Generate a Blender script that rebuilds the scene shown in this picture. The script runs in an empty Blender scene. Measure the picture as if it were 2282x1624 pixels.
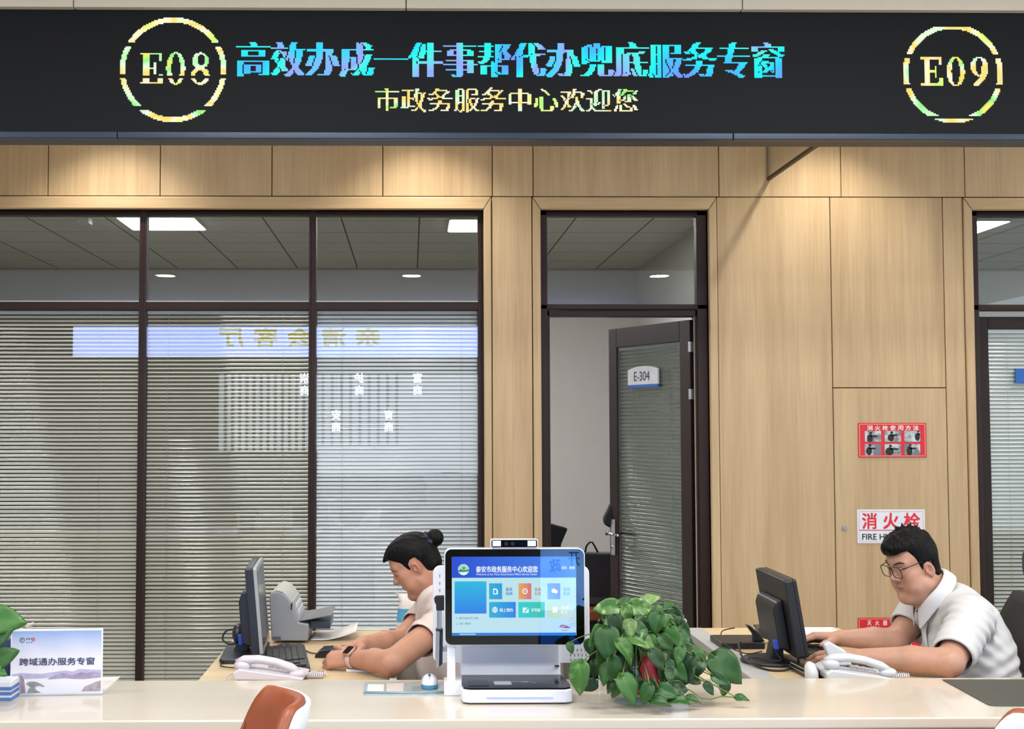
import bpy, bmesh, math, random
import numpy as np
from mathutils import Vector, Matrix, Euler

random.seed(7)
rng = np.random.default_rng(7)
SC = bpy.context.scene
COL = SC.collection
R = math.radians

# ------------------------------------------------------------------ camera
F, PX, PY = 2900.0, 955.0, 812.0            # focal length and principal point in photo pixels
CAM = Vector((0.0, 0.0, 1.5))
CROT = Euler((R(90 + 2.92), R(0.05), R(-0.8)), 'XYZ')
cd = bpy.data.cameras.new('camera')
cam = bpy.data.objects.new('camera', cd)
COL.objects.link(cam)
cam.location = CAM
cam.rotation_euler = CROT
cd.sensor_fit = 'HORIZONTAL'
cd.sensor_width = 36.0
cd.lens = 36.0 * F / 2282.0
cd.shift_x = (1141.0 - PX) / 2282.0
cd.clip_end = 100
SC.camera = cam

# ------------------------------------------------------------------ world, exposure
SC.view_settings.view_transform = 'Standard'
SC.view_settings.look = 'None'
SC.view_settings.gamma = 1.0
SC.view_settings.exposure = 0.22
SC.view_settings.use_curve_mapping = False
wd = bpy.data.worlds.new('world')
SC.world = wd
wd.use_nodes = True
bg = wd.node_tree.nodes['Background']
bg.inputs[0].default_value = (0.80, 0.90, 1.0, 1)
bg.inputs[1].default_value = 1.7
SC.cycles.transparent_max_bounces = 24
SC.cycles.sample_clamp_indirect = 6.0


def area(name, loc, sx, sy, power, color=(1, 1, 1), rot=(0, 0, 0)):
    l = bpy.data.lights.new(name, 'AREA')
    l.shape = 'RECTANGLE'
    l.size, l.size_y = sx, sy
    l.energy = power
    l.color = color
    o = bpy.data.objects.new(name, l)
    COL.objects.link(o)
    o.location = loc
    o.rotation_euler = rot
    return o


CEIL = 3.25                                   # hall ceiling
for ax in (-3.0, -0.6, 1.8, 4.0):
    for ay in (0.5, 2.6):
        area('ceiling_lamp_light', (ax, ay, CEIL - 0.03), 1.2, 0.6, 40, (1.0, 0.985, 0.96))
for ax in (-1.2, 1.4, 3.6):
    area('ceiling_lamp_light', (ax, 5.0, CEIL - 0.03), 1.2, 0.3, 14, (1.0, 0.96, 0.91))

CM = CROT.to_matrix()


def ray(px, py):
    return CM @ Vector(((px - PX) / F, -(py - PY) / F, -1.0))


def at(px, py, Y):                            # photo pixel -> point of the plane y = Y
    d = ray(px, py)
    return CAM + d * (Y / d.y)


def atz(px, py, Z):                           # photo pixel -> point of the level plane z = Z
    d = ray(px, py)
    return CAM + d * ((Z - CAM.z) / d.z)


# ------------------------------------------------------------------ materials
def lin(h):
    h = h.lstrip('#')
    c = [int(h[i:i + 2], 16) / 255 for i in (0, 2, 4)]
    return tuple(x / 12.92 if x <= .04045 else ((x + .055) / 1.055) ** 2.4 for x in c)


MATS = {}


def newmat(name):
    m = bpy.data.materials.new(name)
    m.use_nodes = True
    nt = m.node_tree
    return m, nt, nt.nodes['Principled BSDF']


def M(name, hexc, rough=.5, metal=0., noise=.05, scale=18., bump=0., coat=0., stretch=None, emit=0., spec=.5,
      sss=0., trans=0., attr=None, sheen=0.):
    if name in MATS:
        return MATS[name]
    m, nt, p = newmat(name)
    N, L = nt.nodes, nt.links
    tc = N.new('ShaderNodeTexCoord')
    mp = N.new('ShaderNodeMapping')
    if stretch:
        mp.inputs['Scale'].default_value = stretch
    L.new(tc.outputs['Object'], mp.inputs['Vector'])
    nz = N.new('ShaderNodeTexNoise')
    nz.inputs['Scale'].default_value = scale
    nz.inputs['Detail'].default_value = 3
    L.new(mp.outputs[0], nz.inputs['Vector'])
    mr = N.new('ShaderNodeMapRange')
    mr.inputs[1].default_value, mr.inputs[2].default_value = .3, .7
    mr.inputs[3].default_value, mr.inputs[4].default_value = 1 - noise, 1 + noise
    L.new(nz.outputs[0], mr.inputs[0])
    vm = N.new('ShaderNodeVectorMath')
    vm.operation = 'SCALE'
    if attr:
        at_ = N.new('ShaderNodeAttribute')
        at_.attribute_name = attr
        L.new(at_.outputs['Color'], vm.inputs[0])
    else:
        vm.inputs[0].default_value = lin(hexc)
    L.new(mr.outputs[0], vm.inputs['Scale'])
    L.new(vm.outputs[0], p.inputs['Base Color'])
    p.inputs['Roughness'].default_value = rough
    p.inputs['Metallic'].default_value = metal
    p.inputs['Specular IOR Level'].default_value = spec
    p.inputs['Coat Weight'].default_value = coat
    p.inputs['Transmission Weight'].default_value = trans
    if sheen:
        p.inputs['Sheen Weight'].default_value = sheen
    if sss:
        p.inputs['Subsurface Weight'].default_value = sss
        p.inputs['Subsurface Radius'].default_value = (1, .35, .2)
        p.inputs['Subsurface Scale'].default_value = .008
    if emit:
        L.new(vm.outputs[0], p.inputs['Emission Color'])
        p.inputs['Emission Strength'].default_value = emit
    if bump:
        b = N.new('ShaderNodeBump')
        b.inputs['Strength'].default_value = bump
        b.inputs['Distance'].default_value = .004
        L.new(nz.outputs[0], b.inputs['Height'])
        L.new(b.outputs[0], p.inputs['Normal'])
    MATS[name] = m
    return m


def wood(name, ca, cb, scale=(9, 9, .55), rough=.42):
    if name in MATS:
        return MATS[name]
    m, nt, p = newmat(name)
    N, L = nt.nodes, nt.links
    tc = N.new('ShaderNodeTexCoord')
    oi = N.new('ShaderNodeObjectInfo')
    ad = N.new('ShaderNodeVectorMath')
    ad.operation = 'ADD'
    sc_ = N.new('ShaderNodeVectorMath')
    sc_.operation = 'SCALE'
    sc_.inputs[0].default_value = (7.3, 3.1, 5.7)
    L.new(oi.outputs['Random'], sc_.inputs['Scale'])
    L.new(tc.outputs['Object'], ad.inputs[0])
    L.new(sc_.outputs[0], ad.inputs[1])
    mp = N.new('ShaderNodeMapping')
    mp.inputs['Scale'].default_value = scale
    L.new(ad.outputs[0], mp.inputs['Vector'])
    n1 = N.new('ShaderNodeTexNoise')
    n1.inputs['Scale'].default_value = 1.0
    n1.inputs['Detail'].default_value = 6
    n1.inputs['Roughness'].default_value = .62
    n1.inputs['Distortion'].default_value = .25
    L.new(mp.outputs[0], n1.inputs['Vector'])
    mp2 = N.new('ShaderNodeMapping')
    mp2.inputs['Scale'].default_value = tuple(s * (9 if s > 2 else 5) for s in scale)
    L.new(ad.outputs[0], mp2.inputs['Vector'])
    n2 = N.new('ShaderNodeTexNoise')
    n2.inputs['Scale'].default_value = 1.0
    n2.inputs['Detail'].default_value = 3
    L.new(mp2.outputs[0], n2.inputs['Vector'])
    mx = N.new('ShaderNodeMath')
    mx.operation = 'MULTIPLY_ADD'
    mx.inputs[1].default_value = .35
    L.new(n2.outputs[0], mx.inputs[0])
    m2 = N.new('ShaderNodeMath')
    m2.operation = 'MULTIPLY'
    m2.inputs[1].default_value = .75
    L.new(n1.outputs[0], m2.inputs[0])
    L.new(m2.outputs[0], mx.inputs[2])
    cr = N.new('ShaderNodeValToRGB')
    cr.color_ramp.elements[0].position = .34
    cr.color_ramp.elements[0].color = (*lin(ca), 1)
    cr.color_ramp.elements[1].position = .72
    cr.color_ramp.elements[1].color = (*lin(cb), 1)
    L.new(mx.outputs[0], cr.inputs[0])
    L.new(cr.outputs[0], p.inputs['Base Color'])
    p.inputs['Roughness'].default_value = rough
    p.inputs['Specular IOR Level'].default_value = .35
    b = N.new('ShaderNodeBump')
    b.inputs['Strength'].default_value = .12
    b.inputs['Distance'].default_value = .002
    L.new(n2.outputs[0], b.inputs['Height'])
    L.new(b.outputs[0], p.inputs['Normal'])
    MATS[name] = m
    return m


def glassmat(name, tint, refl=1.0, ior=1.5, rough=0.0):
    if name in MATS:
        return MATS[name]
    m, nt, p = newmat(name)
    N, L = nt.nodes, nt.links
    N.remove(p)
    out = N['Material Output']
    tr = N.new('ShaderNodeBsdfTransparent')
    tr.inputs[0].default_value = (*tint, 1)
    gl = N.new('ShaderNodeBsdfGlossy')
    gl.inputs['Roughness'].default_value = rough
    fr = N.new('ShaderNodeFresnel')
    ge = N.new('ShaderNodeNewGeometry')         # same reflectance on the way in and on the way out
    mi = N.new('ShaderNodeMapRange')
    mi.inputs[3].default_value, mi.inputs[4].default_value = ior, 1 / ior
    L.new(ge.outputs['Backfacing'], mi.inputs[0])
    L.new(mi.outputs[0], fr.inputs[0])
    mu = N.new('ShaderNodeMath')
    mu.operation = 'MULTIPLY'
    mu.use_clamp = True
    mu.inputs[1].default_value = refl
    L.new(fr.outputs[0], mu.inputs[0])
    mx = N.new('ShaderNodeMixShader')
    L.new(mu.outputs[0], mx.inputs[0])
    L.new(tr.outputs[0], mx.inputs[1])
    L.new(gl.outputs[0], mx.inputs[2])
    L.new(mx.outputs[0], out.inputs['Surface'])
    MATS[name] = m
    return m


def emis(name, stops, strength=1.0, scale=6.0, noise_stretch=(1, 1, 1)):
    """emission whose colour drifts through the given stops (a lit display)"""
    if name in MATS:
        return MATS[name]
    m, nt, p = newmat(name)
    N, L = nt.nodes, nt.links
    N.remove(p)
    out = N['Material Output']
    e = N.new('ShaderNodeEmission')
    e.inputs[1].default_value = strength
    if len(stops) == 1:
        e.inputs[0].default_value = (*lin(stops[0]), 1)
    else:
        tc = N.new('ShaderNodeTexCoord')
        mp = N.new('ShaderNodeMapping')
        mp.inputs['Scale'].default_value = noise_stretch
        nz = N.new('ShaderNodeTexNoise')
        nz.inputs['Scale'].default_value = scale
        nz.inputs['Detail'].default_value = 1
        cr = N.new('ShaderNodeValToRGB')
        el = cr.color_ramp.elements
        while len(el) < len(stops):
            el.new(.5)
        for i, s in enumerate(stops):
            el[i].position = .3 + .4 * i / (len(stops) - 1)
            el[i].color = (*lin(s), 1)
        L.new(tc.outputs['Object'], mp.inputs[0])
        L.new(mp.outputs[0], nz.inputs['Vector'])
        L.new(nz.outputs[0], cr.inputs[0])
        L.new(cr.outputs[0], e.inputs[0])
    L.new(e.outputs[0], out.inputs['Surface'])
    MATS[name] = m
    return m


# ------------------------------------------------------------------ objects
def wmat(o):
    if o is None:
        return Matrix.Identity(4)
    return wmat(o.parent) @ o.matrix_parent_inverse @ o.matrix_basis


def link(o, parent=None, local=False):
    COL.objects.link(o)
    if parent:
        o.parent = parent
        if not local:
            o.matrix_parent_inverse = wmat(parent).inverted()
    return o


def tag(o, label=None, cat=None, group=None, kind=None):
    if label:
        o['label'] = label
    if cat:
        o['category'] = cat
    if group:
        o['group'] = group
    if kind:
        o['kind'] = kind
    return o


def thing(name, loc, label=None, cat=None, group=None, kind=None, rz=0.):
    o = bpy.data.objects.new(name, None)
    o.empty_display_size = .1
    o.location = loc
    o.rotation_euler = (0, 0, rz)
    COL.objects.link(o)
    return tag(o, label, cat, group, kind)


def dup(o, parent=None):
    c = o.copy()
    COL.objects.link(c)
    if parent:
        c.parent = parent
        c.matrix_parent_inverse = o.matrix_parent_inverse.copy()
    for ch in list(o.children):
        dup(ch, c)
    return c


class MB:
    """collects shapes into ONE mesh"""
    def __init__(s, X=None):
        s.v, s.f, s.m, s.X = [], [], [], X

    def add(s, vs, fs, mi=0):
        b = len(s.v)
        for p in vs:
            p = Vector(p)
            s.v.append(s.X @ p if s.X else p)
        for f in fs:
            s.f.append([b + i for i in f])
            s.m.append(mi)
        return s

    def box(s, x0, x1, y0, y1, z0, z1, mi=0):
        x0, x1 = min(x0, x1), max(x0, x1)
        y0, y1 = min(y0, y1), max(y0, y1)
        z0, z1 = min(z0, z1), max(z0, z1)
        return s.add([(x0, y0, z0), (x1, y0, z0), (x1, y1, z0), (x0, y1, z0), (x0, y0, z1), (x1, y0, z1), (x1, y1, z1), (x0, y1, z1)],
                     [(3, 2, 1, 0), (4, 5, 6, 7), (0, 1, 5, 4), (1, 2, 6, 5), (2, 3, 7, 6), (3, 0, 4, 7)], mi)

    def prism(s, poly, d0, d1, ax='y', mi=0):
        """2-D polygon swept along an axis; ax y: (x,z), ax x: (y,z), ax z: (x,y)"""
        n = len(poly)
        A = sum(poly[i][0] * poly[(i + 1) % n][1] - poly[(i + 1) % n][0] * poly[i][1] for i in range(n))
        if A < 0:
            poly = poly[::-1]
        mk = {'y': lambda a, b, d: (a, d, b), 'x': lambda a, b, d: (d, a, b), 'z': lambda a, b, d: (a, b, d)}[ax]
        d0, d1 = min(d0, d1), max(d0, d1)
        vs = [mk(a, b, d0) for a, b in poly] + [mk(a, b, d1) for a, b in poly]
        fs = [list(range(n)), list(range(2 * n - 1, n - 1, -1))] + [(i, n + i, n + (i + 1) % n, (i + 1) % n) for i in range(n)]
        if ax in 'xz':
            fs = [f[::-1] for f in fs]
        return s.add(vs, fs, mi)

    def tube(s, pts, r, n=10, mi=0, closed=False, cap=True, flat=None):
        pts = [Vector(p) for p in pts]
        k = len(pts)
        rs = r if isinstance(r, (list, tuple)) else [r] * k
        up = Vector((0, 0, 1))
        vs, prev = [], None
        for i, p in enumerate(pts):
            a = pts[(i - 1) % k] if (closed or i) else p
            b = pts[(i + 1) % k] if (closed or i < k - 1) else p
            t = (b - a).normalized()
            if prev is None:
                u = t.cross(up)
                if u.length < 1e-3:
                    u = t.cross(Vector((1, 0, 0)))
            else:
                u = prev - t * prev.dot(t)
            u.normalize()
            prev = u
            w = t.cross(u)
            for j in range(n):
                q = 2 * math.pi * j / n
                vs.append(p + u * (math.cos(q) * rs[i]) + w * (math.sin(q) * rs[i] * (flat or 1)))
        fs = []
        for i in range(k if closed else k - 1):
            for j in range(n):
                a, b = i * n, ((i + 1) % k) * n
                fs.append((a + j, b + j, b + (j + 1) % n, a + (j + 1) % n))
        if cap and not closed:
            fs.append(list(range(n)))
            fs.append([(k - 1) * n + j for j in range(n - 1, -1, -1)])
        return s.add(vs, fs, mi)

    def cyl(s, a, b, r0, r1=None, n=24, mi=0):
        return s.tube([a, b], [r0, r0 if r1 is None else r1], n, mi)

    def lathe(s, prof, c=(0, 0, 0), n=32, mi=0):
        """profile of (radius, z) about the vertical through c"""
        c = Vector(c)
        k = len(prof)
        vs = [c + Vector((r * math.cos(2 * math.pi * j / n), r * math.sin(2 * math.pi * j / n), z)) for r, z in prof for j in range(n)]
        fs = [(i * n + j, i * n + (j + 1) % n, (i + 1) * n + (j + 1) % n, (i + 1) * n + j) for i in range(k - 1) for j in range(n)]
        if prof[0][0] > 1e-5:
            fs.append([j for j in range(n - 1, -1, -1)])
        if prof[-1][0] > 1e-5:
            fs.append([(k - 1) * n + j for j in range(n)])
        return s.add(vs, fs, mi)

    def ball(s, c, r, n=16, mi=0):
        rr = r if isinstance(r, (tuple, list)) else (r, r, r)
        vs, fs = [], []
        for i in range(n + 1):
            th = math.pi * i / n
            for j in range(2 * n):
                ph = math.pi * j / n
                vs.append((c[0] + rr[0] * math.sin(th) * math.cos(ph), c[1] + rr[1] * math.sin(th) * math.sin(ph), c[2] - rr[2] * math.cos(th)))
        for i in range(n):
            for j in range(2 * n):
                fs.append((i * 2 * n + j, i * 2 * n + (j + 1) % (2 * n), (i + 1) * 2 * n + (j + 1) % (2 * n), (i + 1) * 2 * n + j))
        return s.add(vs, fs, mi)

    def grid(s, P, mi=0, flip=False):
        """P[i][j] points"""
        a, b = len(P), len(P[0])
        vs = [p for row in P for p in row]
        fs = []
        for i in range(a - 1):
            for j in range(b - 1):
                f = (i * b + j, i * b + j + 1, (i + 1) * b + j + 1, (i + 1) * b + j)
                fs.append(f[::-1] if flip else f)
        return s.add(vs, fs, mi)

    def build(s, name, mats, parent=None, smooth=False, bevel=0., seg=2, solid=0., local=False, loc=None, sub=0, weld=False):
        me = bpy.data.meshes.new(name)
        loc = Vector(loc) if loc is not None else None
        me.from_pydata([tuple(p - loc) if loc is not None else tuple(p) for p in s.v], [], s.f)
        mats = mats if isinstance(mats, (list, tuple)) else [mats]
        for m in mats:
            me.materials.append(m)
        for p, i in zip(me.polygons, s.m):
            p.material_index = i
            p.use_smooth = smooth
        if weld or smooth:
            bm = bmesh.new()
            bm.from_mesh(me)
            bmesh.ops.remove_doubles(bm, verts=bm.verts, dist=1e-6)
            bm.to_mesh(me)
            bm.free()
        me.update()
        o = bpy.data.objects.new(name, me)
        if loc is not None:
            o.location = loc
        link(o, parent, local)
        if solid:
            md = o.modifiers.new('solid', 'SOLIDIFY')
            md.thickness = solid
            md.offset = 0
        if sub:
            md = o.modifiers.new('sub', 'SUBSURF')
            md.levels = md.render_levels = sub
        if bevel:
            md = o.modifiers.new('bevel', 'BEVEL')
            md.width, md.segments = bevel, seg
            md.limit_method, md.angle_limit = 'ANGLE', R(35)
            if smooth is False and seg > 1:
                for p in me.polygons:
                    p.use_smooth = True
                wn = o.modifiers.new('wn', 'WEIGHTED_NORMAL')
                wn.keep_sharp = True
        return o


def rrect(x0, x1, z0, z1, r, n=6):
    """outline of a rounded rectangle"""
    out = []
    for cx, cz, a0 in ((x1 - r, z0 + r, -90), (x1 - r, z1 - r, 0), (x0 + r, z1 - r, 90), (x0 + r, z0 + r, 180)):
        for i in range(n + 1):
            a = R(a0 + 90 * i / n)
            out.append((cx + r * math.cos(a), cz + r * math.sin(a)))
    return out


# ------------------------------------------------------------------ lettering
def text_tris(body, offset=0., spacing=1., shear=0.):
    c = bpy.data.curves.new('lettering', 'FONT')
    c.body = body
    c.size = 1
    c.offset = offset
    c.space_character = spacing
    c.shear = shear
    c.resolution_u = 3
    o = bpy.data.objects.new('lettering', c)
    COL.objects.link(o)
    dg = bpy.context.evaluated_depsgraph_get()
    dg.update()
    me = bpy.data.meshes.new_from_object(o.evaluated_get(dg))
    me.calc_loop_triangles()
    V = np.array([v.co[:2] for v in me.vertices], float).reshape(-1, 2)
    T = np.array([t.vertices[:] for t in me.loop_triangles], int).reshape(-1, 3)
    bpy.data.objects.remove(o)
    bpy.data.curves.remove(c)
    bpy.data.meshes.remove(me)
    return V, T


def fit(V, u0, u1, v0, v1):
    lo, hi = V.min(0), V.max(0)
    return (V - lo) / (hi - lo) * np.array([u1 - u0, v1 - v0]) + np.array([u0, v0])


def text_on(mb, body, O, U, W, u0, u1, v0, v1, offset=0., mi=0, keep=False):
    """flat lettering on the plane O + u*U + v*W filling the rectangle"""
    V, T = text_tris(body)
    if keep:                                   # keep the letter shapes, fit the height only
        h = V[:, 1].max() - V[:, 1].min()
        w = (V[:, 0].max() - V[:, 0].min()) * (v1 - v0) / h
        c = (u0 + u1) / 2
        w = min(w, u1 - u0)
        u0, u1 = c - w / 2, c + w / 2
    P = fit(V, u0, u1, v0, v1)
    O, U, W = Vector(O), Vector(U), Vector(W)
    em = (v1 - v0)
    Nn_ = U.cross(W).normalized()
    for q_, (du, dv) in enumerate(((0, 0),) if not offset else ((-1, -.8), (1, -.8), (-1, .8), (1, .8))):   # heavier strokes
        mb.add([O + Nn_ * (.00005 * q_) + U * float(a + du * offset * em) + W * float(b + dv * offset * em) for a, b in P], [tuple(int(i) for i in t) for t in T], mi)
    return mb
# ------------------------------------------------------------------ setting
YW = 6.44
def wx(px, py=980, Y=YW): return at(px, py, Y).x
def wz(py, px=1141, Y=YW): return at(px, py, Y).z

oak = wood('oak_laminate', '#a98f6b', '#c3aa85')
oak_h = wood('oak_casing', '#ac916c', '#c6ab85', scale=(.9, 9, 9))
dark_gap = M('gap_black', '#1c1712', .9)
brown = M('brown_aluminium', '#2b1b16', .42, noise=.08, spec=.3)
brown_d = M('brown_aluminium_dark', '#231713', .5, noise=.08, spec=.3)
white_paint = M('white_paint', '#d9d7d2', .8, noise=.015, scale=3)
grey_paint = M('office_wall_paint', '#b9b5b2', .85, noise=.015, scale=2)
cream = M('cream_panel', '#d8cdb8', .6, noise=.02)
g_front = glassmat('clear_glass', (.975, .98, .975), 1.3)
g_dark = glassmat('gap_shade_glass', (.50, .52, .50), 1.3)  # tint deepened to darken the room seen between the slats
g_door = glassmat('door_glass', (.80, .83, .81), 1.3)
g_rear = glassmat('tinted_glass', (.70, .72, .70), 1.3)
steel = M('brushed_steel', '#b9bbbd', .28, 1.0, noise=.03)
chrome = M('chrome', '#d6d8da', .12, 1.0)
black_pl = M('black_plastic', '#15161a', .42, noise=.06)
black_soft = M('black_fabric', '#17171b', .85, noise=.15, scale=60)

def tilefloor(name, hexc, size, grout, rough, groutw=.004, off=(0, 0, 0)):
    m, nt, p = newmat(name)
    N, L = nt.nodes, nt.links
    tc = N.new('ShaderNodeTexCoord')
    mp = N.new('ShaderNodeMapping')
    mp.inputs['Location'].default_value = off
    L.new(tc.outputs['Object'], mp.inputs[0])
    b = N.new('ShaderNodeTexBrick')
    b.offset = 0
    b.inputs['Scale'].default_value = 1
    b.inputs['Brick Width'].default_value = size
    b.inputs['Row Height'].default_value = size
    b.inputs['Mortar Size'].default_value = groutw
    b.inputs['Mortar Smooth'].default_value = 0
    b.inputs['Color1'].default_value = (*lin(hexc), 1)
    b.inputs['Color2'].default_value = (*[c * .96 for c in lin(hexc)], 1)
    b.inputs['Mortar'].default_value = (*lin(grout), 1)
    L.new(mp.outputs[0], b.inputs['Vector'])
    L.new(b.outputs['Color'], p.inputs['Base Color'])
    p.inputs['Roughness'].default_value = rough
    return m

m_floor = tilefloor('hall_floor_tile', '#a39c90', .8, '#7f796f', .3)
m_ofloor = tilefloor('office_floor_tile', '#8d8880', .6, '#6a655e', .4)
m_oceil = tilefloor('office_ceiling_tile', '#dad9d2', .6, '#55544f', .85, .006, (.53, .17, 0))

def struct(name, mb, mats, parent=None, **k):
    o = mb.build(name, mats, parent, **k)
    if parent is None:
        o['kind'] = 'structure'
    return o

struct('floor', MB().box(-7, 8, -7, 6.44, -.1, 0), m_floor)
struct('floor_office', MB().box(-7, 8, 6.44, 13.2, -.1, 0), m_ofloor)
# hall ceiling, with the bulkhead that carries the display board
struct('ceiling', MB().box(-7, 8, -7, 6.7, CEIL, CEIL + .1), white_paint)
YS = 4.6                                       # face of the display board
zt, zb = wz(22, Y=YS), wz(309, Y=YS)
bk = thing('trim_1', (0, YS, zt), kind='structure')
sx = [-7, wx(168, 10, YS), wx(905, 10, YS), wx(1650, 10, YS), wx(2400, 10, YS), 8]
for a, b in zip(sx[:-1], sx[1:]):
    MB().box(a + .0015, b - .0015, YS - .03, YS + .11, wz(19, Y=YS - .03), CEIL).build('bulkhead_panel', cream, bk, bevel=.003)
MB().box(-7, 8, YS - .01, YS + .12, zt + .02, CEIL).build('bulkhead_core', dark_gap, bk)

# openings in the back wall
zT = wz(467)                                   # head of the openings
L0, L1 = wx(-92), wx(1079, 980)
D0, D1 = wx(1207, 980), wx(1584, 980)
E0, E1 = wx(2176, 980), wx(2560, 980)
wb = thing('wall_back', (0, YW, 0), kind='structure')
core = MB()
yb0, yb1 = YW + .019, YW + .16
for a, b in ((-7, L0), (L1, D0), (D1, E0), (E1, 8)):
    core.box(a, b, yb0, yb1, 0, CEIL)
for a, b in ((L0, L1), (D0, D1), (E0, E1)):
    core.box(a, b, yb0, yb1, zT, CEIL)
core.box(L0, L1, yb0, yb1, 0, .06)
core.build('wall_core', dark_gap, wb)
lin_w = MB()                                   # office side of the wall
for a, b in ((-7, L0), (L1, D0), (D1, E0), (E1, 8)):
    lin_w.box(a, b, yb1, yb1 + .012, 0, 3.13)
for a, b in ((L0, L1), (D0, D1), (E0, E1)):
    lin_w.box(a, b, yb1, yb1 + .012, zT, 3.13)
lin_w.build('plaster_lining', grey_paint, wb)

g = .0022
def panel(x0, x1, z0, z1, y0=YW, y1=YW + .018, parent=wb, name='wall_panel'):
    return MB().box(x0 + g, x1 - g, y0, y1, z0 + g, z1 - g).build(name, oak, parent, bevel=.0012, seg=1)

zs = wz(438)                                   # seam under the top row
tops = [wx(p, 400) for p in (-640, -392, -142, 107, 357, 606, 853, 1097, 1188, 1602, 1874, 2150, 2420, 2700)]
tops = [-7] + tops + [8]
for a, b in zip(tops[:-1], tops[1:]):
    panel(a, b, zs, CEIL)
c0, c1 = wx(1097), wx(1188)                    # pillar between window and door
panel(c0, c1, .08, zs)
d1 = wx(1603, 980)
e0 = wx(2156, 980)
h0, h1, hz = wx(1858, 980), wx(2111, 980), wz(864, 1984)
panel(d1, h0, .08, zs)
panel(h0, h1, hz, zs)
panel(h1, e0, .08, zs)
panel(wx(2590), 8, .08, zs)
panel(-7, wx(-115), .08, zs)
MB().box(-7, 8, YW - .006, YW + .018, 0, .08).build('baseboard_back', M('skirting', '#6c675f', .5), None)['kind'] = 'structure'

# oak casings round the three openings, mitred
def casing(n, x0, x1, X0, X1, z1, Z1, zbot=0., y=YW - .012):
    t = thing('trim_%d' % n, ((X0 + X1) / 2, YW, zbot), kind='structure')
    def prof(poly, mat):
        m = MB().prism(poly, y, YW + .06, 'y')
        return m.build('casing_board', mat, t, bevel=.006, seg=3)
    e = .0012
    prof([(X0, Z1), (X1, Z1), (x1, z1), (x0, z1)], oak_h)
    prof([(X0, zbot), (x0 - 0, zbot), (x0 - 0, z1 - e), (X0, Z1 - e * 2)], oak)
    prof([(x1, zbot), (X1, zbot), (X1, Z1 - e * 2), (x1, z1 - e)], oak)
    return t

casing(2, L0, L1, wx(-113), c0 - .002, zT, zs - .003)
casing(3, D0, D1, c1 + .002, d1 - .002, zT, zs - .003)
casing(4, E0, E1, e0 + .002, wx(2588), zT, zs - .003)

# ---- dark aluminium window wall
yf0, yf1 = YW + .035, YW + .10                 # depth of the frames
def bar(mb, x0, x1, z0, z1, y0=yf0, y1=yf1):
    mb.box(x0, x1, y0, y1, z0, z1)
    return mb

zh = wz(478)                                   # underside of the head bar
zm1, zm0 = wz(671), wz(690)                    # transom rail
mull = [(L0, L0 + .03), (wx(303, 1000), wx(319, 1000)), (wx(686, 1000), wx(702, 1000)), (L1 - .027, L1)]
win = thing('window_1', ((L0 + L1) / 2, YW, .06), kind='structure')
fr = MB()
bar(fr, L0, L1, zh, zT)
bar(fr, L0, L1, .06, .11)
bar(fr, L0, L1, zm0, zm1)
fr.build('window_frame', brown, win, bevel=.004)
for a, b in mull:
    m_ = MB()
    bar(m_, a, b, .06, zT, yf0 - .004)
    m_.box(a + (b - a) * .36, b - (b - a) * .36, yf0 - .008, yf0, .06, zT)
    m_.build('mullion', brown, win, bevel=.002)

blind_mats = {}
def slat_paint(nm, hexc):
    return M(nm, hexc, .12, .0, noise=.03, scale=9, spec=.9)

def blind(x0, x1, ztop, zbot, y, tilt, pitch, w, mat, cords, curve=.0016, jitter=.5):
    """slats of a venetian blind as one mesh; returns (slats, headrail, cords) builders"""
    s, h, c = MB(), MB(), MB()
    h.box(x0, x1, y - .011, y + .011, ztop - .016, ztop)
    z = ztop - .016 - pitch * .7
    while z > zbot + .02:
        t = R(tilt + random.uniform(-jitter, jitter) * 3)
        sag = random.uniform(-.0006, .0006)
        P = []
        for k in range(5):
            q = (k / 4 - .5)
            cy, cz = q * w * math.cos(t), q * w * math.sin(t)
            bow = curve * (1 - 4 * q * q)
            cy -= bow * math.sin(t)
            cz += bow * math.cos(t)
            P.append([(x0 + .002, y + cy, z + cz), ((x0 + x1) / 2, y + cy, z + cz + sag), (x1 - .002, y + cy, z + cz)])
        s.grid(P)
        z -= pitch
    s_bot = MB().box(x0 + .002, x1 - .002, y - .008, y + .008, zbot, zbot + .012)
    for fx in cords:
        xx = x0 + (x1 - x0) * fx
        for dy in (-.0085, .0085):
            c.tube([(xx, y + dy, zbot + .01), (xx, y + dy, ztop - .01)], .0007, 5)
    return s, h, c, s_bot

def hang_blind(name, label, x0, x1, ztop, zbot, y, tilt, pitch, w, mat, cords, group=None, parent=None):
    s, h, c, b = blind(x0, x1, ztop, zbot, y, tilt, pitch, w, mat, cords)
    if parent is None:
        t = thing(name, ((x0 + x1) / 2, y, zbot), label, 'blind', group)
    else:
        t = parent
    r = []
    r.append(s.build('slats', mat, t, smooth=True))
    r.append(h.build('headrail', M('headrail_white', '#c8cdd2', .4), t, bevel=.002))
    r.append(c.build('ladder_cords', M('cord_grey', '#8f8d86', .8), t))
    r.append(b.build('bottom_rail', mat, t, bevel=.002))
    return t

panes = [(mull[i][1], mull[i + 1][0]) for i in range(3)]
ygf, ybl, ygr = YW + .048, YW + .066, YW + .088
def pane(parent, x0, x1, z0, z1, y, mat, name='glass_pane', tilt=0.):
    return MB().box(x0 - .004, x1 + .004, y - .0025, y + .0025, z0 - .004, z1 + .004).build(name, mat, parent)

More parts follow.
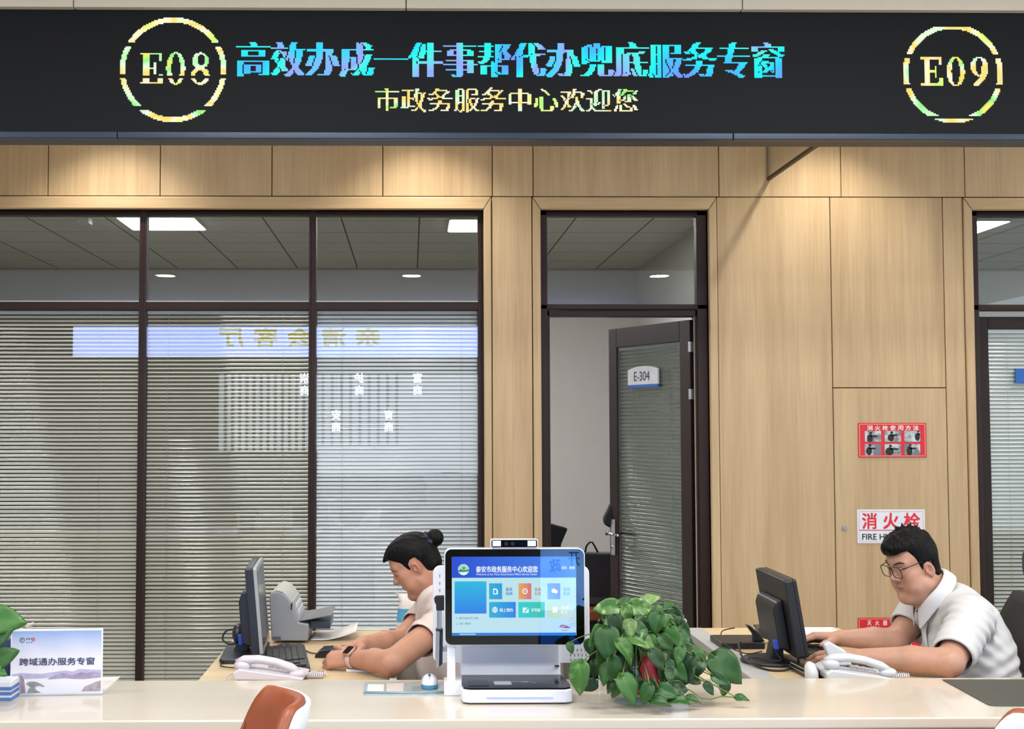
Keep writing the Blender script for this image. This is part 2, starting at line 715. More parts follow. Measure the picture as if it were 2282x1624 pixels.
blind_info = [
    ('pale beige venetian blind with half open slats, far left pane of the window wall', 40, '#d6d4ca', (.0, .77)),
    ('venetian blind with dark gaps in the middle pane, behind the desk printer', 35, '#cbc9bf', (.13, .84)),
    ('nearly closed venetian blind tinted bluish white for mirrored daylight, in the pane behind the seated woman', 62, '#d8e0ea', (.16, .9)),  # bluish white stands in for daylight mirrored in this pane
]
for i, (a, b) in enumerate(panes):
    bz1 = wz(690) - .001
    pane(win, a, b, zm1, zh, ygf, g_front)
    pane(win, a, b, zm1, zh, ygr, g_rear)
    pane(win, a, b, .11, zm0, ygf, g_front)
    pane(win, a, b, .11, zm0, ygr, g_dark)
    lab, tl, hx, cords = blind_info[i]
    hang_blind('venetian_blind', lab, a + .002, b - .002, bz1, .112, ybl, tl, .01975, .0165,
               slat_paint('slat_' + 'abc'[i], hx), cords, 'venetian blinds in the window wall')
    # pale glazing bead under the transom panes
    MB().box(a, b, yf0 - .002, yf0 + .02, zm1 - .001, zm1 + .005).build('glazing_bead', M('bead', '#a7aaa4', .5), win)

# ---- open office door
dr = thing('door_1', ((D0 + D1) / 2, YW, 0), kind='structure')
j0, j1 = wx(1229, 980), wx(1556, 980)          # clear opening
zd = wz(703)                                   # underside of the door head
zq1, zq0 = wz(676), wz(683)
fr = MB()
bar(fr, D0, j0 - .012, 0, zT)
bar(fr, j1 + .01, D1, 0, zT)
bar(fr, D0, D1, zh, zT)
bar(fr, D0, D1, wz(688), zq1)
fr.build('door_frame', brown, dr, bevel=.004)
fr = MB()
bar(fr, j0 - .014, j0, 0, wz(690), yf0 + .012, yf1 + .02)
bar(fr, j1, j1 + .012, 0, wz(690), yf0 + .012, yf1 + .02)
bar(fr, j0 - .014, j1 + .012, zd, wz(690), yf0 + .012, yf1 + .02)
fr.build('door_stop', brown, dr, bevel=.003)
pane(dr, wx(1217, 580), wx(1567, 580), zq1, zh, ygf, g_front)
pane(dr, wx(1217, 580), wx(1567, 580), zq1, zh, ygr, g_rear)
MB().box(j1 - .004, j1 + .001, yf0 + .02, yf0 + .026, 0, zd).build('door_seal', M('seal_pale', '#a39b86', .7), dr)

# door leaf, turned on its hinges into the office
LW, LZ = .715, zd - .012
AL = R(64)
hinge = Vector((wx(1549, 980), yf1 - .005, 0))
T = Matrix.Translation(hinge) @ Matrix(((-math.cos(AL), -math.sin(AL), 0, 0), (math.sin(AL), -math.cos(AL), 0, 0), (0, 0, 1, 0), (0, 0, 0, 1)))
# local x: hinge -> free edge; local y: outward through the face seen from the hall
st, rt = .085, .10
lf = MB(T)
th = .045
lf.box(.0, .085, -th, 0, .02, LZ).box(LW - .075, LW, -th, 0, .02, LZ).box(.085, LW - .075, -th, 0, LZ - .105, LZ).box(.085, LW - .075, -th, 0, .02, .16)
leaf = lf.build('door_leaf', brown_d, dr, bevel=.003)
gx0, gx1, gz0, gz1 = .085, LW - .075, .16, LZ - .105
MB(T).box(gx0, gx1, -.008, -.004, gz0, gz1).build('leaf_glass', g_door, leaf)
MB(T).box(gx0, gx1, -.040, -.036, gz0, gz1).build('leaf_rear_glass', g_dark, leaf)
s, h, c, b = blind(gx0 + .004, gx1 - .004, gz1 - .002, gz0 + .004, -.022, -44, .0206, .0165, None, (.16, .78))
for mbx, nm, mt in ((s, 'leaf_blind', slat_paint('slat_door_shaded', '#929a93')), (h, 'leaf_headrail', M('headrail_grey', '#8f969a', .4)), (c, 'leaf_cords', M('cord_grey', '#8f8d86', .8))):  # slat grey stands in for the shade inside the doorway
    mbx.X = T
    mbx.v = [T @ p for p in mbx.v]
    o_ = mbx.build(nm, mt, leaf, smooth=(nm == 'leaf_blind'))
    if nm == 'leaf_blind':
        # local y runs towards the hall here, so tip the slats the other way round
        pass
hd = MB(T)
hzc = 1.5 - (1190 - 960) / 2900 * 7.05
hd.box(LW - .055, LW - .018, 0, .008, hzc - .12, hzc + .075)
hd.box(LW - .055, LW - .018, -th - .008, -th, hzc - .12, hzc + .075)
hdl = hd.build('door_handle', steel, leaf, bevel=.003)
lv = MB(T)
for sg in (1, -1):
    y0_ = 0 if sg > 0 else -th
    lv.cyl((LW - .036, y0_, hzc), (LW - .036, y0_ + sg * .05, hzc), .010, n=16)
    lv.tube([(LW - .036, y0_ + sg * .047, hzc), (LW - .08, y0_ + sg * .05, hzc + .001), (LW - .15, y0_ + sg * .047, hzc - .004)], [.010, .009, .008], 12)
lv.cyl((LW - .036, 0, hzc - .075), (LW - .036, .012, hzc - .075), .009, n=14)
lv.build('handle_lever', chrome, leaf, smooth=True)
for py in (770, 877):
    zz = wz(py, 1546)
    MB(T).box(-.014, .006, -.016, .008, zz - .026, zz + .026).build('hinge', M('hinge_steel', '#a9adb4', .4, .7), leaf, bevel=.002)
# room plate with an arched top
pu0, pu1 = .255, .520
pz0, pz1 = wz(862, 1440, 6.85), wz(822, 1440, 6.85)
pl = []
arch = 1.5 - (815 - 960) / 2900 * 6.85
pu = [pu0, pu1]
body = [(pu0, pz0), (pu1, pz0), (pu1, pz1)]
for i in range(1, 10):
    q = i / 10
    body.append((pu1 + (pu0 - pu1) * q, pz1 + (arch - pz1) * min(1, math.sin(math.pi * q) * 1.12)))
body.append((pu0, pz1))
plate = MB(T).prism(body, .0005, .012, 'y').build('room_plate', M('plate_white', '#c9cbd0', .4), leaf, bevel=.001, seg=1)
pb = MB(T)
bh = (pz1 - pz0) * .15
pb.box(pu0 - .0005, pu1 + .0005, .0002, .0126, pz0 - .001, pz0 + bh)
pb.build('plate_band', M('plate_blue', '#1556a8', .4), leaf)
pt = MB()
O = T @ Vector((pu1, .0128, 0))
U = (T.to_3x3() @ Vector((-1, 0, 0)))
w_ = pu1 - pu0
text_on(pt, 'E-304', O, U, (0, 0, 1), w_ * .22, w_ * .74, pz0 + (pz1 - pz0) * .36, pz0 + (pz1 - pz0) * .88, .008)
pt.build('plate_number', M('ink_black', '#111216', .6), leaf)

# ---- right hand door
d2 = thing('door_2', ((E0 + E1) / 2, YW, 0), kind='structure')
fr = MB()
k0 = wx(2196, 980)
bar(fr, E0, k0, 0, zT)
bar(fr, E1 - .05, E1, 0, zT)
bar(fr, E0, E1, zh, zT)
bar(fr, E0, E1, wz(690), zq1)
fr.build('door_frame', brown, d2, bevel=.004)
pane(d2, wx(2176, 580), E1 - .05, zq1, zh, ygf, g_front)
pane(d2, wx(2176, 580), E1 - .05, zq1, zh, ygr, g_rear)
q0 = wx(2219, 980)
lf = MB()
y0_, y1_ = yf0 + .02, yf1
zl = wz(703)
lf.box(k0 + .003, q0, y0_, y1_, .02, zl).box(E1 - .12, E1 - .055, y0_, y1_, .02, zl).box(q0, E1 - .12, y0_, y1_, wz(731), zl).box(q0, E1 - .12, y0_, y1_, .02, .14)
leaf2 = lf.build('door_leaf', brown_d, d2, bevel=.003)
MB().box(q0, E1 - .12, y0_ + .006, y0_ + .010, .14, wz(731)).build('leaf_glass', g_front, leaf2)
MB().box(q0, E1 - .12, y1_ - .010, y1_ - .006, .14, wz(731)).build('leaf_rear_glass', g_dark, leaf2)
s, h, c, b = blind(q0 + .003, E1 - .123, wz(732), .145, y0_ + .026, 52, .0198, .0165, None, (.15, .8))
s.build('leaf_blind', slat_paint('slat_right', '#c4cbc2'), leaf2, smooth=True)
h.build('leaf_headrail', M('headrail_white', '#c8cdd2', .4), leaf2)
c.build('leaf_cords', M('cord_grey', '#8f8d86', .8), leaf2)
rx0 = wx(2274, 840)
MB().box(rx0, rx0 + .13, y0_ - .006, y0_ + .004, wz(853, 2270), wz(820, 2270)).build('room_plate', M('plate_blue', '#1556a8', .4), leaf2)

# ---- offices behind the glass
OC = 3.13
struct('ceiling_office', MB().box(-7, 8, YW + .172, 13.2, OC, OC + .06), m_oceil)
# wall behind the photographer: a dark lobby on its left, daylight through the wide opening on its right
YR = -5.3
lobby = M('lobby_wall', '#5d5850', .8)
wf = thing('wall_front', (0, YR, 0), kind='structure')
MB().box(-7, -2.7, YR - .12, YR, 0, CEIL).build('lobby_wall', lobby, wf)
MB().box(-2.7, -1.3, YR - .12, YR, 0, 1.22).box(-1.3, 8, YR - .12, YR, 0, .9).box(-2.7, 8, YR - .12, YR, 2.3, CEIL).build('lobby_wall', lobby, wf)  # low wall under the right opening added, unseen, to darken kiosk reflections
fins = MB()
for i in range(13):
    fins.box(-2.62 + i * .10, -2.58 + i * .10, YR - .10, YR - .04, 1.22, 2.3)
for i in range(9):
    fins.box(-1.25 + i * .13, -1.21 + i * .13, YR - .10, YR - .04, 1.3, 2.3)
fins.build('window_fins', M('fin_grey', '#8a8f92', .5), wf)
struct('wall_left', MB().box(-7.1, -7, -1.0, 6.44, 0, CEIL), white_paint)
struct('wall_office_back', MB().box(-7, 8, 13.0, 13.2, 0, OC), grey_paint)
struct('wall_office_left', MB().box(-4.4, -4.25, YW + .172, 13.0, 0, OC), grey_paint)
struct('wall_office_right', MB().box(2.28, 2.42, YW + .172, 13.0, 0, OC), grey_paint)
def panel_light(px0, x0, y0, label):
    t = thing('panel_light', (x0 + .3, y0 + .3, OC), label, 'ceiling light', 'square panel lights in the offices')
    MB().box(x0, x0 + .6, y0, y0 + .6, OC - .012, OC - .001).build('light_frame', white_paint, t)
    MB().box(x0 + .012, x0 + .588, y0 + .012, y0 + .588, OC - .016, OC - .012).build('diffuser', emis('panel_glow', ['#ffffff'], 58.0), t)
panel_light(0, -2.24, 9.84, 'lit square ceiling panel seen through the left and middle top panes')
panel_light(0, .30, 9.92, 'lit square ceiling panel at the corner of the top pane by the pillar')
for ox, oy in ((-3.0, 7.7), (-1.2, 7.7)):  # unseen panels added to brighten the dim offices
    panel_light(0, ox, oy, 'unseen square ceiling panel added above the view to brighten the offices')
panel_light(0, 4.06, 9.95, 'lit square ceiling panel in the room behind the right hand door')
sp = thing('smoke_detector', at(186, 497, 9.9), 'small white box on the office ceiling left of the lit panel', 'detector')
xq = (186 - 915) / 2900 * 9.9
sp.location = (xq, 9.9, OC)
MB().box(xq - .045, xq + .045, 9.86, 9.98, OC - .05, OC).build('detector_body', white_paint, sp, bevel=.008)
# ------------------------------------------------------------------ LED board
zt2, zb2 = wz(9, Y=YS), wz(311, Y=YS)
board = thing('led_board', (1.0, YS, zb2), 'long black LED display board showing two window numbers and a welcome line, above the counter', 'display')
bx0, bx1 = -3.4, 4.6
zf0, zf1 = wz(295, Y=YS), wz(22, Y=YS)
led_black = M('led_face', '#06090e', .6, noise=.06, scale=40, spec=.25)
frm = M('board_frame', '#2f3b4b', .35, .4, noise=.05)
MB().box(bx0, bx1, YS + .004, YS + .125, zb2 + .004, zt2 - .004).build('board_body', M('board_body_brown', '#4a4340', .5), board)
MB().box(bx0, bx1, YS, YS + .006, zf0, zf1).build('led_screen', led_black, board)
for nm, a, b in (('bottom_rail', zb2, zf0 - .001), ('top_rail', zf1 + .001, zt2)):
    xs_ = [bx0, wx(262, 300, YS), wx(1633, 300, YS), bx1]
    for u, v in zip(xs_[:-1], xs_[1:]):
        MB().box(u + .001, v - .001, YS - .008, YS + .02, a, b).build(nm, frm, board, bevel=.003)

DP = .00478                                    # LED pitch
kx = (wx(2141, 150, YS) - wx(141, 150, YS)) / 2000
ksl = 7.0 / 1600                               # the rows sit level on the board
def led_xy(u, v):
    p = at(u, v, YS)
    return p.x, p.z
class Dots:
    """a window of LEDs, lit where mask is set"""
    def __init__(s, u0, v0, u1, v1):
        s.x0, s.z0 = led_xy(u0, v0)
        x1, z1 = led_xy(u1, v1)
        s.nc = int((x1 - s.x0) / DP)
        s.nr = int((s.z0 - z1) / DP)
        s.k = (u1 - u0) / s.nc
        s.u0, s.v0 = u0, v0
        s.U, s.V = np.meshgrid(u0 + (np.arange(s.nc) + .5) * s.k, v0 + (np.arange(s.nr) + .5) * s.k)
        s.m = np.zeros((s.nr, s.nc), bool)
    def mesh(s, mb, mi=0):
        y = YS - .0006
        for r in range(s.nr):
            row = np.concatenate([[0], s.m[r].astype(int), [0]])
            d = np.diff(row)
            for a, b in zip(np.where(d == 1)[0], np.where(d == -1)[0]):
                xa, xb = s.x0 + a * DP, s.x0 + b * DP
                za, zb_ = s.z0 - r * DP, s.z0 - (r + 1) * DP
                mb.add([(xa, y, zb_), (xb, y, zb_), (xb, y, za), (xa, y, za)], [(0, 1, 2, 3)], mi)
        return mb
    def tris(s, P, T):
        for a, b, c in T:
            A, B, Cc = P[a], P[b], P[c]
            lo, hi = np.minimum(np.minimum(A, B), Cc), np.maximum(np.maximum(A, B), Cc)
            c0, c1 = int((lo[0] - s.u0) / s.k) - 1, int((hi[0] - s.u0) / s.k) + 2
            r0, r1 = int((lo[1] - s.v0) / s.k) - 1, int((hi[1] - s.v0) / s.k) + 2
            c0, r0 = max(c0, 0), max(r0, 0)
            u, v = s.U[r0:r1, c0:c1], s.V[r0:r1, c0:c1]
            if not u.size:
                continue
            def e(p, q): return (q[0] - p[0]) * (v - p[1]) - (q[1] - p[1]) * (u - p[0])
            x, y_, z = e(A, B), e(B, Cc), e(Cc, A)
            s.m[r0:r1, c0:c1] |= ((x >= 0) & (y_ >= 0) & (z >= 0)) | ((x <= 0) & (y_ <= 0) & (z <= 0))

def song(d, grow):
    """thin level strokes, heavy upright strokes"""
    m = d.m.copy()
    thin = m.copy()
    thin[1:] &= m[:-1]
    lone = m & ~(np.roll(m, 1, 0) | np.roll(m, -1, 0))
    m = thin | lone
    for k in range(grow):
        right = np.roll(m, 1, 1)
        two = np.roll(m, -1, 1)
        m = m | (right & ~two)
    d.m = m

def led_text(body, u0, u1, v0, v1, grow):
    d = Dots(u0 - 8, v0 - 6, u1 + 12, v1 + 8)
    n = len(body)
    pitch = (u1 - u0) / n
    for i, ch in enumerate(body):
        V, T = text_tris(ch, .004)
        lo, hi = V.min(0), V.max(0)
        cx = (lo[0] + hi[0]) / 2
        sc_ = (v1 - v0) / .92
        hz_ = max(hi[1] - lo[1], .3)
        P = np.stack([u0 + pitch * (i + .5) + (V[:, 0] - cx) * pitch / 1.02, v1 - (V[:, 1] + .08) * sc_], 1)
        d.tris(P, T)
    song(d, grow)
    return d

blue_led = emis('led_blue_text', ['#6d8cff', '#3fb4f4', '#22e0e6', '#3fe6d8', '#8f9cf2', '#39c8f0'], 1.05, 4.2)
gold_led = emis('led_gold_text', ['#a6ee7e', '#e2ee7a', '#f0e8cc', '#f0d060', '#d6eed2', '#84e676', '#e6e070'], 1.05, 6.5)
led_text('高效办成一件事帮代办兜底服务专窗', 522, 1748, 91, 170, 3).mesh(MB()).build('service_line', blue_led, board)
led_text('市政务服务中心欢迎您', 832, 1424, 194, 249, 1).mesh(MB()).build('welcome_line', gold_led, board)

def ringmark(cx, cy, ro, ri, digits, gaps, tgap, x0, x1, y0, y1):
    d = Dots(cx - ro - 8, cy - ro - 8, cx + ro + 8, cy + ro + 8)
    rr = np.hypot(d.U - cx, d.V - cy)
    ring = (rr < ro) & (rr > ri)
    for a, b in gaps:
        ring &= ~((d.V > a) & (d.V < b))
    u = (d.U - x0) / (x1 - x0) * 3.3
    v = (d.V - y0) / (y1 - y0)
    m = np.zeros_like(ring)
    inb = (v > 0) & (v < 1)
    # the letter E, serifed
    m |= inb & (u > .16) & (u < .42)
    m |= inb & (v < .075) & (u > 0) & (u < 1.0)
    m |= inb & (v > .925) & (u > 0) & (u < 1.04)
    m |= (np.abs(v - .5) < .04) & (u > .4) & (u < .74)
    m |= (np.abs(v - .5) < .2) & (u > .66) & (u < .76)
    m |= (v > 0) & (v < .28) & (u > .86 + (.28 - v) * .1) & (u < 1.0)
    m |= (v > .7) & (v < 1) & (u > .88 - (v - .7) * .3) & (u < 1.04)
    def zero(c):
        return (((u - c) / .44) ** 2 + ((v - .5) / .52) ** 2 < 1) & (((u - c) / .2) ** 2 + ((v - .5) / .47) ** 2 > 1)
    m |= zero(1.66)
    c = 2.8
    if digits[1] == '8':
        m |= (((u - c) / .38) ** 2 + ((v - .25) / .26) ** 2 < 1) & (((u - c - .04) / .17) ** 2 + ((v - .23) / .18) ** 2 > 1)
        m |= (((u - c) / .43) ** 2 + ((v - .74) / .28) ** 2 < 1) & (((u - c + .03) / .22) ** 2 + ((v - .76) / .2) ** 2 > 1)
    else:
        m |= (((u - c) / .42) ** 2 + ((v - .32) / .34) ** 2 < 1) & (((u - c) / .18) ** 2 + ((v - .32) / .29) ** 2 > 1)
        m |= (((u - c + .32) / .74) ** 2 + ((v - .32) / .70) ** 2 < 1) & (((u - c + .36) / .46) ** 2 + ((v - .38) / .52) ** 2 > 1) & (v > .32) & (u > c - .3) & (v < 1)
    m &= ~((d.V > tgap[0]) & (d.V < tgap[1]))
    d.m = ring | m
    return d
ringmark(386, 156, 118, 106, '08', ((94, 103), (166, 175), (238, 246)), (168, 176), 313, 470, 118, 188).mesh(MB()).build('window_number', gold_led, board)
ringmark(2125, 168, 115, 103, '09', ((40, 61), (125, 132), (195, 204), (266, 274)), (-9, -8), 2052, 2210, 131, 197).mesh(MB()).build('window_number', gold_led, board)

# ------------------------------------------------------------------ smoke curtain and lamps under the ceiling behind the board
sxx = wx(1712, 370)
scn = thing('smoke_curtain', (sxx, 5.6, wz(397, 1712)), 'hanging pale glass smoke curtain set square to the oak wall, right of the open door', 'glass screen')
zc = wz(397, 1712)
MB().box(sxx - .005, sxx + .005, YS + .14, YW - .003, zc, CEIL - .001).build('curtain_glass', glassmat('curtain_glass', (.93, .93, .90), 1.6), scn)
MB().box(sxx - .008, sxx + .008, YS + .14, YW - .003, zc - .012, zc + .004).build('edge_strip', M('strip_dark', '#4a4030', .6), scn)
MB().box(sxx - .006, sxx + .006, YW - .012, YW - .002, zc, CEIL - .001).build('wall_channel', M('strip_grey', '#6d6552', .6), scn)

def downlight(x, y, label, power=0., group=None, spot=75, r=.085, tilt=0., col=(1, .93, .84)):
    t = thing('downlight', (x, y, CEIL), label, 'ceiling light', group)
    m = MB().lathe([(r, -.001), (r + .014, -.001), (r + .014, -.008), (r, -.010), (r - .012, -.004)], (x, y, CEIL))
    m.build('trim_ring', white_paint, t, smooth=True)
    MB().lathe([(0, -.004), (r - .006, -.004), (r - .006, -.003)], (x, y, CEIL)).build('lens', emis('downlight_lens', ['#fff4e2'], 60.), t)
    if power:
        l = bpy.data.lights.new('downlight_beam', 'SPOT')
        l.energy, l.color = power, col
        l.spot_size, l.spot_blend = R(spot), .8
        l.shadow_soft_size = .03
        o = bpy.data.objects.new('downlight_beam', l)
        link(o, t)
        o.location = (x, y, CEIL - .02)
        o.rotation_euler = (R(tilt), 0, 0)
    return t
for x, pw in ((wx(-470, 400), 40), (wx(262, 400), 62), (wx(942, 400), 62), (wx(1830, 420), 58), (wx(2500, 420), 40)):
    downlight(x, 6.05, 'recessed spotlight in the ceiling close to the oak wall', pw, 'spotlights along the oak wall', 105)
for x in (-2.755, .015, 2.815):
    downlight(x, -1.60, 'recessed round downlight in the hall ceiling, mirrored in the top panes', 0, 'downlights of the hall ceiling', r=.115)

# ------------------------------------------------------------------ notices on the hydrant cabinet
hyd = thing('hydrant_cabinet_door', ((h0 + h1) / 2, YW, .08), 'flush oak door of the fire hydrant cabinet in the wall, behind the seated man', 'cabinet door')
MB().box(h0 + g, h1 - g, YW, YW + .018, .08, hz - g).build('door_panel', oak, hyd, bevel=.0012, seg=1)
kp = at(1882, 1176, YW)
MB().cyl((kp.x, YW - .008, kp.z), (kp.x, YW + .002, kp.z), .012, n=20).cyl((kp.x, YW - .010, kp.z), (kp.x, YW - .008, kp.z), .007, n=16).build('lock', steel, hyd, smooth=False)

red = M('sign_red', '#c8202c', .4)
wht = M('sign_white', '#d9dbe2', .4)
ink = M('ink_black', '#111216', .6)
redtext = M('letter_red', '#d22434', .5)
def rect(px0, py0, px1, py1, Y=YW):
    a, b = at(px0, (py0 + py1) / 2, Y), at(px1, (py0 + py1) / 2, Y)
    c_, d_ = at((px0 + px1) / 2, py1, Y), at((px0 + px1) / 2, py0, Y)
    return a.x, b.x, c_.z, d_.z
def plate(name, r, y0, t, mat, parent=None, rr=.004):
    return MB().prism(rrect(r[0], r[1], r[2], r[3], rr, 3), y0 - t, y0, 'y').build(name, mat, parent)
def line_frame(mb, r, w, y, ins, mi=0):
    x0, x1, z0, z1 = r[0] + ins, r[1] - ins, r[2] + ins, r[3] - ins
    for a in ((x0, x1, z0, z0 + w), (x0, x1, z1 - w, z1), (x0, x0 + w, z0, z1), (x1 - w, x1, z0, z1)):
        mb.box(a[0], a[1], y - .0006, y, a[2], a[3], mi)

# red six picture notice
r_ = rect(1912, 942, 2064, 1019)
n1 = thing('instruction_sign', ((r_[0] + r_[1]) / 2, YW, r_[2]), 'red notice with six small photographs in two rows on the hydrant cabinet', 'sign')
ys = YW - .0002
plate('sign_board', r_, ys, .003, red, n1)
m = MB()
line_frame(m, r_, .0022, ys - .003, .006)
m.build('border_line', M('pale_line', '#e8b9a8', .5), n1)
mt_ = MB()
for i, ch in enumerate('消火栓使用方法'):
    u = 1932 + i * 17.0
    q = rect(u, 948, u + 12.2, 958.5)
    text_on(mt_, ch, (0, ys - .0036, 0), (1, 0, 0), (0, 0, 1), q[0], q[1], q[2], q[3], .02)
mt_.build('lettering', M('letter_white', '#e9e4e2', .5), n1)
def photomat(nm, seed):
    m_, nt, p = newmat(nm)
    N, L = nt.nodes, nt.links
    tc = N.new('ShaderNodeTexCoord')
    mp = N.new('ShaderNodeMapping')
    mp.inputs['Location'].default_value = (seed * 3.7, 0, seed * 1.9)
    nz = N.new('ShaderNodeTexNoise')
    nz.inputs['Scale'].default_value = 24
    cr = N.new('ShaderNodeValToRGB')
    cr.color_ramp.elements[0].color = (*lin('#6f7278'), 1)
    cr.color_ramp.elements[1].color = (*lin('#c3cfd2'), 1)
    cr.color_ramp.elements[0].position, cr.color_ramp.elements[1].position = .4, .6
    L.new(tc.outputs['Object'], mp.inputs[0])
    L.new(mp.outputs[0], nz.inputs['Vector'])
    L.new(nz.outputs[0], cr.inputs[0])
    L.new(cr.outputs[0], p.inputs['Base Color'])
    return m_
figs = [(.3, .42, .2, .62, .5), (.38, .5, .22, .55, .42), (.82, .6, .18, .6, .3), (.25, .5, .2, .6, .45), (.3, .45, .28, .6, .6), (.32, .5, .2, .75, .45)]
k = 0
for row, (v0, v1) in enumerate(((960, 984), (989, 1014))):
    for u0, u1 in ((1927, 1963), (1971, 2007), (2015, 2050)):
        q = rect(u0, v0, u1, v1)
        ph = plate('picture', q, ys - .003, .0006, [photomat('picture_%d' % k, k)], n1, .003)
        w, h_ = q[1] - q[0], q[3] - q[2]
        fx, fz, fw, fh, arm = figs[k]
        fm = MB()
        def e2(cx, cz, rx, rz):
            fm.prism([(q[0] + w * min(.99, max(.01, cx + rx * math.cos(a))), q[2] + h_ * min(.99, max(.01, cz + rz * math.sin(a)))) for a in np.linspace(0, 2 * math.pi, 15)[:-1]], ys - .0042, ys - .0036)
        e2(fx, fz * .75, fw * .9, fh * .62)
        e2(fx + .06, fz + fh * .62, .09, .13)
        e2(fx + arm * .5, fz + .1, arm * .5, .09)
        fm.build('picture_figure', M('figure_dark', '#1e1f22', .7), ph)
        k += 1

# white and red hydrant sign
r_ = rect(1910, 1135, 2061, 1210)
n2 = thing('hydrant_sign', ((r_[0] + r_[1]) / 2, YW, r_[2]), 'white fire hydrant sign with three large red characters, partly hidden by the man', 'sign')
plate('sign_board', r_, ys, .003, wht, n2)
m = MB()
line_frame(m, r_, .0010, ys - .003, .009)
q = rect(1914, 1180, 2057, 1182)
m.box(q[0], q[1], ys - .0036, ys - .003, q[2], q[3])
m.build('border_line', M('line_pink', '#b65b6a', .5), n2)
m = MB()
for ch, u0, u1 in (('消', 1921, 1953), ('火', 1968, 2002), ('栓', 2014, 2049)):
    q = rect(u0, 1143, u1, 1178)
    text_on(m, ch, (0, ys - .0036, 0), (1, 0, 0), (0, 0, 1), q[0], q[1], q[2], q[3], .024)
m.build('red_lettering', redtext, n2)
m = MB()
q = rect(1921, 1189, 2046, 1202)
text_on(m, 'FIRE HYDRANT', (0, ys - .0036, 0), (1, 0, 0), (0, 0, 1), q[0], q[1], q[2], q[3], .022)
m.build('black_lettering', ink, n2)

# extinguisher notice low on the door
r_ = rect(1912, 1376, 2054, 1456)
n3 = thing('extinguisher_sign', ((r_[0] + r_[1]) / 2, YW, r_[2]), 'red and white extinguisher notice low on the wall behind the arms of the man', 'sign')
plate('sign_board', r_, ys, .003, red, n3)
m = MB()
line_frame(m, r_, .0018, ys - .003, .005)
m.build('border_line', M('pale_line', '#e8b9a8', .5), n3)
mt_ = MB()
for i, ch in enumerate('灭火器检查'):
    u = 1932 + i * 17.6
    q = rect(u, 1382, u + 9.5, 1393)
    text_on(mt_, ch, (0, ys - .0036, 0), (1, 0, 0), (0, 0, 1), q[0], q[1], q[2], q[3], .012)
mt_.build('lettering', M('letter_white', '#e9e4e2', .5), n3)
for u0, u1 in ((1917, 1953), (1956, 1992), (1995, 2031)):
    q = rect(u0, 1399, u1, 1445)
    pc = plate('picture', q, ys - .003, .0006, wht, n3, .002)
    w = q[1] - q[0]
    MB().tube([(q[0] + w * (.2 + .6 * t), ys - .004, q[3] - .01 - .035 * t + .02 * math.sin(5 * t)) for t in np.linspace(0, 1, 9)], .0035, 8, flat=.3).build('picture_figure', M('figure_olive', '#4a4427', .7), pc)

# ------------------------------------------------------------------ lit banner and hanging words across the hall, mirrored in the panes
ban = thing('led_banner', (-1.0, -5.1, 2.52), 'pale lit banner with golden characters across the hall, mirrored in the window panes', 'display')
yb_ = -5.1
MB().box(-4.7, 3.2, yb_ - .08, yb_ - .004, 2.50, 2.98).build('banner_body', black_pl, ban)
MB().box(-4.68, 3.18, yb_ - .004, yb_, 2.53, 2.95).build('banner_screen', emis('banner_glow', ['#9db2f2'], 8.5), ban)
for i, ch in enumerate('亲清会客厅'):
    m = MB()
    x = -.592 - i * .474
    text_on(m, ch, (0, yb_ + .003, 0), (-1, 0, 0), (0, 0, 1), -x - .165, -x + .165, 2.68, 2.93, .03)
    m.build('character', emis('banner_gold', ['#a4a03a'], 5.), ban)
for x, z, w in ((-1.47, 2.17, '崇商'), (-.71, 2.17, '护商'), (.10, 2.17, '富商'), (-1.03, 1.66, '安商'), (-.30, 1.66, '育商')):
    t = thing('lit_word', (x, yb_, z), 'small glowing word %s, mirrored in the panes' % {'崇商': 'behind the right mullion', '护商': 'in the middle of the top row', '富商': 'at the right end of the top row', '安商': 'first of the lower row', '育商': 'last of the lower row'}[w], 'lit word')
    m = MB()
    text_on(m, w[0], (0, yb_, 0), (-1, 0, 0), (0, 0, 1), -x - .06, -x + .06, z, z + .13, .02)
    text_on(m, w[1], (0, yb_, 0), (-1, 0, 0), (0, 0, 1), -x - .06, -x + .06, z - .17, z - .04, .02)
    m.build('lettering', emis('word_glow', ['#dfe6ff'], 16.), t)
    MB().box(x - .004, x + .004, yb_ - .012, yb_ - .004, z - .17, 2.5).build('drop_rod', steel, t)

st = thing('display_stand', (1.2, -1.0, 0), 'blue lit display stand across the hall, mirrored in the kiosk screen', 'display')
MB().box(.80, 1.65, -1.06, -1.0, .10, 1.25).build('stand_body', black_pl, st, bevel=.004)
MB().box(.81, 1.64, -1.0, -.996, .385, 1.23).build('stand_screen', emis('stand_blue', ['#4f86e8', '#7fb2f4', '#5f96ec'], 4.6, 3), st)
MB().box(.81, 1.64, -1.0, -.997, .12, .38).build('stand_lower_panel', emis('stand_navy', ['#1a4fae'], 3.), st)
for w, x, z in (('开', 1.02, .66), ('大', .90, .84), ('政', .90, .62)):
    text_on(MB(), w, (0, -.9955, 0), (-1, 0, 0), (0, 0, 1), -x - .035, -x + .035, z, z + .085, .01).build('stand_character', emis('stand_ink', ['#4a62b8'], 2.), st)
MB().box(1.0, 1.45, -1.25, -.85, 0, .02).box(1.2, 1.25, -1.06, -1.01, .02, .12).build('stand_foot', black_pl, st)
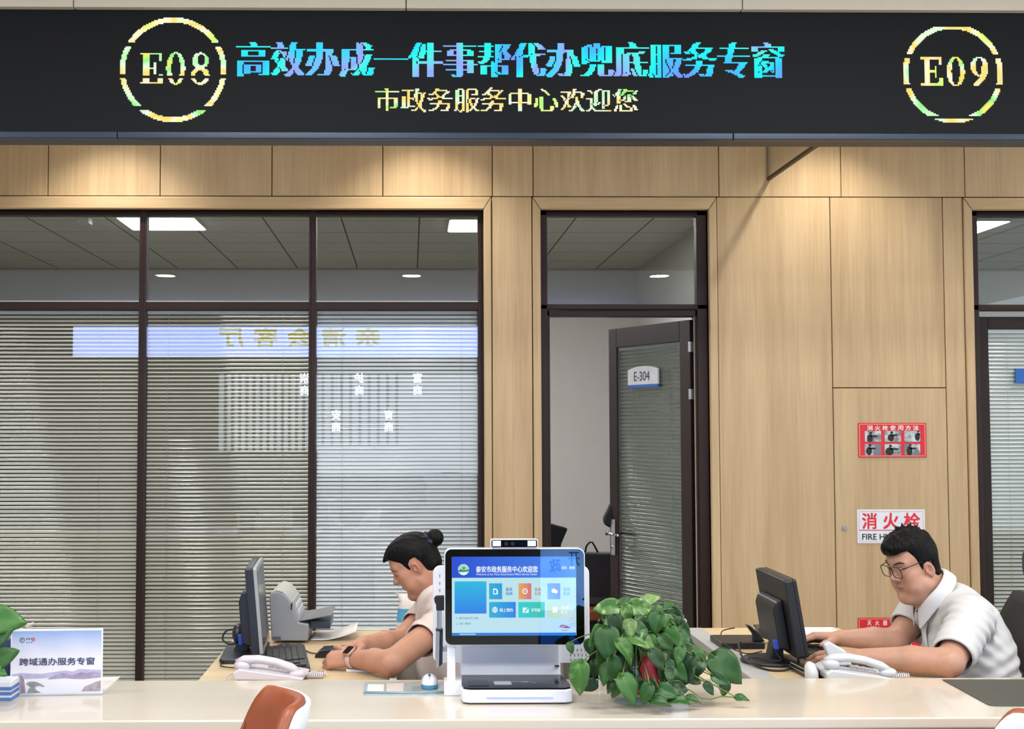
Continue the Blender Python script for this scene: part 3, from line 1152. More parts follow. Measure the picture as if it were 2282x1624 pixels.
# ------------------------------------------------------------------ counter and desks
ZC, ZD = .78, .75
Yc0, Yc1 = 3.293, 3.817
stone = M('counter_stone', '#d0c6b6', .22, noise=.03, scale=3, coat=.3, stretch=(.4, 2, 1))
front_w = M('counter_front', '#c2bfba', .45, noise=.02)
cnt = thing('service_counter', (0, 3.55, 0), 'long cream stone topped service counter running across the foreground', 'counter')
MB().box(-4.2, 5.0, Yc0, Yc1, ZC - .028, ZC).build('counter_top', stone, cnt, bevel=.005, seg=3)
MB().box(-4.2, 5.0, Yc0 + .03, Yc0 + .06, .08, ZC - .028).build('front_panel', front_w, cnt)
MB().box(-4.2, 5.0, Yc1 - .03, Yc1 - .01, .02, ZC - .028).box(-4.2, 5.0, Yc0 + .07, Yc0 + .09, 0, .08).build('back_panel', M('counter_back', '#b9aa90', .5), cnt)

desk_top = wood('desk_laminate', '#bfa781', '#d6c09b', scale=(1.2, 9, 9), rough=.38)
desk_grey = M('desk_edge_grey', '#a9aaa8', .5)
def desk(x0, x1, y0, y1, label, edge_grey=0., screen=None):
    t = thing('desk', ((x0 + x1) / 2, (y0 + y1) / 2, 0), label, 'desk')
    MB().box(x0 + edge_grey, x1, y0, y1, ZD - .025, ZD).build('desk_top', desk_top, t, bevel=.0015)
    if edge_grey:
        MB().box(x0, x0 + edge_grey - .001, y0, y1, ZD - .026, ZD + .001).build('edge_strip', desk_grey, t, bevel=.0015)
    for x in (x0 + .06, x1 - .06):
        for y in (y0 + .06, y1 - .06):
            MB().box(x - .025, x + .025, y - .025, y + .025, 0, ZD - .025).build('leg', desk_grey, t, bevel=.003)
    MB().box(x0 + .04, x0 + .058, y0 + .09, y1 - .09, .25, ZD - .025).build('modesty_panel', M('desk_panel', '#c9bda6', .5), t)
    return t
desk(-.64, -.068, Yc1 + .012, 4.94, 'left oak desk behind the counter with the printer and the woman at it')
desk(1.035, 1.63, Yc1 + .012, 4.985, 'right oak desk behind the counter with the black monitor and the man at it', .075)
# pale low ledge behind the counter between the two desks
lg = thing('ledge', (.9, 4.1, 0), 'pale beige low ledge behind the counter, between the plant and the right desk', 'ledge')
MB().box(.80, 1.02, Yc1 + .012, 4.44, .70, .735).build('ledge_top', M('ledge_beige', '#d2c0a0', .5), lg, bevel=.002)
for lx in (.82, .98):
    MB().box(lx, lx + .02, Yc1 + .03, 4.42, 0, .70).build('ledge_side', M('desk_panel', '#c9bda6', .5), lg)
# pale board standing at the far end of the left desk
bb = thing('side_board', (-.07, 4.97, 0), 'plain pale board standing behind the far end of the left desk', 'board')
a0, a1 = at(786, 1405, 4.96), at(868, 1405, 4.96)
MB().box(a0.x, a1.x, 4.955, 4.975, 0, 1.5 - (1397 - 960) / 2900 * 4.96).build('board_panel', M('board_pale', '#d5ccbf', .6), bb, bevel=.002)

# ------------------------------------------------------------------ self service kiosk
white_pl = M('white_plastic', '#dcdfe6', .35, noise=.015)
white_g = M('white_gloss', '#e3e6ee', .18, noise=.01, coat=.4)
black_gl = M('black_glass', '#050608', .12, noise=.0, spec=.12)
KX0, KX1 = at(1027, 1545, 3.47).x, at(1279, 1545, 3.47).x
kc = (KX0 + KX1) / 2
kio = thing('service_kiosk', (kc, 3.58, ZC), 'white self service kiosk with a lit blue touch screen standing on the counter', 'kiosk')
def rp(mb, x0, x1, z0, z1, r, y0, y1, mi=0): return mb.prism(rrect(x0, x1, z0, z1, r, 6), y0, y1, 'y', mi)
zb0 = ZC + .004
base = [(KX0 + .0, 3.52), (KX0 + .004, 3.475), (KX0 + .022, 3.464), (KX1 - .022, 3.464), (KX1 - .004, 3.475), (KX1, 3.52), (KX1 - .006, 3.715), (KX0 + .006, 3.715)]
MB().prism(base, zb0, ZC + .038, 'z').build('base', white_g, kio, bevel=.004, seg=3)
top_ = [(KX0 + .004, 3.52), (KX0 + .008, 3.482), (KX0 + .024, 3.470), (KX1 - .024, 3.470), (KX1 - .008, 3.482), (KX1 - .004, 3.52), (KX1 - .010, 3.66), (KX0 + .010, 3.66)]
MB().prism(top_, ZC + .038, ZC + .042, 'z').build('reader_panel', black_gl, kio, bevel=.0015)
MB().box(KX0 + .022, KX0 + .076, 3.50, 3.58, ZC + .042, ZC + .0432).build('scan_window', M('scan_black', '#020203', .3), kio)
MB().box(KX0 + .092, KX0 + .138, 3.515, 3.56, ZC + .042, ZC + .0432).build('card_label', M('label_grey', '#8f979b', .4), kio)
m = MB()
m.tube([(KX0 + .168 + .036 * t, 3.545 + .012 * math.sin(4.5 * t), ZC + .0425) for t in np.linspace(0, 1, 12)], .0007, 5)
m.tube([(KX0 + .16 + .05 * math.cos(a) * .5, 3.54 + .016 * math.sin(a), ZC + .0425) for a in np.linspace(.4, 2.6, 9)], .0006, 5)
m.build('contactless_mark', M('label_grey', '#8f979b', .4), kio)
MB().box(at(1084, 1548, 3.464).x, at(1233, 1548, 3.464).x, 3.4615, 3.466, ZC + .0165, ZC + .0195).build('light_bar', emis('led_violet', ['#7f8cf0'], 2.2), kio)
for x in (KX0 + .03, KX1 - .03):
    for y in (3.50, 3.69):
        MB().cyl((x, y, ZC), (x, y, zb0 + .001), .010, n=14).build('rubber_foot', black_pl, kio)
# stem
MB().prism([(3.658, ZC + .036), (3.672, ZC + .066), (3.665, ZC + .15), (3.70, ZC + .15), (3.715, ZC + .036)], KX0 + .006, KX1 - .012, 'x').build('stem', white_pl, kio, bevel=.008, seg=3)
zc_ = at(1228, 1484, 3.66).z
MB().box(at(1237, 1484, 3.66).x, at(1246, 1484, 3.66).x, 3.655, 3.672, zc_ - .0015, zc_ + .0015).build('stem_mark', black_pl, kio)
# screen
YK = 3.58
sx0, sx1 = at(990, 1330, YK).x, at(1304, 1330, YK).x
sz0, sz1 = at(1147, 1438, YK).z, at(1147, 1221, YK).z
scr = rp(MB(), sx0, sx1, sz0, sz1, .020, YK, YK + .032).build('screen_housing', white_g, kio, bevel=.002)
bz = rp(MB(), sx0 + .0028, sx1 - .0028, sz0 + .0028, sz1 - .0028, .0175, YK - .0014, YK + .001).build('screen_glass', black_gl, scr)
def kp_(px, py): return at(px, py, YK - .0018)
def krect(px0, py0, px1, py1):
    a, b = kp_(px0, (py0 + py1) / 2), kp_(px1, (py0 + py1) / 2)
    return a.x, b.x, kp_((px0 + px1) / 2, py1).z, kp_((px0 + px1) / 2, py0).z
class UI:
    def __init__(s): s.mb, s.mats = MB(), []
    def mi(s, m):
        if m not in s.mats: s.mats.append(m)
        return s.mats.index(m)
    def rect(s, r, m, lv=0):
        y = YK - .0016 - .0002 * lv
        x0, x1, z0, z1 = krect(*r)
        s.mb.add([(x0, y, z0), (x1, y, z0), (x1, y, z1), (x0, y, z1)], [(0, 1, 2, 3)], s.mi(m))
    def text(s, body, r, m, lv=3, off=.012):
        x0, x1, z0, z1 = krect(*r)
        text_on(s.mb, body, (0, YK - .0016 - .0002 * lv, 0), (1, 0, 0), (0, 0, 1), x0, x1, z0, z1, off, s.mi(m))
    def disc(s, cx, cy, rx, ry, m, lv=2, n=28):
        y = YK - .0016 - .0002 * lv
        P = [kp_(cx + rx * math.cos(a), cy - ry * math.sin(a)) for a in np.linspace(0, 2 * math.pi, n + 1)[:-1]]
        s.mb.add([(p.x, y, p.z) for p in P], [list(range(n))], s.mi(m))
    def poly(s, pts, m, lv=2):
        y = YK - .0016 - .0002 * lv
        P = [kp_(*q) for q in pts]
        s.mb.add([(p.x, y, p.z) for p in P], [list(range(len(P)))], s.mi(m))
def emgrad(name, ca, cb, axis, lo, hi, s=.9):
    if name in MATS: return MATS[name]
    m, nt, p = newmat(name)
    N, L = nt.nodes, nt.links
    N.remove(p)
    e = N.new('ShaderNodeEmission')
    e.inputs[1].default_value = s
    tc = N.new('ShaderNodeTexCoord')
    sp_ = N.new('ShaderNodeSeparateXYZ')
    mr = N.new('ShaderNodeMapRange')
    mr.inputs[1].default_value, mr.inputs[2].default_value = lo, hi
    cr = N.new('ShaderNodeValToRGB')
    cr.color_ramp.elements[0].color, cr.color_ramp.elements[1].color = (*lin(ca), 1), (*lin(cb), 1)
    L.new(tc.outputs['Object'], sp_.inputs[0])
    L.new(sp_.outputs[axis], mr.inputs[0])
    L.new(mr.outputs[0], cr.inputs[0])
    L.new(cr.outputs[0], e.inputs[0])
    L.new(e.outputs[0], N['Material Output'].inputs[0])
    MATS[name] = m
    return m
ui = UI()
zA, zB = kp_(1147, 1416).z, kp_(1147, 1240).z
xA, xB = kp_(1007, 1330).x, kp_(1284, 1330).x
u_bg = emgrad('ui_page', '#bfe6f6', '#c3ecec', 2, zA, zB)
u_head = emgrad('ui_header', '#2f52d6', '#4d8cf2', 0, xA, xB)
u_bar = emis('ui_taskbar', ['#2f7fd8'], .9)
u_wt = emis('ui_white', ['#f2f8ff'], .95)
ui.rect((1007, 1240, 1284, 1416), u_bg)
ui.rect((1007, 1240, 1284, 1287), u_head, 1)
ui.rect((1007, 1409.5, 1284, 1416), u_bar, 1)
ui.rect((1024, 1411.5, 1060, 1414.5), emis('ui_pale', ['#9fd2f4'], .9), 2)
ui.disc(1033, 1269, 12.5, 12.5, emis('ui_mint', ['#d3efe0'], .9), 2)
ui.disc(1033, 1269, 11, 11, emis('ui_mint2', ['#a9ddc6'], .9), 3)
ui.poly([(1020, 1271), (1027, 1268), (1034, 1270), (1046, 1268), (1045, 1272), (1033, 1274), (1022, 1274)], emis('ui_green', ['#3f9b72'], .9), 4)
ui.poly([(1025, 1275), (1041, 1275), (1039, 1279), (1033, 1281), (1027, 1279)], u_wt, 4)
ui.rect((1031, 1263, 1036, 1268), emis('ui_teal', ['#3f8f9b'], .9), 4)
ui.text('泰安市政务服务中心欢迎您', (1061, 1261, 1198, 1275), u_wt, 3, .02)
ui.text("Welcome to the Tai'an Government Affairs Service Center", (1061, 1276.5, 1197, 1281.5), u_wt, 3, .0)
ui.text('首页', (1252, 1261.5, 1263, 1268), u_wt)
ui.text('登录', (1269, 1261.5, 1281, 1268), u_wt)
ui.rect((1013, 1295, 1084, 1367), emgrad('ui_blue_card', '#2f86ea', '#37bfe6', 2, kp_(0, 1367).z, kp_(0, 1295).z), 1)
c_blue = emgrad('ui_blue_tile', '#35b5dc', '#2b86ea', 0, kp_(1090, 1320).x, kp_(1149, 1320).x)
c_red = emgrad('ui_red_tile', '#e2b062', '#dd6f84', 0, kp_(1156, 1320).x, kp_(1184, 1320).x)
c_ind = emgrad('ui_indigo_tile', '#74b9e8', '#8098e6', 0, kp_(1220, 1320).x, kp_(1248, 1320).x)
c_teal = emgrad('ui_teal_tile', '#2fd2dc', '#45c6ae', 0, kp_(1155, 1320).x, kp_(1214, 1320).x)
c_lime = emgrad('ui_lime_tile', '#c4e6b8', '#cfe6e6', 0, kp_(1220, 1320).x, kp_(1277, 1320).x)
for r, mm in (((1090, 1299.5, 1119, 1335), c_blue), ((1155.5, 1299.5, 1184, 1335), c_red), ((1220, 1299.5, 1248.5, 1335), c_ind),
              ((1090, 1341, 1149.5, 1376), c_blue), ((1155, 1341, 1214, 1376), c_teal), ((1220.5, 1341, 1277, 1376), c_lime)):
    ui.rect(r, mm, 1)
ub, ur, ut, uf = emis('ui_txt_blue', ['#2f78c8'], .9), emis('ui_txt_red', ['#c05a70'], .9), emis('ui_txt_teal', ['#5fb4c4'], .9), emis('ui_txt_dark', ['#2f5f86'], .9)
ui.text('服务', (1127, 1309, 1142, 1317), ub)
ui.text('指南', (1127, 1318.5, 1142, 1326), ub)
ui.text('信息', (1191, 1309, 1206, 1317), ur)
ui.text('公告', (1191, 1318.5, 1206, 1326), ur)
ui.text('咨询', (1255, 1309, 1270, 1317), ut)
ui.text('投诉', (1255, 1318.5, 1270, 1326), ut)
ui.text('网上预约', (1114, 1355, 1143, 1363), u_wt)
ui.text('手写板', (1184, 1355, 1204, 1363), u_wt)
ui.text('办事', (1251, 1350, 1268, 1357), u_wt)
ui.text('查询', (1249, 1360, 1264, 1367), u_wt)
# small icons
ui.poly([(1099, 1311), (1106, 1311), (1109.5, 1314.5), (1109.5, 1324), (1099, 1324)], u_wt, 2)
ui.rect((1101, 1314, 1106.5, 1322), c_blue, 3)
ui.disc(1170, 1317, 6, 6.4, u_wt, 2); ui.disc(1170, 1317, 4, 4.3, c_red, 3); ui.rect((1168, 1316, 1172, 1317.5), u_wt, 4)
ui.disc(1234, 1316, 5, 5, u_wt, 2); ui.disc(1239, 1318, 4, 4, u_wt, 2)
ui.disc(1103, 1358.5, 6.2, 6.6, u_wt, 2)
for dx in (-2.6, 2.6): ui.rect((1102.6 + dx, 1352.5, 1103.4 + dx, 1364.5), c_blue, 3)
for dy in (-2.6, 0, 2.6): ui.rect((1097, 1358.2 + dy, 1109, 1358.9 + dy), c_blue, 3)
ui.rect((1165, 1353.5, 1178, 1365), u_wt, 2); ui.poly([(1168.5, 1361), (1178, 1350.5), (1180, 1352), (1171, 1363), (1168, 1364)], c_teal, 3)
ui.rect((1231.5, 1352.5, 1242, 1365), u_wt, 2)
ui.text('1.', (1017, 1374.5, 1020, 1379.5), uf, 2, .0); ui.text('请打印排队叫号二维码', (1023, 1374.5, 1066, 1379.8), uf, 2, .0)
ui.text('2.', (1017, 1386.5, 1020, 1391.5), uf, 2, .0); ui.text('扫码一键评价', (1023, 1386.5, 1050, 1391.8), uf, 2, .0)
pk, pu_ = emis('ui_pink', ['#d4a2b4'], .9), emis('ui_plum', ['#7d6290'], .9)
ui.poly([(1246, 1397), (1251, 1391.5), (1258, 1392), (1273, 1398.5), (1262, 1399.5)], pu_, 2)
ui.poly([(1249, 1396), (1254, 1392.5), (1262, 1396), (1256, 1397)], pk, 3)
ui.poly([(1249, 1402), (1262, 1403.5), (1270, 1401.5), (1262, 1406), (1253, 1405)], emis('ui_lilac', ['#b4a6dc'], .9), 2)
ui.poly([(1262, 1392), (1284, 1382), (1284, 1400), (1274, 1396)], emis('ui_mist', ['#bcd9f2'], .9), 1)
for cx, cy in ((1261, 1379), (1270, 1377), (1279, 1376), (1274, 1381), (1268, 1383)):
    ui.disc(cx, cy, 1.4, 1.1, pk, 3, 8)
ui.mb.build('display', ui.mats, scr)
rp(MB(), sx0 + .003, sx1 - .003, sz0 + .003, sz1 - .003, .0172, YK - .0042, YK - .0034).build('cover_glass', glassmat('screen_cover', (1, 1, 1), 1.25), scr)
# camera bar on top of the screen
cbx0, cbx1 = at(1093, 1210, YK).x, at(1199, 1210, YK).x
cbz0, cbz1 = sz1 - .001, at(1146, 1200.5, YK).z
cb = rp(MB(), cbx0, cbx1, cbz0, cbz1, .006, YK - .002, YK + .022).build('camera_bar', white_g, kio, bevel=.0015)
rp(MB(), cbx0 + .0025, cbx1 - .0025, cbz0 + .0035, cbz1 - .0025, .004, YK - .0034, YK - .0015).build('camera_glass', black_gl, cb)
for a, b in ((1097.5, 1116), (1175.5, 1194)):
    q0_, q1_ = at(a, 1210, YK), at(b, 1210, YK)
    MB().box(q0_.x, q1_.x, YK - .0042, YK - .0034, cbz0 + .0065, cbz1 - .0045).build('fill_light', emis('fill_white', ['#f2f0fb'], 1.0), cb)
for a in (1128, 1142):
    q0_ = at(a, 1211, YK)
    MB().cyl((q0_.x, YK - .0042, q0_.z), (q0_.x, YK - .003, q0_.z), .0055, n=18).build('lens', M('lens_blue', '#232838', .08), cb)
# staff side screen behind, its white edges showing left and right
Yp = 3.70
pz0, pz1 = at(1300, 1477, Yp).z, at(1300, 1260, Yp).z
pzL = at(970, 1512, Yp).z
rear = rp(MB(), at(965, 1380, Yp).x, at(1314, 1380, Yp).x, pz0, pz1, .022, Yp, Yp + .022).build('rear_screen', white_pl, kio, bevel=.003)
for grp in ([(980, 1279, 1286), (980, 1296, 1303), (980, 1312, 1319)], [(1270 + 8.5 * i + (2 if j else 0), 1445 + 11 * j, 1451 + 11 * j) for i in range(5) for j in range(3)]):
    m = MB()
    for px, py0, py1 in grp:
        a, b = at(px, py0, Yp), at(px, py1, Yp)
        m.box(a.x - .0008, a.x + .0008, Yp - .0008, Yp + .001, b.z, a.z)
    m.build('vent_slots', M('slot_grey', '#4b5058', .7), rear)

# document camera folded upright at the left of the kiosk
dcm = thing('document_camera', (at(1003, 1500, 3.6).x, 3.6, ZC), 'slim folded document camera with black head and silver arm left of the kiosk screen', 'camera')
Yd = 3.60
def P(px, py, Y=Yd): return at(px, py, Y)
a, b = P(996, 1515), P(1015, 1515)
MB().box(P(989, 1520).x, P(1030, 1520).x, Yd - .02, Yd + .05, ZC, P(1003, 1516).z).build('foot_block', white_g, dcm, bevel=.003)
MB().box(a.x, b.x, Yd - .006, Yd + .03, P(1003, 1517).z, P(1003, 1425).z).build('post', white_g, dcm, bevel=.003)
MB().prism([(p.x, p.z) for p in (P(967, 1334), P(971, 1328), P(990, 1327), P(990, 1359), P(972, 1359), P(972, 1346), P(969, 1342))], Yd - .012, Yd + .016, 'y').build('camera_head', black_soft, dcm, bevel=.003, seg=3)
MB().box(P(974, 1380).x, P(984, 1380).x, Yd - .006, Yd + .012, P(978, 1402).z, P(978, 1358).z).build('upper_arm', steel, dcm, bevel=.003)
MB().box(P(971, 1400).x, P(987, 1400).x, Yd - .009, Yd + .014, P(978, 1405).z, P(978, 1400).z).build('collar_ring', black_pl, dcm, bevel=.002)
MB().prism([(p.x, p.z) for p in (P(972, 1405), P(980, 1405), P(979, 1484), P(970, 1487))], Yd - .008, Yd + .012, 'y').build('lower_arm', steel, dcm, bevel=.002)
MB().prism([(p.x, p.z) for p in (P(980, 1405), P(987, 1405), P(986, 1478), P(979, 1485))], Yd - .006, Yd + .014, 'y').build('arm_back', black_pl, dcm, bevel=.002)
MB().box(P(985, 1435).x, P(998, 1435).x, Yd + .0, Yd + .012, P(990, 1452).z, P(990, 1440).z).build('pivot', M('pivot_grey', '#9aa0a4', .3, .6), dcm, bevel=.002)

# clear tray with papers, and the mouse on it
tz = ZC
tray = thing('desk_tray', (at(905, 1535, 3.55).x, 3.58, ZC), 'clear blue edged plastic mat with paper slips under the mouse on the counter', 'mat')
def cz(px, py, z=ZC):
    p = atz(px, py, z)
    return (p.x, p.y)
out = [cz(809, 1546), cz(813, 1520), cz(1000, 1520), cz(1012, 1541), cz(1006, 1548), cz(814, 1550)]
MB().prism(out, ZC, ZC + .002, 'z').build('mat_sheet', M('mat_blue', '#9fb0b6', .2, noise=.12, scale=30), tray, bevel=.0006, seg=1)
for nm, q, mt in (('paper_slip', [cz(818, 1543), cz(820, 1526), cz(856, 1526), cz(855, 1543)], M('paper_white', '#dedcd8', .7)),
                  ('pink_slip', [cz(861, 1542), cz(862, 1524), cz(900, 1524), cz(899, 1542)], M('paper_pink', '#d3c3bd', .7)),
                  ('grey_slip', [cz(918, 1540), cz(919, 1531), cz(940, 1531), cz(940, 1540)], M('slip_grey', '#8c8f8c', .7))):
    MB().prism(q, ZC + .002, ZC + .0026, 'z').build(nm, mt, tray)
rl = MB()
rl.tube([(*cz(812, 1546), ZC + .004), (*cz(905, 1547), ZC + .004), (*cz(1006, 1545), ZC + .004)], .004, 8)
rl.build('mat_edge', M('mat_edge', '#7f949c', .25), tray, smooth=True)
def mouse(name, label, px, py, z, wb_, matb, mats_, length=.105, yaw=0., sy=1.):
    c = atz(px, py, z)
    t = thing(name, (c.x, c.y, z), label, 'mouse')
    X_ = Matrix.Translation(c) @ Matrix.Rotation(yaw, 4, 'Z')
    def shell(z0, z1, sc_, nm, mt, parent):
        Pm = []
        for i in range(9):
            th = math.pi / 2 * i / 8
            row = []
            for j in range(33):
                ph = 2 * math.pi * j / 32
                rx, ry = wb_ / 2 * sc_ * math.cos(th), length / 2 * sc_ * math.cos(th)
                cc, ss = math.cos(ph), math.sin(ph)
                row.append((rx * math.copysign(abs(cc) ** .8, cc), ry * math.copysign(abs(ss) ** .8, ss), z0 + (z1 - z0) * math.sin(th)))
            Pm.append(row)
        m_ = MB(X_)
        m_.grid(Pm)
        return m_.build(nm, mt, parent, smooth=True)
    bot = MB(X_)
    bot.prism([(wb_ / 2 * math.copysign(abs(math.cos(a)) ** .8, math.cos(a)), length / 2 * math.copysign(abs(math.sin(a)) ** .8, math.sin(a))) for a in np.linspace(0, 2 * math.pi, 33)[:-1]], 0, .012, 'z')
    bot.build('mouse_base', matb, t, bevel=.002)
    shell(.0115, .036, .985, 'mouse_shell', mats_, t)
    w_ = MB(X_)
    w_.ball((0, -length * .17, .0345), (.0035, .009, .0045), 8)
    w_.build('scroll_wheel', M('wheel_teal', '#2b5e74', .4), t, smooth=True)
    s_ = MB(X_)
    s_.tube([(0, -length * .4 + i * .006, .0125 + .0245 * math.sqrt(max(0, 1 - ((-length * .4 + i * .006) / (length / 2)) ** 2))) for i in range(4)], .0006, 5)
    s_.build('button_split', M('split_grey', '#70808a', .6), t)
    return t
mouse('computer_mouse', 'small white and blue computer mouse on the clear mat left of the kiosk', 957, 1530, ZC + .0026, .048, M('mouse_blue', '#4f8aa6', .35), white_g, .082)

# ------------------------------------------------------------------ dark mat at the right end
dm = MB()
q = [atz(2100, 1515.5, ZC), atz(2400, 1515.5, ZC), atz(2500, 1574, ZC), atz(2207, 1574, ZC)]
# rounded near corner
pts = [(q[0].x, q[0].y), (q[1].x, q[1].y), (q[2].x, q[2].y)]
cn = Vector((q[3].x, q[3].y))
for t in np.linspace(0, 1, 6):
    a_ = cn + Vector((.025, 0)) * (1 - t) ** 2 + (Vector((q[0].x, q[0].y)) - cn).normalized() * .025 * t ** 2
    pts.append((a_.x, a_.y))
o = dm.prism(pts, ZC, ZC + .003, 'z').build('leather_mat', M('mat_dark', '#4a4a44', .6, noise=.06), None, bevel=.0008, seg=1)
tag(o, 'dark grey flat writing mat at the right end of the counter', 'mat')
# ------------------------------------------------------------------ things on the left desk
grey_pl = M('printer_grey', '#8e9298', .5, noise=.03)
grey_lt = M('printer_light', '#b4b5b0', .45, noise=.03)
def box_on(mb, X, x0, x1, y0, y1, z0, z1):
    return MB(X).box(x0, x1, y0, y1, z0, z1)

def monitor(name, label, X, w, h, tilt, bmat, gap, light_front=None, neck_y=0., base='slab'):
    """local: screen faces +x, width along y, z up from the desk"""
    t = thing(name, X.translation, label, 'monitor')
    S = X @ Matrix.Translation((0, 0, gap)) @ Matrix.Rotation(R(-tilt), 4, 'Y')
    MB(S).prism(rrect(-w / 2, w / 2, 0, h, .008, 4), -.026, 0, 'x').build('screen_housing', bmat, t, bevel=.003)
    fr_ = MB(S).prism(rrect(-w / 2 + .001, w / 2 - .001, .001, h - .001, .007, 4), .0, .012, 'x').build('front_bezel', light_front or bmat, t, bevel=.002)
    MB(S).box(.012, .0126, -w / 2 + .016, w / 2 - .016, .022, h - .016).build('screen_face', M('screen_off', '#1a2029', .15), fr_)
    MB(S).prism([(-.026, h * .06), (-.060, h * .12), (-.060, h * .60), (-.048, h * .70), (-.026, h * .72)], -w * .32, w * .32, 'y').build('back_cover', bmat, t, bevel=.006, seg=3)
    MB(S).box(-.072, -.058, -w * .30, -w * .24, h * .10, h * .22).build('blue_plug', M('plug_blue', '#1d3fae', .4), t, bevel=.002)
    nk = MB(X)
    if base == 'slab':
        nk.prism([(-.10, .01), (-.05, .01), (-.02, gap + h * .25), (-.055, gap + h * .28)], neck_y - .035, neck_y + .035, 'y')
        nk.build('stand_neck', bmat, t, bevel=.004)
        MB(X).prism(rrect(-.13, .015, neck_y - .20, neck_y + .16, .02, 4), 0, .016, 'z').build('stand_base', bmat, t, bevel=.004)
        MB(X).ball((-.080, neck_y - .03, gap + .050), (.022, .036, .034), 10).build('cable_hub', bmat, t, smooth=True)
    else:
        nk.prism([(-.075, .01), (-.03, .01), (-.03, gap + h * .3), (-.05, gap + h * .3)], -.04, .03, 'y')
        nk.build('stand_neck', bmat, t, bevel=.004)
        MB(X).lathe([(0, 0), (.102, 0), (.105, .006), (.095, .014), (.04, .020), (0, .020)], (-.055, 0, 0), 36).build('stand_base', bmat, t, smooth=True)
    return t
dk = M('monitor_navy', '#1f2630', .35, noise=.04)
Xm = Matrix.Translation((-.498, 4.45, ZD)) @ Matrix.Rotation(R(3), 4, 'Z')
monitor('computer_monitor', 'dark monitor seen edge on at the left end of the left desk', Xm, .36, .285, 5, dk, .022, M('bezel_silver', '#9fa2a4', .35, .2), 0.)
Xm2 = Matrix.Translation((1.232, 4.25, ZD)) @ Matrix.Rotation(R(-1.5), 4, 'Z')
monitor('computer_monitor', 'black monitor on a round foot, seen from behind, in front of the man', Xm2, .38, .245, 9, black_pl, .045, None, 0., 'round')

# passbook printer
Yp0, Yp1 = 4.65, 4.925
def pp(px, py, Y=Yp0): q = at(px, py, Y); return (q.x, q.z)
prn = thing('desk_printer', (at(645, 1428, Yp0).x, 4.79, ZD), 'grey desktop printer with curved top and paper tray on the left desk', 'printer')
prof = [pp(605, 1428), pp(600, 1330), pp(606, 1321), pp(617, 1318), pp(629, 1322), pp(641, 1333), pp(652, 1352), pp(659, 1372), pp(665, 1387), pp(688, 1391), pp(686, 1428)]
prof = [(x, max(z, ZD)) for x, z in prof]
MB().prism(prof, Yp0, Yp1, 'y').build('printer_body', grey_pl, prn, bevel=.005, seg=3)
cover = [pp(599, 1332), pp(604, 1320), pp(616, 1314), pp(630, 1317), pp(643, 1330), pp(651, 1343), pp(648, 1345), pp(640, 1334), pp(628, 1321), pp(617, 1318), pp(607, 1322)]
MB().prism(cover, Yp0 + .004, Yp1 + .002, 'y').build('top_cover', grey_lt, prn, bevel=.002)
MB().prism([pp(646, 1340), pp(652, 1340), pp(668, 1386), pp(663, 1387)], Yp0 + .02, Yp1 - .01, 'y').build('front_panel', M('panel_grey', '#a6a9ad', .4), prn, bevel=.002)
km = MB()
a_, b_ = Vector((*pp(653.5, 1346),)), Vector((*pp(666, 1380),))
for i in range(2):
    for j in range(6):
        t_ = .25 + .4 * i
        c_ = a_ + (b_ - a_) * t_
        y_ = Yp0 + .06 + j * .028
        km.box(c_.x - .001, c_.x + .004, y_, y_ + .02, c_.y - .010, c_.y + .008)
km.build('key_pad', M('key_white', '#d5d8da', .4), prn)
MB().box(pp(648, 1352)[0], pp(651, 1352)[0], Yp0 - .001, Yp0 + .03, pp(0, 1360)[1], pp(0, 1348)[1]).build('panel_mark', black_pl, prn)
tr = MB()
p0, p1 = pp(667, 1386), pp(739, 1372)
tr.prism([(p0[0], p0[1]), (p1[0], p1[1]), (p1[0], p1[1] + .004), (p0[0], p0[1] + .006)], Yp0 + .01, Yp1 - .03, 'y')
tr.build('paper_tray', M('tray_grey', '#74777c', .4), prn, bevel=.002)
MB().box(pp(690, 1400)[0], pp(735, 1400)[0], Yp0 + .03, Yp1 - .06, pp(0, 1403, Yp0 + .03)[1], pp(0, 1386, Yp0 + .03)[1] ).build('tray_support', M('tray_navy', '#33414f', .25), prn, bevel=.003)
MB().box(pp(607, 1422)[0], pp(626, 1422)[0], Yp0 - .0015, Yp0 + .002, pp(0, 1428)[1] + .002, pp(0, 1420)[1]).build('side_vent', M('vent_dark', '#55595f', .6), prn)
# curled paper under the tray
pm = MB()
Pc = []
for i in range(15):
    s_ = i / 14
    x_ = pp(690, 1420)[0] + (pp(792, 1420)[0] - pp(690, 1420)[0]) * s_
    z_ = ZD + .004 + .030 * max(0, s_ - .25) ** 1.7 / .6
    Pc.append([(x_, 4.70, z_), (x_, 4.80, z_ + .001), (x_, 4.90, z_ + .004)])
pm.grid(Pc)
o = pm.build('printer_paper', M('paper_white', '#dedcd8', .7), None, smooth=True, solid=.002)
tag(o, 'white sheets curling up from the desk right of the printer', 'paper')

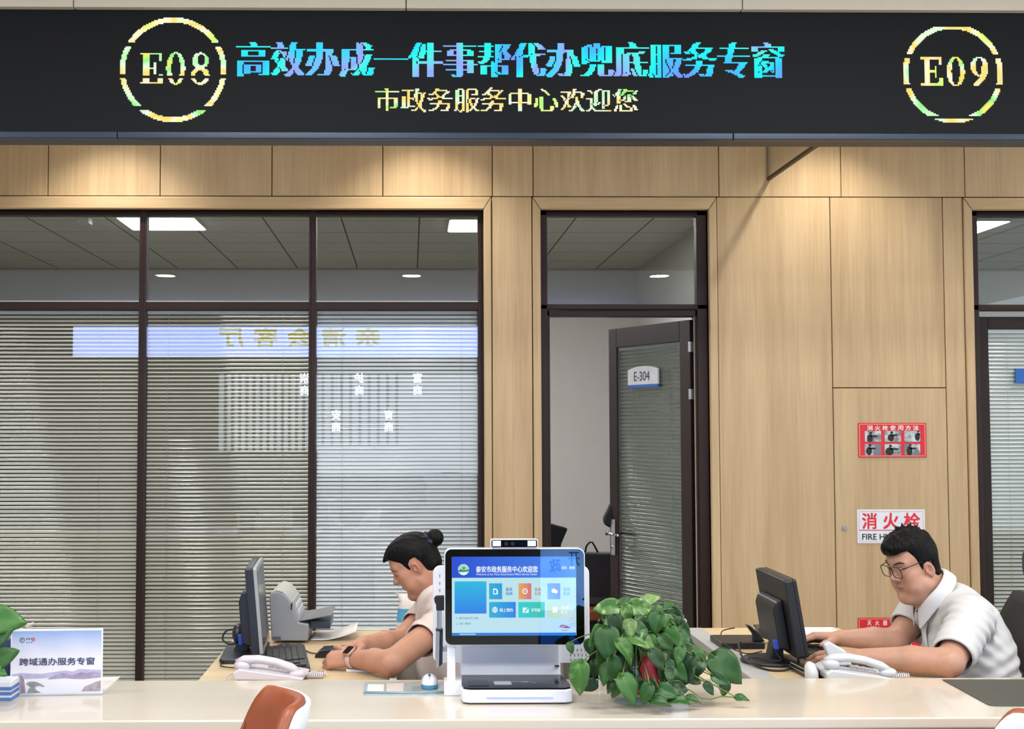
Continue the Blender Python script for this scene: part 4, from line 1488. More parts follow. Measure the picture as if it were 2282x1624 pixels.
def keyboard(name, label, X, w=.44, d=.14, rows=6, cols=18):
    t = thing(name, X.translation, label, 'keyboard')
    MB(X).prism(rrect(-w / 2, w / 2, -d / 2, d / 2, .008, 4), 0, .016, 'z').build('keyboard_body', black_pl, t, bevel=.003)
    k, k2 = MB(X), MB(X)
    kw, kd = (w - .03) / cols, (d - .02) / rows
    for r_ in range(rows):
        c = 0
        while c < cols:
            n = 6 if (r_ == 0 and c == 3) else 1
            if c in (13,) or (c == 16 and r_ in (0, 4)):
                c += 1
                continue
            (k if c < 14 else k2).box(-w / 2 + .015 + c * kw + .001, -w / 2 + .015 + (c + n) * kw - .001, -d / 2 + .01 + r_ * kd + .001, -d / 2 + .01 + (r_ + 1) * kd - .001, .016, .023)
            c += n
    k.build('letter_keys', M('key_black', '#1b1c1f', .45, noise=.05), t)
    k2.build('number_keys', M('key_black', '#1b1c1f', .45, noise=.05), t)
    return t
keyboard('keyboard', 'black keyboard lying behind the white telephone on the left desk', Matrix.Translation((-.405, 4.285, ZD)) @ Matrix.Rotation(R(-83), 4, 'Z') @ Matrix.Rotation(R(4), 4, 'X'))
keyboard('keyboard', 'black keyboard under the fingers of the man', Matrix.Translation((1.365, 4.27, ZD)) @ Matrix.Rotation(R(-89), 4, 'Z'))

# white telephone, left desk
phone_w = M('phone_white', '#cbc4cb', .35, noise=.02)
phone_g = M('phone_white_cool', '#c8cacd', .35, noise=.02)
def phone(name, label, X, mat, lift=0.):
    """local: long side along x (0.2), depth along y"""
    t = thing(name, X.translation, label, 'telephone')
    MB(X).prism([(-.095, .0), (-.092, .012), (.088, .012), (.092, 0)], -.075, .075, 'y').build('phone_foot', M('phone_under', '#6e6c70', .6), t, bevel=.002)
    MB(X).prism([(-.10, .012), (-.104, .034), (-.085, .044), (.06, .026), (.108, .018), (.104, .010)], -.08, .08, 'y').build('phone_body', mat, t, bevel=.005, seg=3)
    # handset: an arched bar with two end cups
    y0 = -.045
    pts = [(-.098, y0, .058 + lift), (-.075, y0, .066 + lift), (-.03, y0, .068 + lift), (.02, y0, .060 + lift), (.065, y0, .044 + lift), (.095, y0, .028 + lift)]
    hs = MB(X)
    hs.tube(pts, [.012, .017, .016, .015, .017, .012], 14, flat=.8)
    hs.ball((-.08, y0, .050 + lift), (.026, .022, .018), 10)
    hs.ball((.085, y0, .026 + lift), (.026, .022, .014), 10)
    hs.build('handset', mat, t, smooth=True)
    kk = MB(X)
    for i in range(3):
        for j in range(4):
            kk.box(-.01 + j * .02, .004 + j * .02, .0 + i * .02, .014 + i * .02, .030 - j * .0035, .041 - j * .004)
    kk.build('dial_keys', M('phone_key', '#a8a6aa', .5), t)
    return t
Xp = Matrix.Translation((-.420, 3.985, ZD)) @ Matrix.Rotation(R(-3), 4, 'Z')
phone('desk_telephone', 'white telephone with handset at the back edge of the counter, left desk', Xp, phone_w)
cc = MB()
cc.tube([(-.318 + .055 * t, 4.0 + .012 * math.sin(60 * t), ZD + .009 + .008 * math.cos(60 * t)) for t in np.linspace(0, 1, 60)], .0022, 6)
cc.tube([(-.318, 4.01, ZD + .012), (-.29, 4.06, ZD + .012), (-.265, 4.06, ZD + .010), (-.26, 4.01, ZD + .009)], .0022, 6)
o = cc.build('coiled_cord', phone_w, None, smooth=True)
tag(o, 'white coiled handset cord right of the left telephone', 'cord')
o = MB().tube([(-.56, 3.93, ZD + .003), (-.55, 3.97, ZD + .014), (-.535, 3.99, ZD + .020), (-.515, 3.98, ZD + .012), (-.50, 3.95, ZD + .003)], .002, 7).build('white_cable', phone_w, None, smooth=True)
tag(o, 'thin white cable loop left of the left telephone', 'cable')
# black cables behind the left monitor
def cable(pts, r, label, nm='cable', mat=None):
    P_ = [Vector(p) for p in pts]
    out = []
    for i in range(len(P_) - 1):
        a, b = P_[max(i - 1, 0)], P_[min(i + 2, len(P_) - 1)]
        for t in np.linspace(0, 1, 7)[:-1]:
            p, q = P_[i], P_[i + 1]
            m1, m2 = (q - a) * .5, (b - p) * .5
            h = lambda t: (2 * t ** 3 - 3 * t ** 2 + 1, t ** 3 - 2 * t ** 2 + t, -2 * t ** 3 + 3 * t ** 2, t ** 3 - t ** 2)
            w = h(t)
            out.append(p * w[0] + m1 * w[1] + q * w[2] + m2 * w[3])
    out.append(P_[-1])
    o = MB().tube(out, r, 7).build(nm, mat or black_pl, None, smooth=True)
    return tag(o, label, 'cable')
cable([(-.56, 4.45, .83), (-.62, 4.47, .825), (-.635, 4.45, .80), (-.61, 4.43, .785), (-.57, 4.43, .79)], .0035, 'thick black cable looping left of the left monitor')
cable([(-.55, 4.30, .757), (-.60, 4.25, .756), (-.60, 4.18, .756), (-.55, 4.15, .756), (-.50, 4.18, .757), (-.46, 4.22, .757)], .0022, 'thin black cable lying round the foot of the left monitor')
cable([(-.46, 4.53, .762), (-.43, 4.56, .764), (-.38, 4.53, .756), (-.34, 4.44, .754), (-.31, 4.40, .757)], .002, 'black cable running from the left keyboard to the black device')
# black device at the hands of the woman
dv = thing('card_reader', (-.275, 4.40, ZD), 'small black wired device on the left desk just beyond the hands of the woman', 'device')
MB(Matrix.Translation((-.265, 4.39, ZD)) @ Matrix.Rotation(R(-4), 4, 'Z')).prism([(-.05, 0), (-.046, .012), (-.028, .026), (.05, .030), (.05, 0)], -.04, .05, 'y').build('reader_body', M('device_black', '#101114', .25), dv, bevel=.003)
# open booklet under the arms
bk_ = thing('booklet', (-.12, 4.25, ZD), 'open white booklet lying under the forearms of the woman', 'booklet')
bm_ = MB()
bq = [at(771, 1489, 4.10), at(835, 1489, 4.08), at(884, 1458, 4.36), at(880, 1446, 4.44), at(800, 1449, 4.44)]
bm_.prism([(q.x, q.y) for q in bq], ZD, ZD + .009, 'z').build('page_block', M('paper_white', '#dedcd8', .7), bk_, bevel=.002)
lm = MB()
for i in range(13):
    x_ = -.15 + i * .0075
    lm.box(x_, x_ + .002, 4.36, 4.415, ZD + .009, ZD + .0094)
lm.build('printed_lines', M('print_grey', '#8f8d8a', .7), bk_)
# packet behind the woman, on a drawer pedestal
pd = thing('drawer_pedestal', (.07, 4.93, 0), 'low pale drawer pedestal beside the left desk, behind the woman', 'cabinet')
MB().box(-.05, .20, 4.80, 5.06, .03, .69).build('pedestal_body', M('board_pale', '#d5ccbf', .6), pd, bevel=.003)
for z in (.10, .30, .50):
    MB().box(-.04, .19, 4.785, 4.80, z, z + .18).build('drawer', M('drawer_pale', '#cfc5b5', .6), pd, bevel=.003)
pk_ = thing('tissue_packet', (-.01, 4.90, .69), 'soft white packet with a blue band behind the chin of the woman', 'packet')
zz = lambda py: 1.5 - (py - 960) / 2900 * 4.90
xx = lambda px: (px - 915) / 2900 * 4.90
def ringed(rows, nm, mt):
    P = []
    for z, cx, rx, ry in rows:
        P.append([(cx + rx * math.copysign(abs(math.cos(a)) ** .7, math.cos(a)), 4.90 + ry * math.copysign(abs(math.sin(a)) ** .7, math.sin(a)), z) for a in np.linspace(0, 2 * math.pi, 29)])
    return MB().grid(P).build(nm, mt, pk_, smooth=True)
m_pw, m_pb = M('packet_white', '#d9d2cc', .55, noise=.1, scale=60), M('packet_blue', '#4f9fc8', .4, noise=.12, scale=50)
ringed([(.69, xx(912), .045, .04), (zz(1406), xx(911), .048, .042), (zz(1405), xx(911), .048, .042)], 'packet_base', M('packet_green', '#8d9a90', .5))
ringed([(zz(1406), xx(911), .0485, .0425), (zz(1379), xx(912), .047, .042)], 'packet_panel', m_pw)
ringed([(zz(1379), xx(912), .0472, .0422), (zz(1350), xx(913), .042, .038)], 'packet_band', m_pb)
ringed([(zz(1350), xx(913), .042, .038), (zz(1335), xx(914), .038, .032), (zz(1326), xx(911), .040, .020), (zz(1318), xx(908), .045, .010)], 'packet_neck', m_pw)
MB().tube([(xx(884 + i * 5), 4.857 - .0005, zz(1388) + .002 * math.sin(i * 2.1)) for i in range(10)], .0012, 5, flat=.4).build('packet_script', ink, pk_)

# ------------------------------------------------------------------ things on the right desk
cable([(1.12, 4.52, .82), (1.07, 4.50, .81), (1.055, 4.40, .785), (1.10, 4.30, .77), (1.15, 4.28, .78)], .002, 'thin black cable loop left of the black right hand phone stand')
cable([(1.10, 4.34, .795), (1.08, 4.31, .80), (1.075, 4.22, .765), (1.11, 4.10, .755), (1.17, 4.08, .756), (1.22, 4.12, .775), (1.225, 4.16, .83)], .0035, 'thick black cable curling in front of the right monitor foot')
cable([(1.19, 4.18, .86), (1.165, 4.17, .80), (1.175, 4.15, .775), (1.14, 4.16, .772), (1.12, 4.20, .772), (1.10, 4.22, .77)], .0022, 'black wire hanging from the back of the right monitor')
cable([(1.21, 4.04, .756), (1.22, 3.95, .755), (1.235, 3.88, .754)], .003, 'black cable running to the back edge of the counter near the white holder')
ph = thing('black_telephone', (1.12, 4.56, ZD), 'black phone stand with tilted cradle left of the right monitor', 'telephone')
def q6(u, v, Y): q = at(1640 + u / 5.414, 1240 + v / 5.414, Y); return (q.x, max(q.z, ZD + .022))
MB().prism([q6(110, 815, 4.55), q6(150, 820, 4.55), q6(265, 920, 4.55), q6(330, 1140, 4.55), q6(200, 1050, 4.55), q6(195, 930, 4.55)], 4.52, 4.56, 'y').build('cradle', black_pl, ph, bevel=.004)
MB().prism([q6(250, 845, 4.6), q6(400, 845, 4.6), q6(480, 940, 4.6), q6(470, 1120, 4.6), q6(320, 1110, 4.6)], 4.57, 4.66, 'y').build('phone_body', black_pl, ph, bevel=.006)
MB().box(1.07, 1.22, 4.50, 4.68, ZD, ZD + .022).build('phone_foot', black_pl, ph, bevel=.004)
ab = thing('adapter_box', (1.19, 4.02, ZD), 'black flat box with two pale lines under the lower corner of the right monitor', 'box')
Xa = Matrix.Translation((1.225, 4.02, ZD)) @ Matrix.Rotation(R(4), 4, 'Z')
MB(Xa).box(-.028, .022, -.075, .09, 0, .03).build('box_body', M('device_black', '#101114', .25), ab, bevel=.003)
MB(Xa).box(-.0285, -.022, -.07, .085, .024, .0258).box(-.0285, -.022, -.07, .085, .012, .0132).build('pale_lines', M('line_pale', '#c9c8bd', .5), ab)
# papers
dc = thing('document_stack', (1.53, 4.86, ZD), 'two stacked white document sheets at the far edge of the right desk', 'papers')
MB().prism([(1.42, 4.80), (1.585, 4.80), (1.60, 4.955), (1.42, 4.96)], ZD, ZD + .006, 'z').build('lower_sheets', M('paper_white', '#dedcd8', .7), dc)
MB().prism([(1.41, 4.74), (1.60, 4.73), (1.605, 4.775), (1.41, 4.785)], ZD, ZD + .008, 'z').build('front_sheets', M('paper_bright', '#e6e4ea', .7), dc)
o = MB().prism([(1.50, 4.20), (1.62, 4.17), (1.625, 4.33), (1.56, 4.38)], ZD, ZD + .004, 'z').build('paper_sheet', M('paper_bright', '#e6e4ea', .7), None)
tag(o, 'white paper sheet between the forearms of the man', 'paper')
# white telephone, right desk
Xp2 = Matrix.Translation((1.335, 3.935, ZD)) @ Matrix.Rotation(R(-4), 4, 'Z')
ph2 = phone('desk_telephone', 'white telephone with a flipped up display before the hands of the man', Xp2, phone_g, .008)
MB(Xp2).prism([(-.06, .040), (-.085, .102), (-.068, .112), (-.02, .085), (.0, .040)], .02, .055, 'y').build('flip_display', phone_g, ph2, bevel=.006, seg=3)
o = MB().tube([(1.196, 3.90, ZD), (1.194, 3.90, ZD + .03), (1.19, 3.905, ZD + .052), (1.187, 3.91, ZD + .060)], [.020, .020, .016, .006], 18).build('white_holder', phone_g, None, smooth=True)
tag(o, 'small rounded white plastic holder at the back edge of the counter', 'holder')
o = MB().tube([(1.452 + .05 * t, 3.95 + .010 * math.sin(50 * t), ZD + .010 + .008 * math.cos(50 * t)) for t in np.linspace(0, 1, 50)], .0022, 6).build('coiled_cord', phone_g, None, smooth=True)
tag(o, 'white coiled cord at the right of the telephone by the man', 'cord')

# ------------------------------------------------------------------ desk sign at the left
BL, BR = atz(22, 1552, ZC), atz(228, 1548.5, ZC)
U = (BR - BL).normalized()
Nn = Vector((U.y, -U.x, 0))
W_ = (BR - BL).length
H_ = .181
TS = Matrix.Translation(BL) @ Matrix(((U.x, -Nn.x, 0, 0), (U.y, -Nn.y, 0, 0), (0, 0, 1, 0), (0, 0, 0, 1)))
sg = thing('desk_sign', BL + U * W_ / 2, 'acrylic desk sign with mountain picture and dark blue characters, left on the counter', 'sign')
acr = M('acrylic_white', '#dfe3ec', .15, noise=.01)
MB(TS).box(0, W_, .0, .004, 0, H_).build('acrylic_sheet', acr, sg, bevel=.001, seg=1)
MB(TS).box(0, W_, .0, .05, 0, .004).box(0, W_, .0, .006, .0, .006).build('acrylic_foot', acr, sg, bevel=.001, seg=1)
def printmat():
    m_, nt, p = newmat('print_sky')
    N, L = nt.nodes, nt.links
    tc = N.new('ShaderNodeTexCoord')
    sp_ = N.new('ShaderNodeSeparateXYZ')
    mr = N.new('ShaderNodeMapRange')
    mr.inputs[1].default_value, mr.inputs[2].default_value = ZC, ZC + H_
    nz = N.new('ShaderNodeTexNoise')
    nz.inputs['Scale'].default_value = 14
    ad = N.new('ShaderNodeMath'); ad.operation = 'MULTIPLY_ADD'; ad.inputs[1].default_value = .10
    cr = N.new('ShaderNodeValToRGB')
    el = cr.color_ramp.elements
    for _ in range(3): el.new(.5)
    for e_, (pp_, c_) in zip(el, ((.08, '#cfcfdf'), (.36, '#e0dfe6'), (.62, '#dcdbe6'), (.85, '#b3bfdc'), (1.0, '#8ea6d2'))):
        e_.position = pp_; e_.color = (*lin(c_), 1)
    L.new(tc.outputs['Object'], sp_.inputs[0]); L.new(sp_.outputs[2], mr.inputs[0]); L.new(tc.outputs['Object'], nz.inputs['Vector'])
    L.new(nz.outputs[0], ad.inputs[0]); L.new(mr.outputs[0], ad.inputs[2]); L.new(ad.outputs[0], cr.inputs[0]); L.new(cr.outputs[0], p.inputs['Base Color'])
    p.inputs['Roughness'].default_value = .3
    return m_
pr = MB(TS).box(.004, W_ - .004, -.0008, .0, .008, H_ - .005).build('printed_picture', printmat(), sg)
def spoly(pts, nm, mt, lv):
    """points in fractions of the print"""
    x0, x1, z0, z1 = .004, W_ - .004, .008, H_ - .005
    return MB(TS).prism([(x0 + (x1 - x0) * u, z0 + (z1 - z0) * v) for u, v in pts], -.0010 - .0002 * lv, -.0008, 'y').build(nm, mt, pr)
spoly([(0, .25), (0, .31), (.1, .33), (.2, .32), (.33, .31), (.42, .33), (.5, .34), (.6, .36), (.68, .34), (.75, .38), (.85, .37), (1, .36), (1, .24), (.7, .22), (.5, .25), (.35, .24), (.15, .23)], 'far_ridge', M('ink_ridge', '#aca9c6', .5, noise=.12, scale=40), 0)
spoly([(.4, .22), (.44, .26), (.5, .29), (.56, .32), (.62, .31), (.66, .28), (.72, .30), (.78, .33), (.84, .31), (.9, .33), (1, .31), (1, .24), (.8, .215), (.6, .235)], 'near_ridge', M('ink_ridge2', '#9b8fae', .5, noise=.2, scale=60), 1)
spoly([(0, 0), (0, .27), (.03, .285), (.06, .28), (.08, .29), (.12, .285), (.14, .22), (.15, .1), (.16, 0)], 'stone', M('ink_stone', '#8d8088', .5, noise=.3, scale=70), 1)
spoly([(.04, .02), (.04, .26), (.09, .26), (.10, .02)], 'stone_face', M('ink_stone2', '#b5a5a8', .5, noise=.15, scale=80), 2)
spoly([(.16, .16), (.20, .19), (.27, .185), (.33, .15), (.37, .11), (.36, .10), (.30, .12), (.26, .10), (.28, .05), (.33, .01), (.17, .0), (.19, .06), (.21, .11), (.18, .13)], 'pine', M('ink_pine', '#7f8783', .5, noise=.3, scale=90), 2)
spoly([(.78, .02), (.82, .10), (.88, .13), (.94, .17), (1, .19), (1, .02)], 'rocks', M('ink_rock', '#9c9298', .5, noise=.25, scale=80), 1)
tm = MB()
x0_, x1_ = .004 + (W_ - .008) * .085, .004 + (W_ - .008) * .925
text_on(tm, '跨域通办服务专窗', BL + Nn * .0016, U, (0, 0, 1), x0_, x1_, .008 + H_ * .415, .008 + H_ * .525, .016)
tm.build('sign_lettering', M('ink_navy', '#27305c', .5), sg)
lg_ = MB()
def sring(cx, cz_, r0, r1, mb, a0=0., a1=360.):
    P = [[BL + U * (W_ * cx + r * math.cos(a)) + Vector((0, 0, H_ * cz_ + r * math.sin(a))) + Nn * .0016 for r in (r0, r1)] for a in np.radians(np.linspace(a0, a1, 25))]
    mb.grid(P)
sring(.125, .84, .0055, .0072, lg_)
sring(.125, .84, .0015, .0032, lg_, 20, 250)
for i in range(3):
    a = BL + U * (W_ * (.17 + .025 * i)) + Nn * .0016 + Vector((0, 0, H_ * .80))
    lg_.add([a, a + U * .004, a + U * .004 + Vector((0, 0, .0015)), a + Vector((0, 0, .0015))], [(0, 1, 2, 3)])
    a = a + Vector((0, 0, .008))
    lg_.add([a, a + U * .003, a + U * .003 + Vector((0, 0, .005)), a + Vector((0, 0, .005))], [(0, 1, 2, 3)])
lg_.build('emblem', M('ink_grey', '#54566a', .5), sg)
l2 = MB()
sring(.245, .85, .0015, .0052, l2)
l2.build('red_emblem', M('ink_red', '#b46a72', .5), sg)

# things behind the desk sign
def cbox(nm, label, cat, px0, px1, py0, py1, Y, d, mt):
    a, b = at(px0, (py0 + py1) / 2, Y), at(px1, (py0 + py1) / 2, Y)
    o = MB().box(a.x, b.x, Y, Y + d, max(ZC, at(0, py1, Y).z), at(0, py0, Y).z).build(nm, mt, None, bevel=.003)
    return tag(o, label, cat)
cbox('blue_folder', 'dark blue folder standing behind the left edge of the desk sign', 'folder', -60, 21, 1424, 1530, 3.66, .03, M('folder_navy', '#28365e', .5, noise=.2, scale=60))
sbx = thing('striped_box', (at(-20, 1540, 3.50).x, 3.5, ZC), 'low white and blue striped box at the far left of the counter', 'box')
xa, xb = at(-90, 1540, 3.50).x, at(19, 1540, 3.50).x
MB().box(xa, xb, 3.52, 3.60, ZC, ZC + .055).build('box_body', M('box_white', '#d8dbe0', .5), sbx, bevel=.003)
for z in (.003, .018, .031):
    MB().box(xa + .001, xb + .0006, 3.5195, 3.60, ZC + z, ZC + z + .009).build('blue_stripe', M('stripe_blue', '#5273b4', .5), sbx)
tb = thing('tissue_box', (at(70, 1420, 3.68).x, 3.68, ZC), 'tissue box hidden behind the desk sign, its white tissue sticking up', 'tissue box')
xa, xb = at(35, 1450, 3.65).x, at(185, 1450, 3.65).x
MB().box(xa, xb, 3.66, 3.76, ZC, ZC + .12).build('box_body', M('box_white', '#d8dbe0', .5), tb, bevel=.004)
tp = MB()
Y_ = 3.68
tq = [[at(36, 1409, Y_), at(50, 1408, Y_ - .02), at(70, 1408, Y_)], [at(46, 1399, Y_), at(56, 1398, Y_ + .012), at(71, 1398, Y_)], [at(60, 1392, Y_), at(66, 1391, Y_ - .006), at(72, 1391, Y_)], [at(74, 1386, Y_), at(74.5, 1385.5, Y_), at(75, 1386, Y_)]]
tp.grid(tq)
tp.build('tissue', M('tissue_white', '#dcd6cc', .8), tb, smooth=True, solid=.0012)
q = [atz(150, 1512, ZC), atz(268, 1509, ZC), atz(229, 1543, ZC), atz(130, 1545, ZC)]
o = MB().prism([(p.x, p.y) for p in q], ZC, ZC + .0022, 'z').build('paper_sheets', M('paper_white', '#dedcd8', .7), None)
tag(o, 'white sheets lying behind the desk sign, corner showing at its right', 'paper')

# clear acrylic stand behind the plant, seen from its back
ya = 3.76
xa, xb = at(1334, 1450, ya).x, at(1531, 1450, ya).x
za = at(0, 1383, ya).z
ac = thing('acrylic_stand', ((xa + xb) / 2, ya, ZC), 'clear acrylic sign holder with white edges standing behind the potted plant', 'sign holder')
MB().box(xa, xb, ya, ya + .003, ZC, za).build('clear_sheet', glassmat('acrylic_clear', (.93, .94, .94), 1.0), ac)
ed = MB()
ed.box(xa, xa + .0025, ya - .001, ya + .005, ZC, za).box(xb - .0025, xb, ya - .001, ya + .005, ZC, za).box(xa, xb, ya - .001, ya + .005, za - .0025, za)
ed.build('sheet_edge', acr, ac)
MB().box(xa, xb, ya, ya + .04, ZC, ZC + .003).build('holder_foot', acr, ac)
MB().box(xa + .21, xb - .004, ya + .005, ya + .006, ZC + .008, za - .005).build('paper_insert', M('insert_pale', '#ccd6e6', .6), ac)

# ------------------------------------------------------------------ visitor chairs
orange = M('leather_orange', '#8f4a2e', .42, noise=.05, scale=30)
shellw = M('shell_white', '#dfe4ea', .3, noise=.01)
def chair_pt(ph, v, off):
    """tub: ph about the vertical (0 = back), v 0..1 from seat to rim"""
    ap = abs(ph) / 90.
    q = max(0., min(1., (abs(ph) - 30) / 40))
    top = .475 - .27 * q * q * (3 - 2 * q)
    z = .42 + top * v if True else 0
    lean = .05 * v
    r = .215 + .03 * v + off
    a = math.radians(ph)
    return Vector((r * math.cos(a) + lean * max(0, math.cos(a)), r * math.sin(a) * 1.0, z))
def chair(name, label, group, loc, rz):
    t = thing(name, loc, label, 'chair', group, rz=rz)
    phs = np.linspace(-118, 118, 97)
    vs_ = np.linspace(-.12, 1, 12)
    outer = [[chair_pt(p, v, .020) for p in phs] for v in vs_]
    inner = [[chair_pt(p, v, .006) for p in phs] for v in vs_]
    m = MB()
    m.grid(outer)
    m.grid(inner, flip=True)
    m.grid([outer[-1], [chair_pt(p, 1.012, .013) for p in phs], inner[-1]])
    for k in (0, -1):
        m.grid([[o_[k] for o_ in outer], [i_[k] for i_ in inner]], flip=(k == 0))
    m.build('back_shell', shellw, t, smooth=True, local=True)
    pad_o = [[chair_pt(p, v, .005) for p in np.linspace(-112, 112, 91)] for v in np.linspace(-.05, 1.014, 12)]
    def pi_(p, v):
        q = chair_pt(p, v, -.024 + .004 * math.cos(math.radians(p) * 4))
        return q
    pad_i = [[pi_(p, v) for p in np.linspace(-110, 110, 91)] for v in np.linspace(-.05, 1.0, 12)]
    m = MB()
    m.grid(pad_o)
    m.grid(pad_i, flip=True)
    m.grid([pad_o[-1], [(a + b) / 2 + Vector((0, 0, .008)) for a, b in zip(pad_o[-1], pad_i[-1])], pad_i[-1]])
    for k in (0, -1):
        m.grid([[o_[k] for o_ in pad_o], [i_[k] for i_ in pad_i]], flip=(k == 0))
    m.build('back_pad', orange, t, smooth=True, local=True)
    for sgn in (-42, 42):
        s_ = MB().tube([pi_(sgn * (1 + .12 * (1 - v)), v) + Vector((-.002, 0, 0)) for v in np.linspace(0, .96, 14)], .003, 6)
        s_.build('seam', M('seam_dark', '#7c3c22', .6), t, smooth=True, local=True)
    MB().prism([(.21 * math.cos(a) - .02, .21 * math.sin(a)) for a in np.linspace(0, 2 * math.pi, 33)[:-1]], .40, .46, 'z').build('seat', orange, t, bevel=.02, seg=4, local=True)
    for sx_, sy_ in ((1, 1), (1, -1), (-1, 1), (-1, -1)):
        MB().cyl((.14 * sx_, .14 * sy_, .40), (.20 * sx_, .20 * sy_, 0), .017, .010, 14).build('leg', M('leg_wood', '#a98352', .5), t, smooth=True, local=True)
    return t
ch1 = chair('visitor_chair', 'orange leather tub chair with white shell turned sideways, left before the counter', None, (-.532, 2.905, 0), R(17))
ch2 = dup(ch1)
ch2.location = (1.41, 3.055, 0)
ch2.rotation_euler = (0, 0, R(-88))
ch2['label'] = 'white shell chair seen from behind, cut off by the lower right corner'
for c_ in (ch1, ch2):
    c_['group'] = 'visitor chairs in front of the counter'

# ------------------------------------------------------------------ office chairs of the two clerks
def office_chair(label, loc, rz):
    t = thing('office_chair', loc, label, 'chair', 'office chairs of the clerks', rz=rz)
    fab = M('chair_charcoal', '#2d2b2b', .8, noise=.12, scale=70)
    MB().prism(rrect(-.24, .24, -.24, .24, .06, 5), .42, .49, 'z').build('seat', fab, t, bevel=.02, seg=3, local=True)
    P = []
    for i in range(12):
        v = i / 11
        z = .50 + .44 * v
        w = .22 + .02 * math.sin(v * 3) - .05 * v ** 3
        bx = .23 + .03 * (1 - (2 * v - .9) ** 2) * -1 + .06 * v
        P.append([(bx - .035 * (y / w) ** 2 * 1.2, y, z) for y in np.linspace(-w, w, 13)])
    MB().grid(P).build('backrest', fab, t, smooth=True, solid=.05, local=True)
    MB().prism(rrect(-.12, .12, .99, 1.10, .04, 5), .24, .29, 'x').build('headrest', M('chair_slate', '#34424c', .8, noise=.1), t, bevel=.015, seg=3, local=True)
    MB().box(.27, .30, -.02, .02, .55, 1.02).build('back_post', black_pl, t, bevel=.004, local=True)
    MB().cyl((0, 0, .12), (0, 0, .42), .028, n=16).build('gas_lift', steel, t, smooth=False, local=True)
    for k in range(5):
        a = math.radians(72 * k)
        MB().tube([(0, 0, .12), (.15 * math.cos(a), .15 * math.sin(a), .10), (.29 * math.cos(a), .29 * math.sin(a), .075)], [.028, .022, .014], 10).build('base_arm', black_pl, t, smooth=True, local=True)
        MB().cyl((.29 * math.cos(a) - .012 * math.sin(a), .29 * math.sin(a) + .012 * math.cos(a), .032), (.29 * math.cos(a) + .012 * math.sin(a), .29 * math.sin(a) - .012 * math.cos(a), .032), .032, n=16).build('caster', black_pl, t, local=True)
    return t
oc = office_chair('dark office chair behind the back of the man at the right edge', (1.86, 4.36, 0), 0)
oc2 = dup(oc)
oc2.location = (.15, 4.52, 0)
oc2['label'] = 'dark office chair of the woman, hidden behind the kiosk'

# ------------------------------------------------------------------ things in the office behind the open door
def q8(px, py, Y): q = at(px, py, Y); return (q.x, q.z)
Y1 = 7.7
bc = thing('black_office_chair', (q8(1235, 1300, Y1)[0], Y1, 0), 'black chair back showing beside the left jamb of the open door', 'chair')
MB().prism([q8(1205, 1360, Y1), q8(1208, 1166, Y1), q8(1233, 1168, Y1), q8(1265, 1177, Y1), q8(1250, 1212, Y1), q8(1243, 1300, Y1), q8(1243, 1360, Y1)], Y1 - .02, Y1 + .06, 'y').build('backrest', black_soft, bc, bevel=.01, seg=3)
cx_ = q8(1222, 1360, Y1)[0]
MB().box(cx_ - .30, cx_ + .08, Y1 - .42, Y1 + .02, .42, .48).build('seat', black_soft, bc, bevel=.02)
for sx_ in (-.26, .04):
    for sy_ in (-.38, 0):
        MB().cyl((cx_ + sx_, Y1 + sy_, 0), (cx_ + sx_, Y1 + sy_, .43), .014, n=12).build('leg', steel, bc)
Y2 = 7.75
stl = thing('wooden_desk', (q8(1340, 1370, Y2)[0], Y2, 0), 'low reddish brown wooden desk, added dark sheet below its top, carrying the grey bag inside the office', 'desk')
xa, xb = q8(1258, 1370, Y2)[0], q8(1530, 1370, Y2)[0]
zs_ = q8(1340, 1347, Y2)[1]
MB().prism(rrect(xa, xb, Y2 - .25, Y2 + .35, .03, 5), zs_ - .06, zs_, 'z').build('desk_top', M('wood_red', '#8a4a26', .4, noise=.15, stretch=(2, 14, 14)), stl, bevel=.012, seg=3)
MB().box(xa + .02, xb - .02, Y2 - .18, Y2 - .15, .02, zs_ - .06).build('front_panel', M('dark_sheet', '#1d1a18', .6), stl)  # dark sheet added to darken the bright room below the desk top
for x in (xa + .02, xb - .04):
    MB().box(x, x + .02, Y2 - .15, Y2 + .32, 0, zs_ - .06).build('side_panel', M('wood_dark', '#3a2418', .5), stl)
bag = thing('laptop_bag', (q8(1330, 1345, Y2)[0], Y2, zs_), 'dark grey bag with a loop handle standing on the low desk in the office', 'bag')
MB().prism(rrect(q8(1266, 1300, Y2)[0], q8(1392, 1300, Y2)[0], zs_ + .001, q8(1300, 1231, Y2)[1], .02, 4), Y2 - .05, Y2 + .06, 'y').build('bag_body', M('bag_grey', '#2f2f35', .7, noise=.08), bag, bevel=.012, seg=3)
MB().box(q8(1266, 1300, Y2)[0] + .01, q8(1392, 1300, Y2)[0] - .01, Y2 - .053, Y2 - .048, zs_ + .012, zs_ + .05).build('bag_band', M('bag_band', '#4d5154', .7), bag)
MB().tube([(q8(px, py, Y2)[0], Y2, q8(px, py, Y2)[1]) for px, py in ((1304, 1230), (1307, 1216), (1314, 1208), (1320, 1208), (1326, 1218), (1332, 1230))], .009, 10, flat=.6).build('loop_handle', black_soft, bag, smooth=True)
Y3 = 7.16
hb = MB()
hp = [q8(px, py, Y3) for px, py in ((1362, 1120), (1354, 1138), (1347, 1152), (1345, 1161), (1350, 1170), (1358, 1175), (1385, 1176), (1395, 1160), (1390, 1122))]
o = hb.prism(hp, Y3, Y3 + .06, 'y').build('hanging_bag', black_soft, None, bevel=.015, seg=3)
tag(o, 'black shoulder bag hanging behind the open door next to its handle', 'bag')
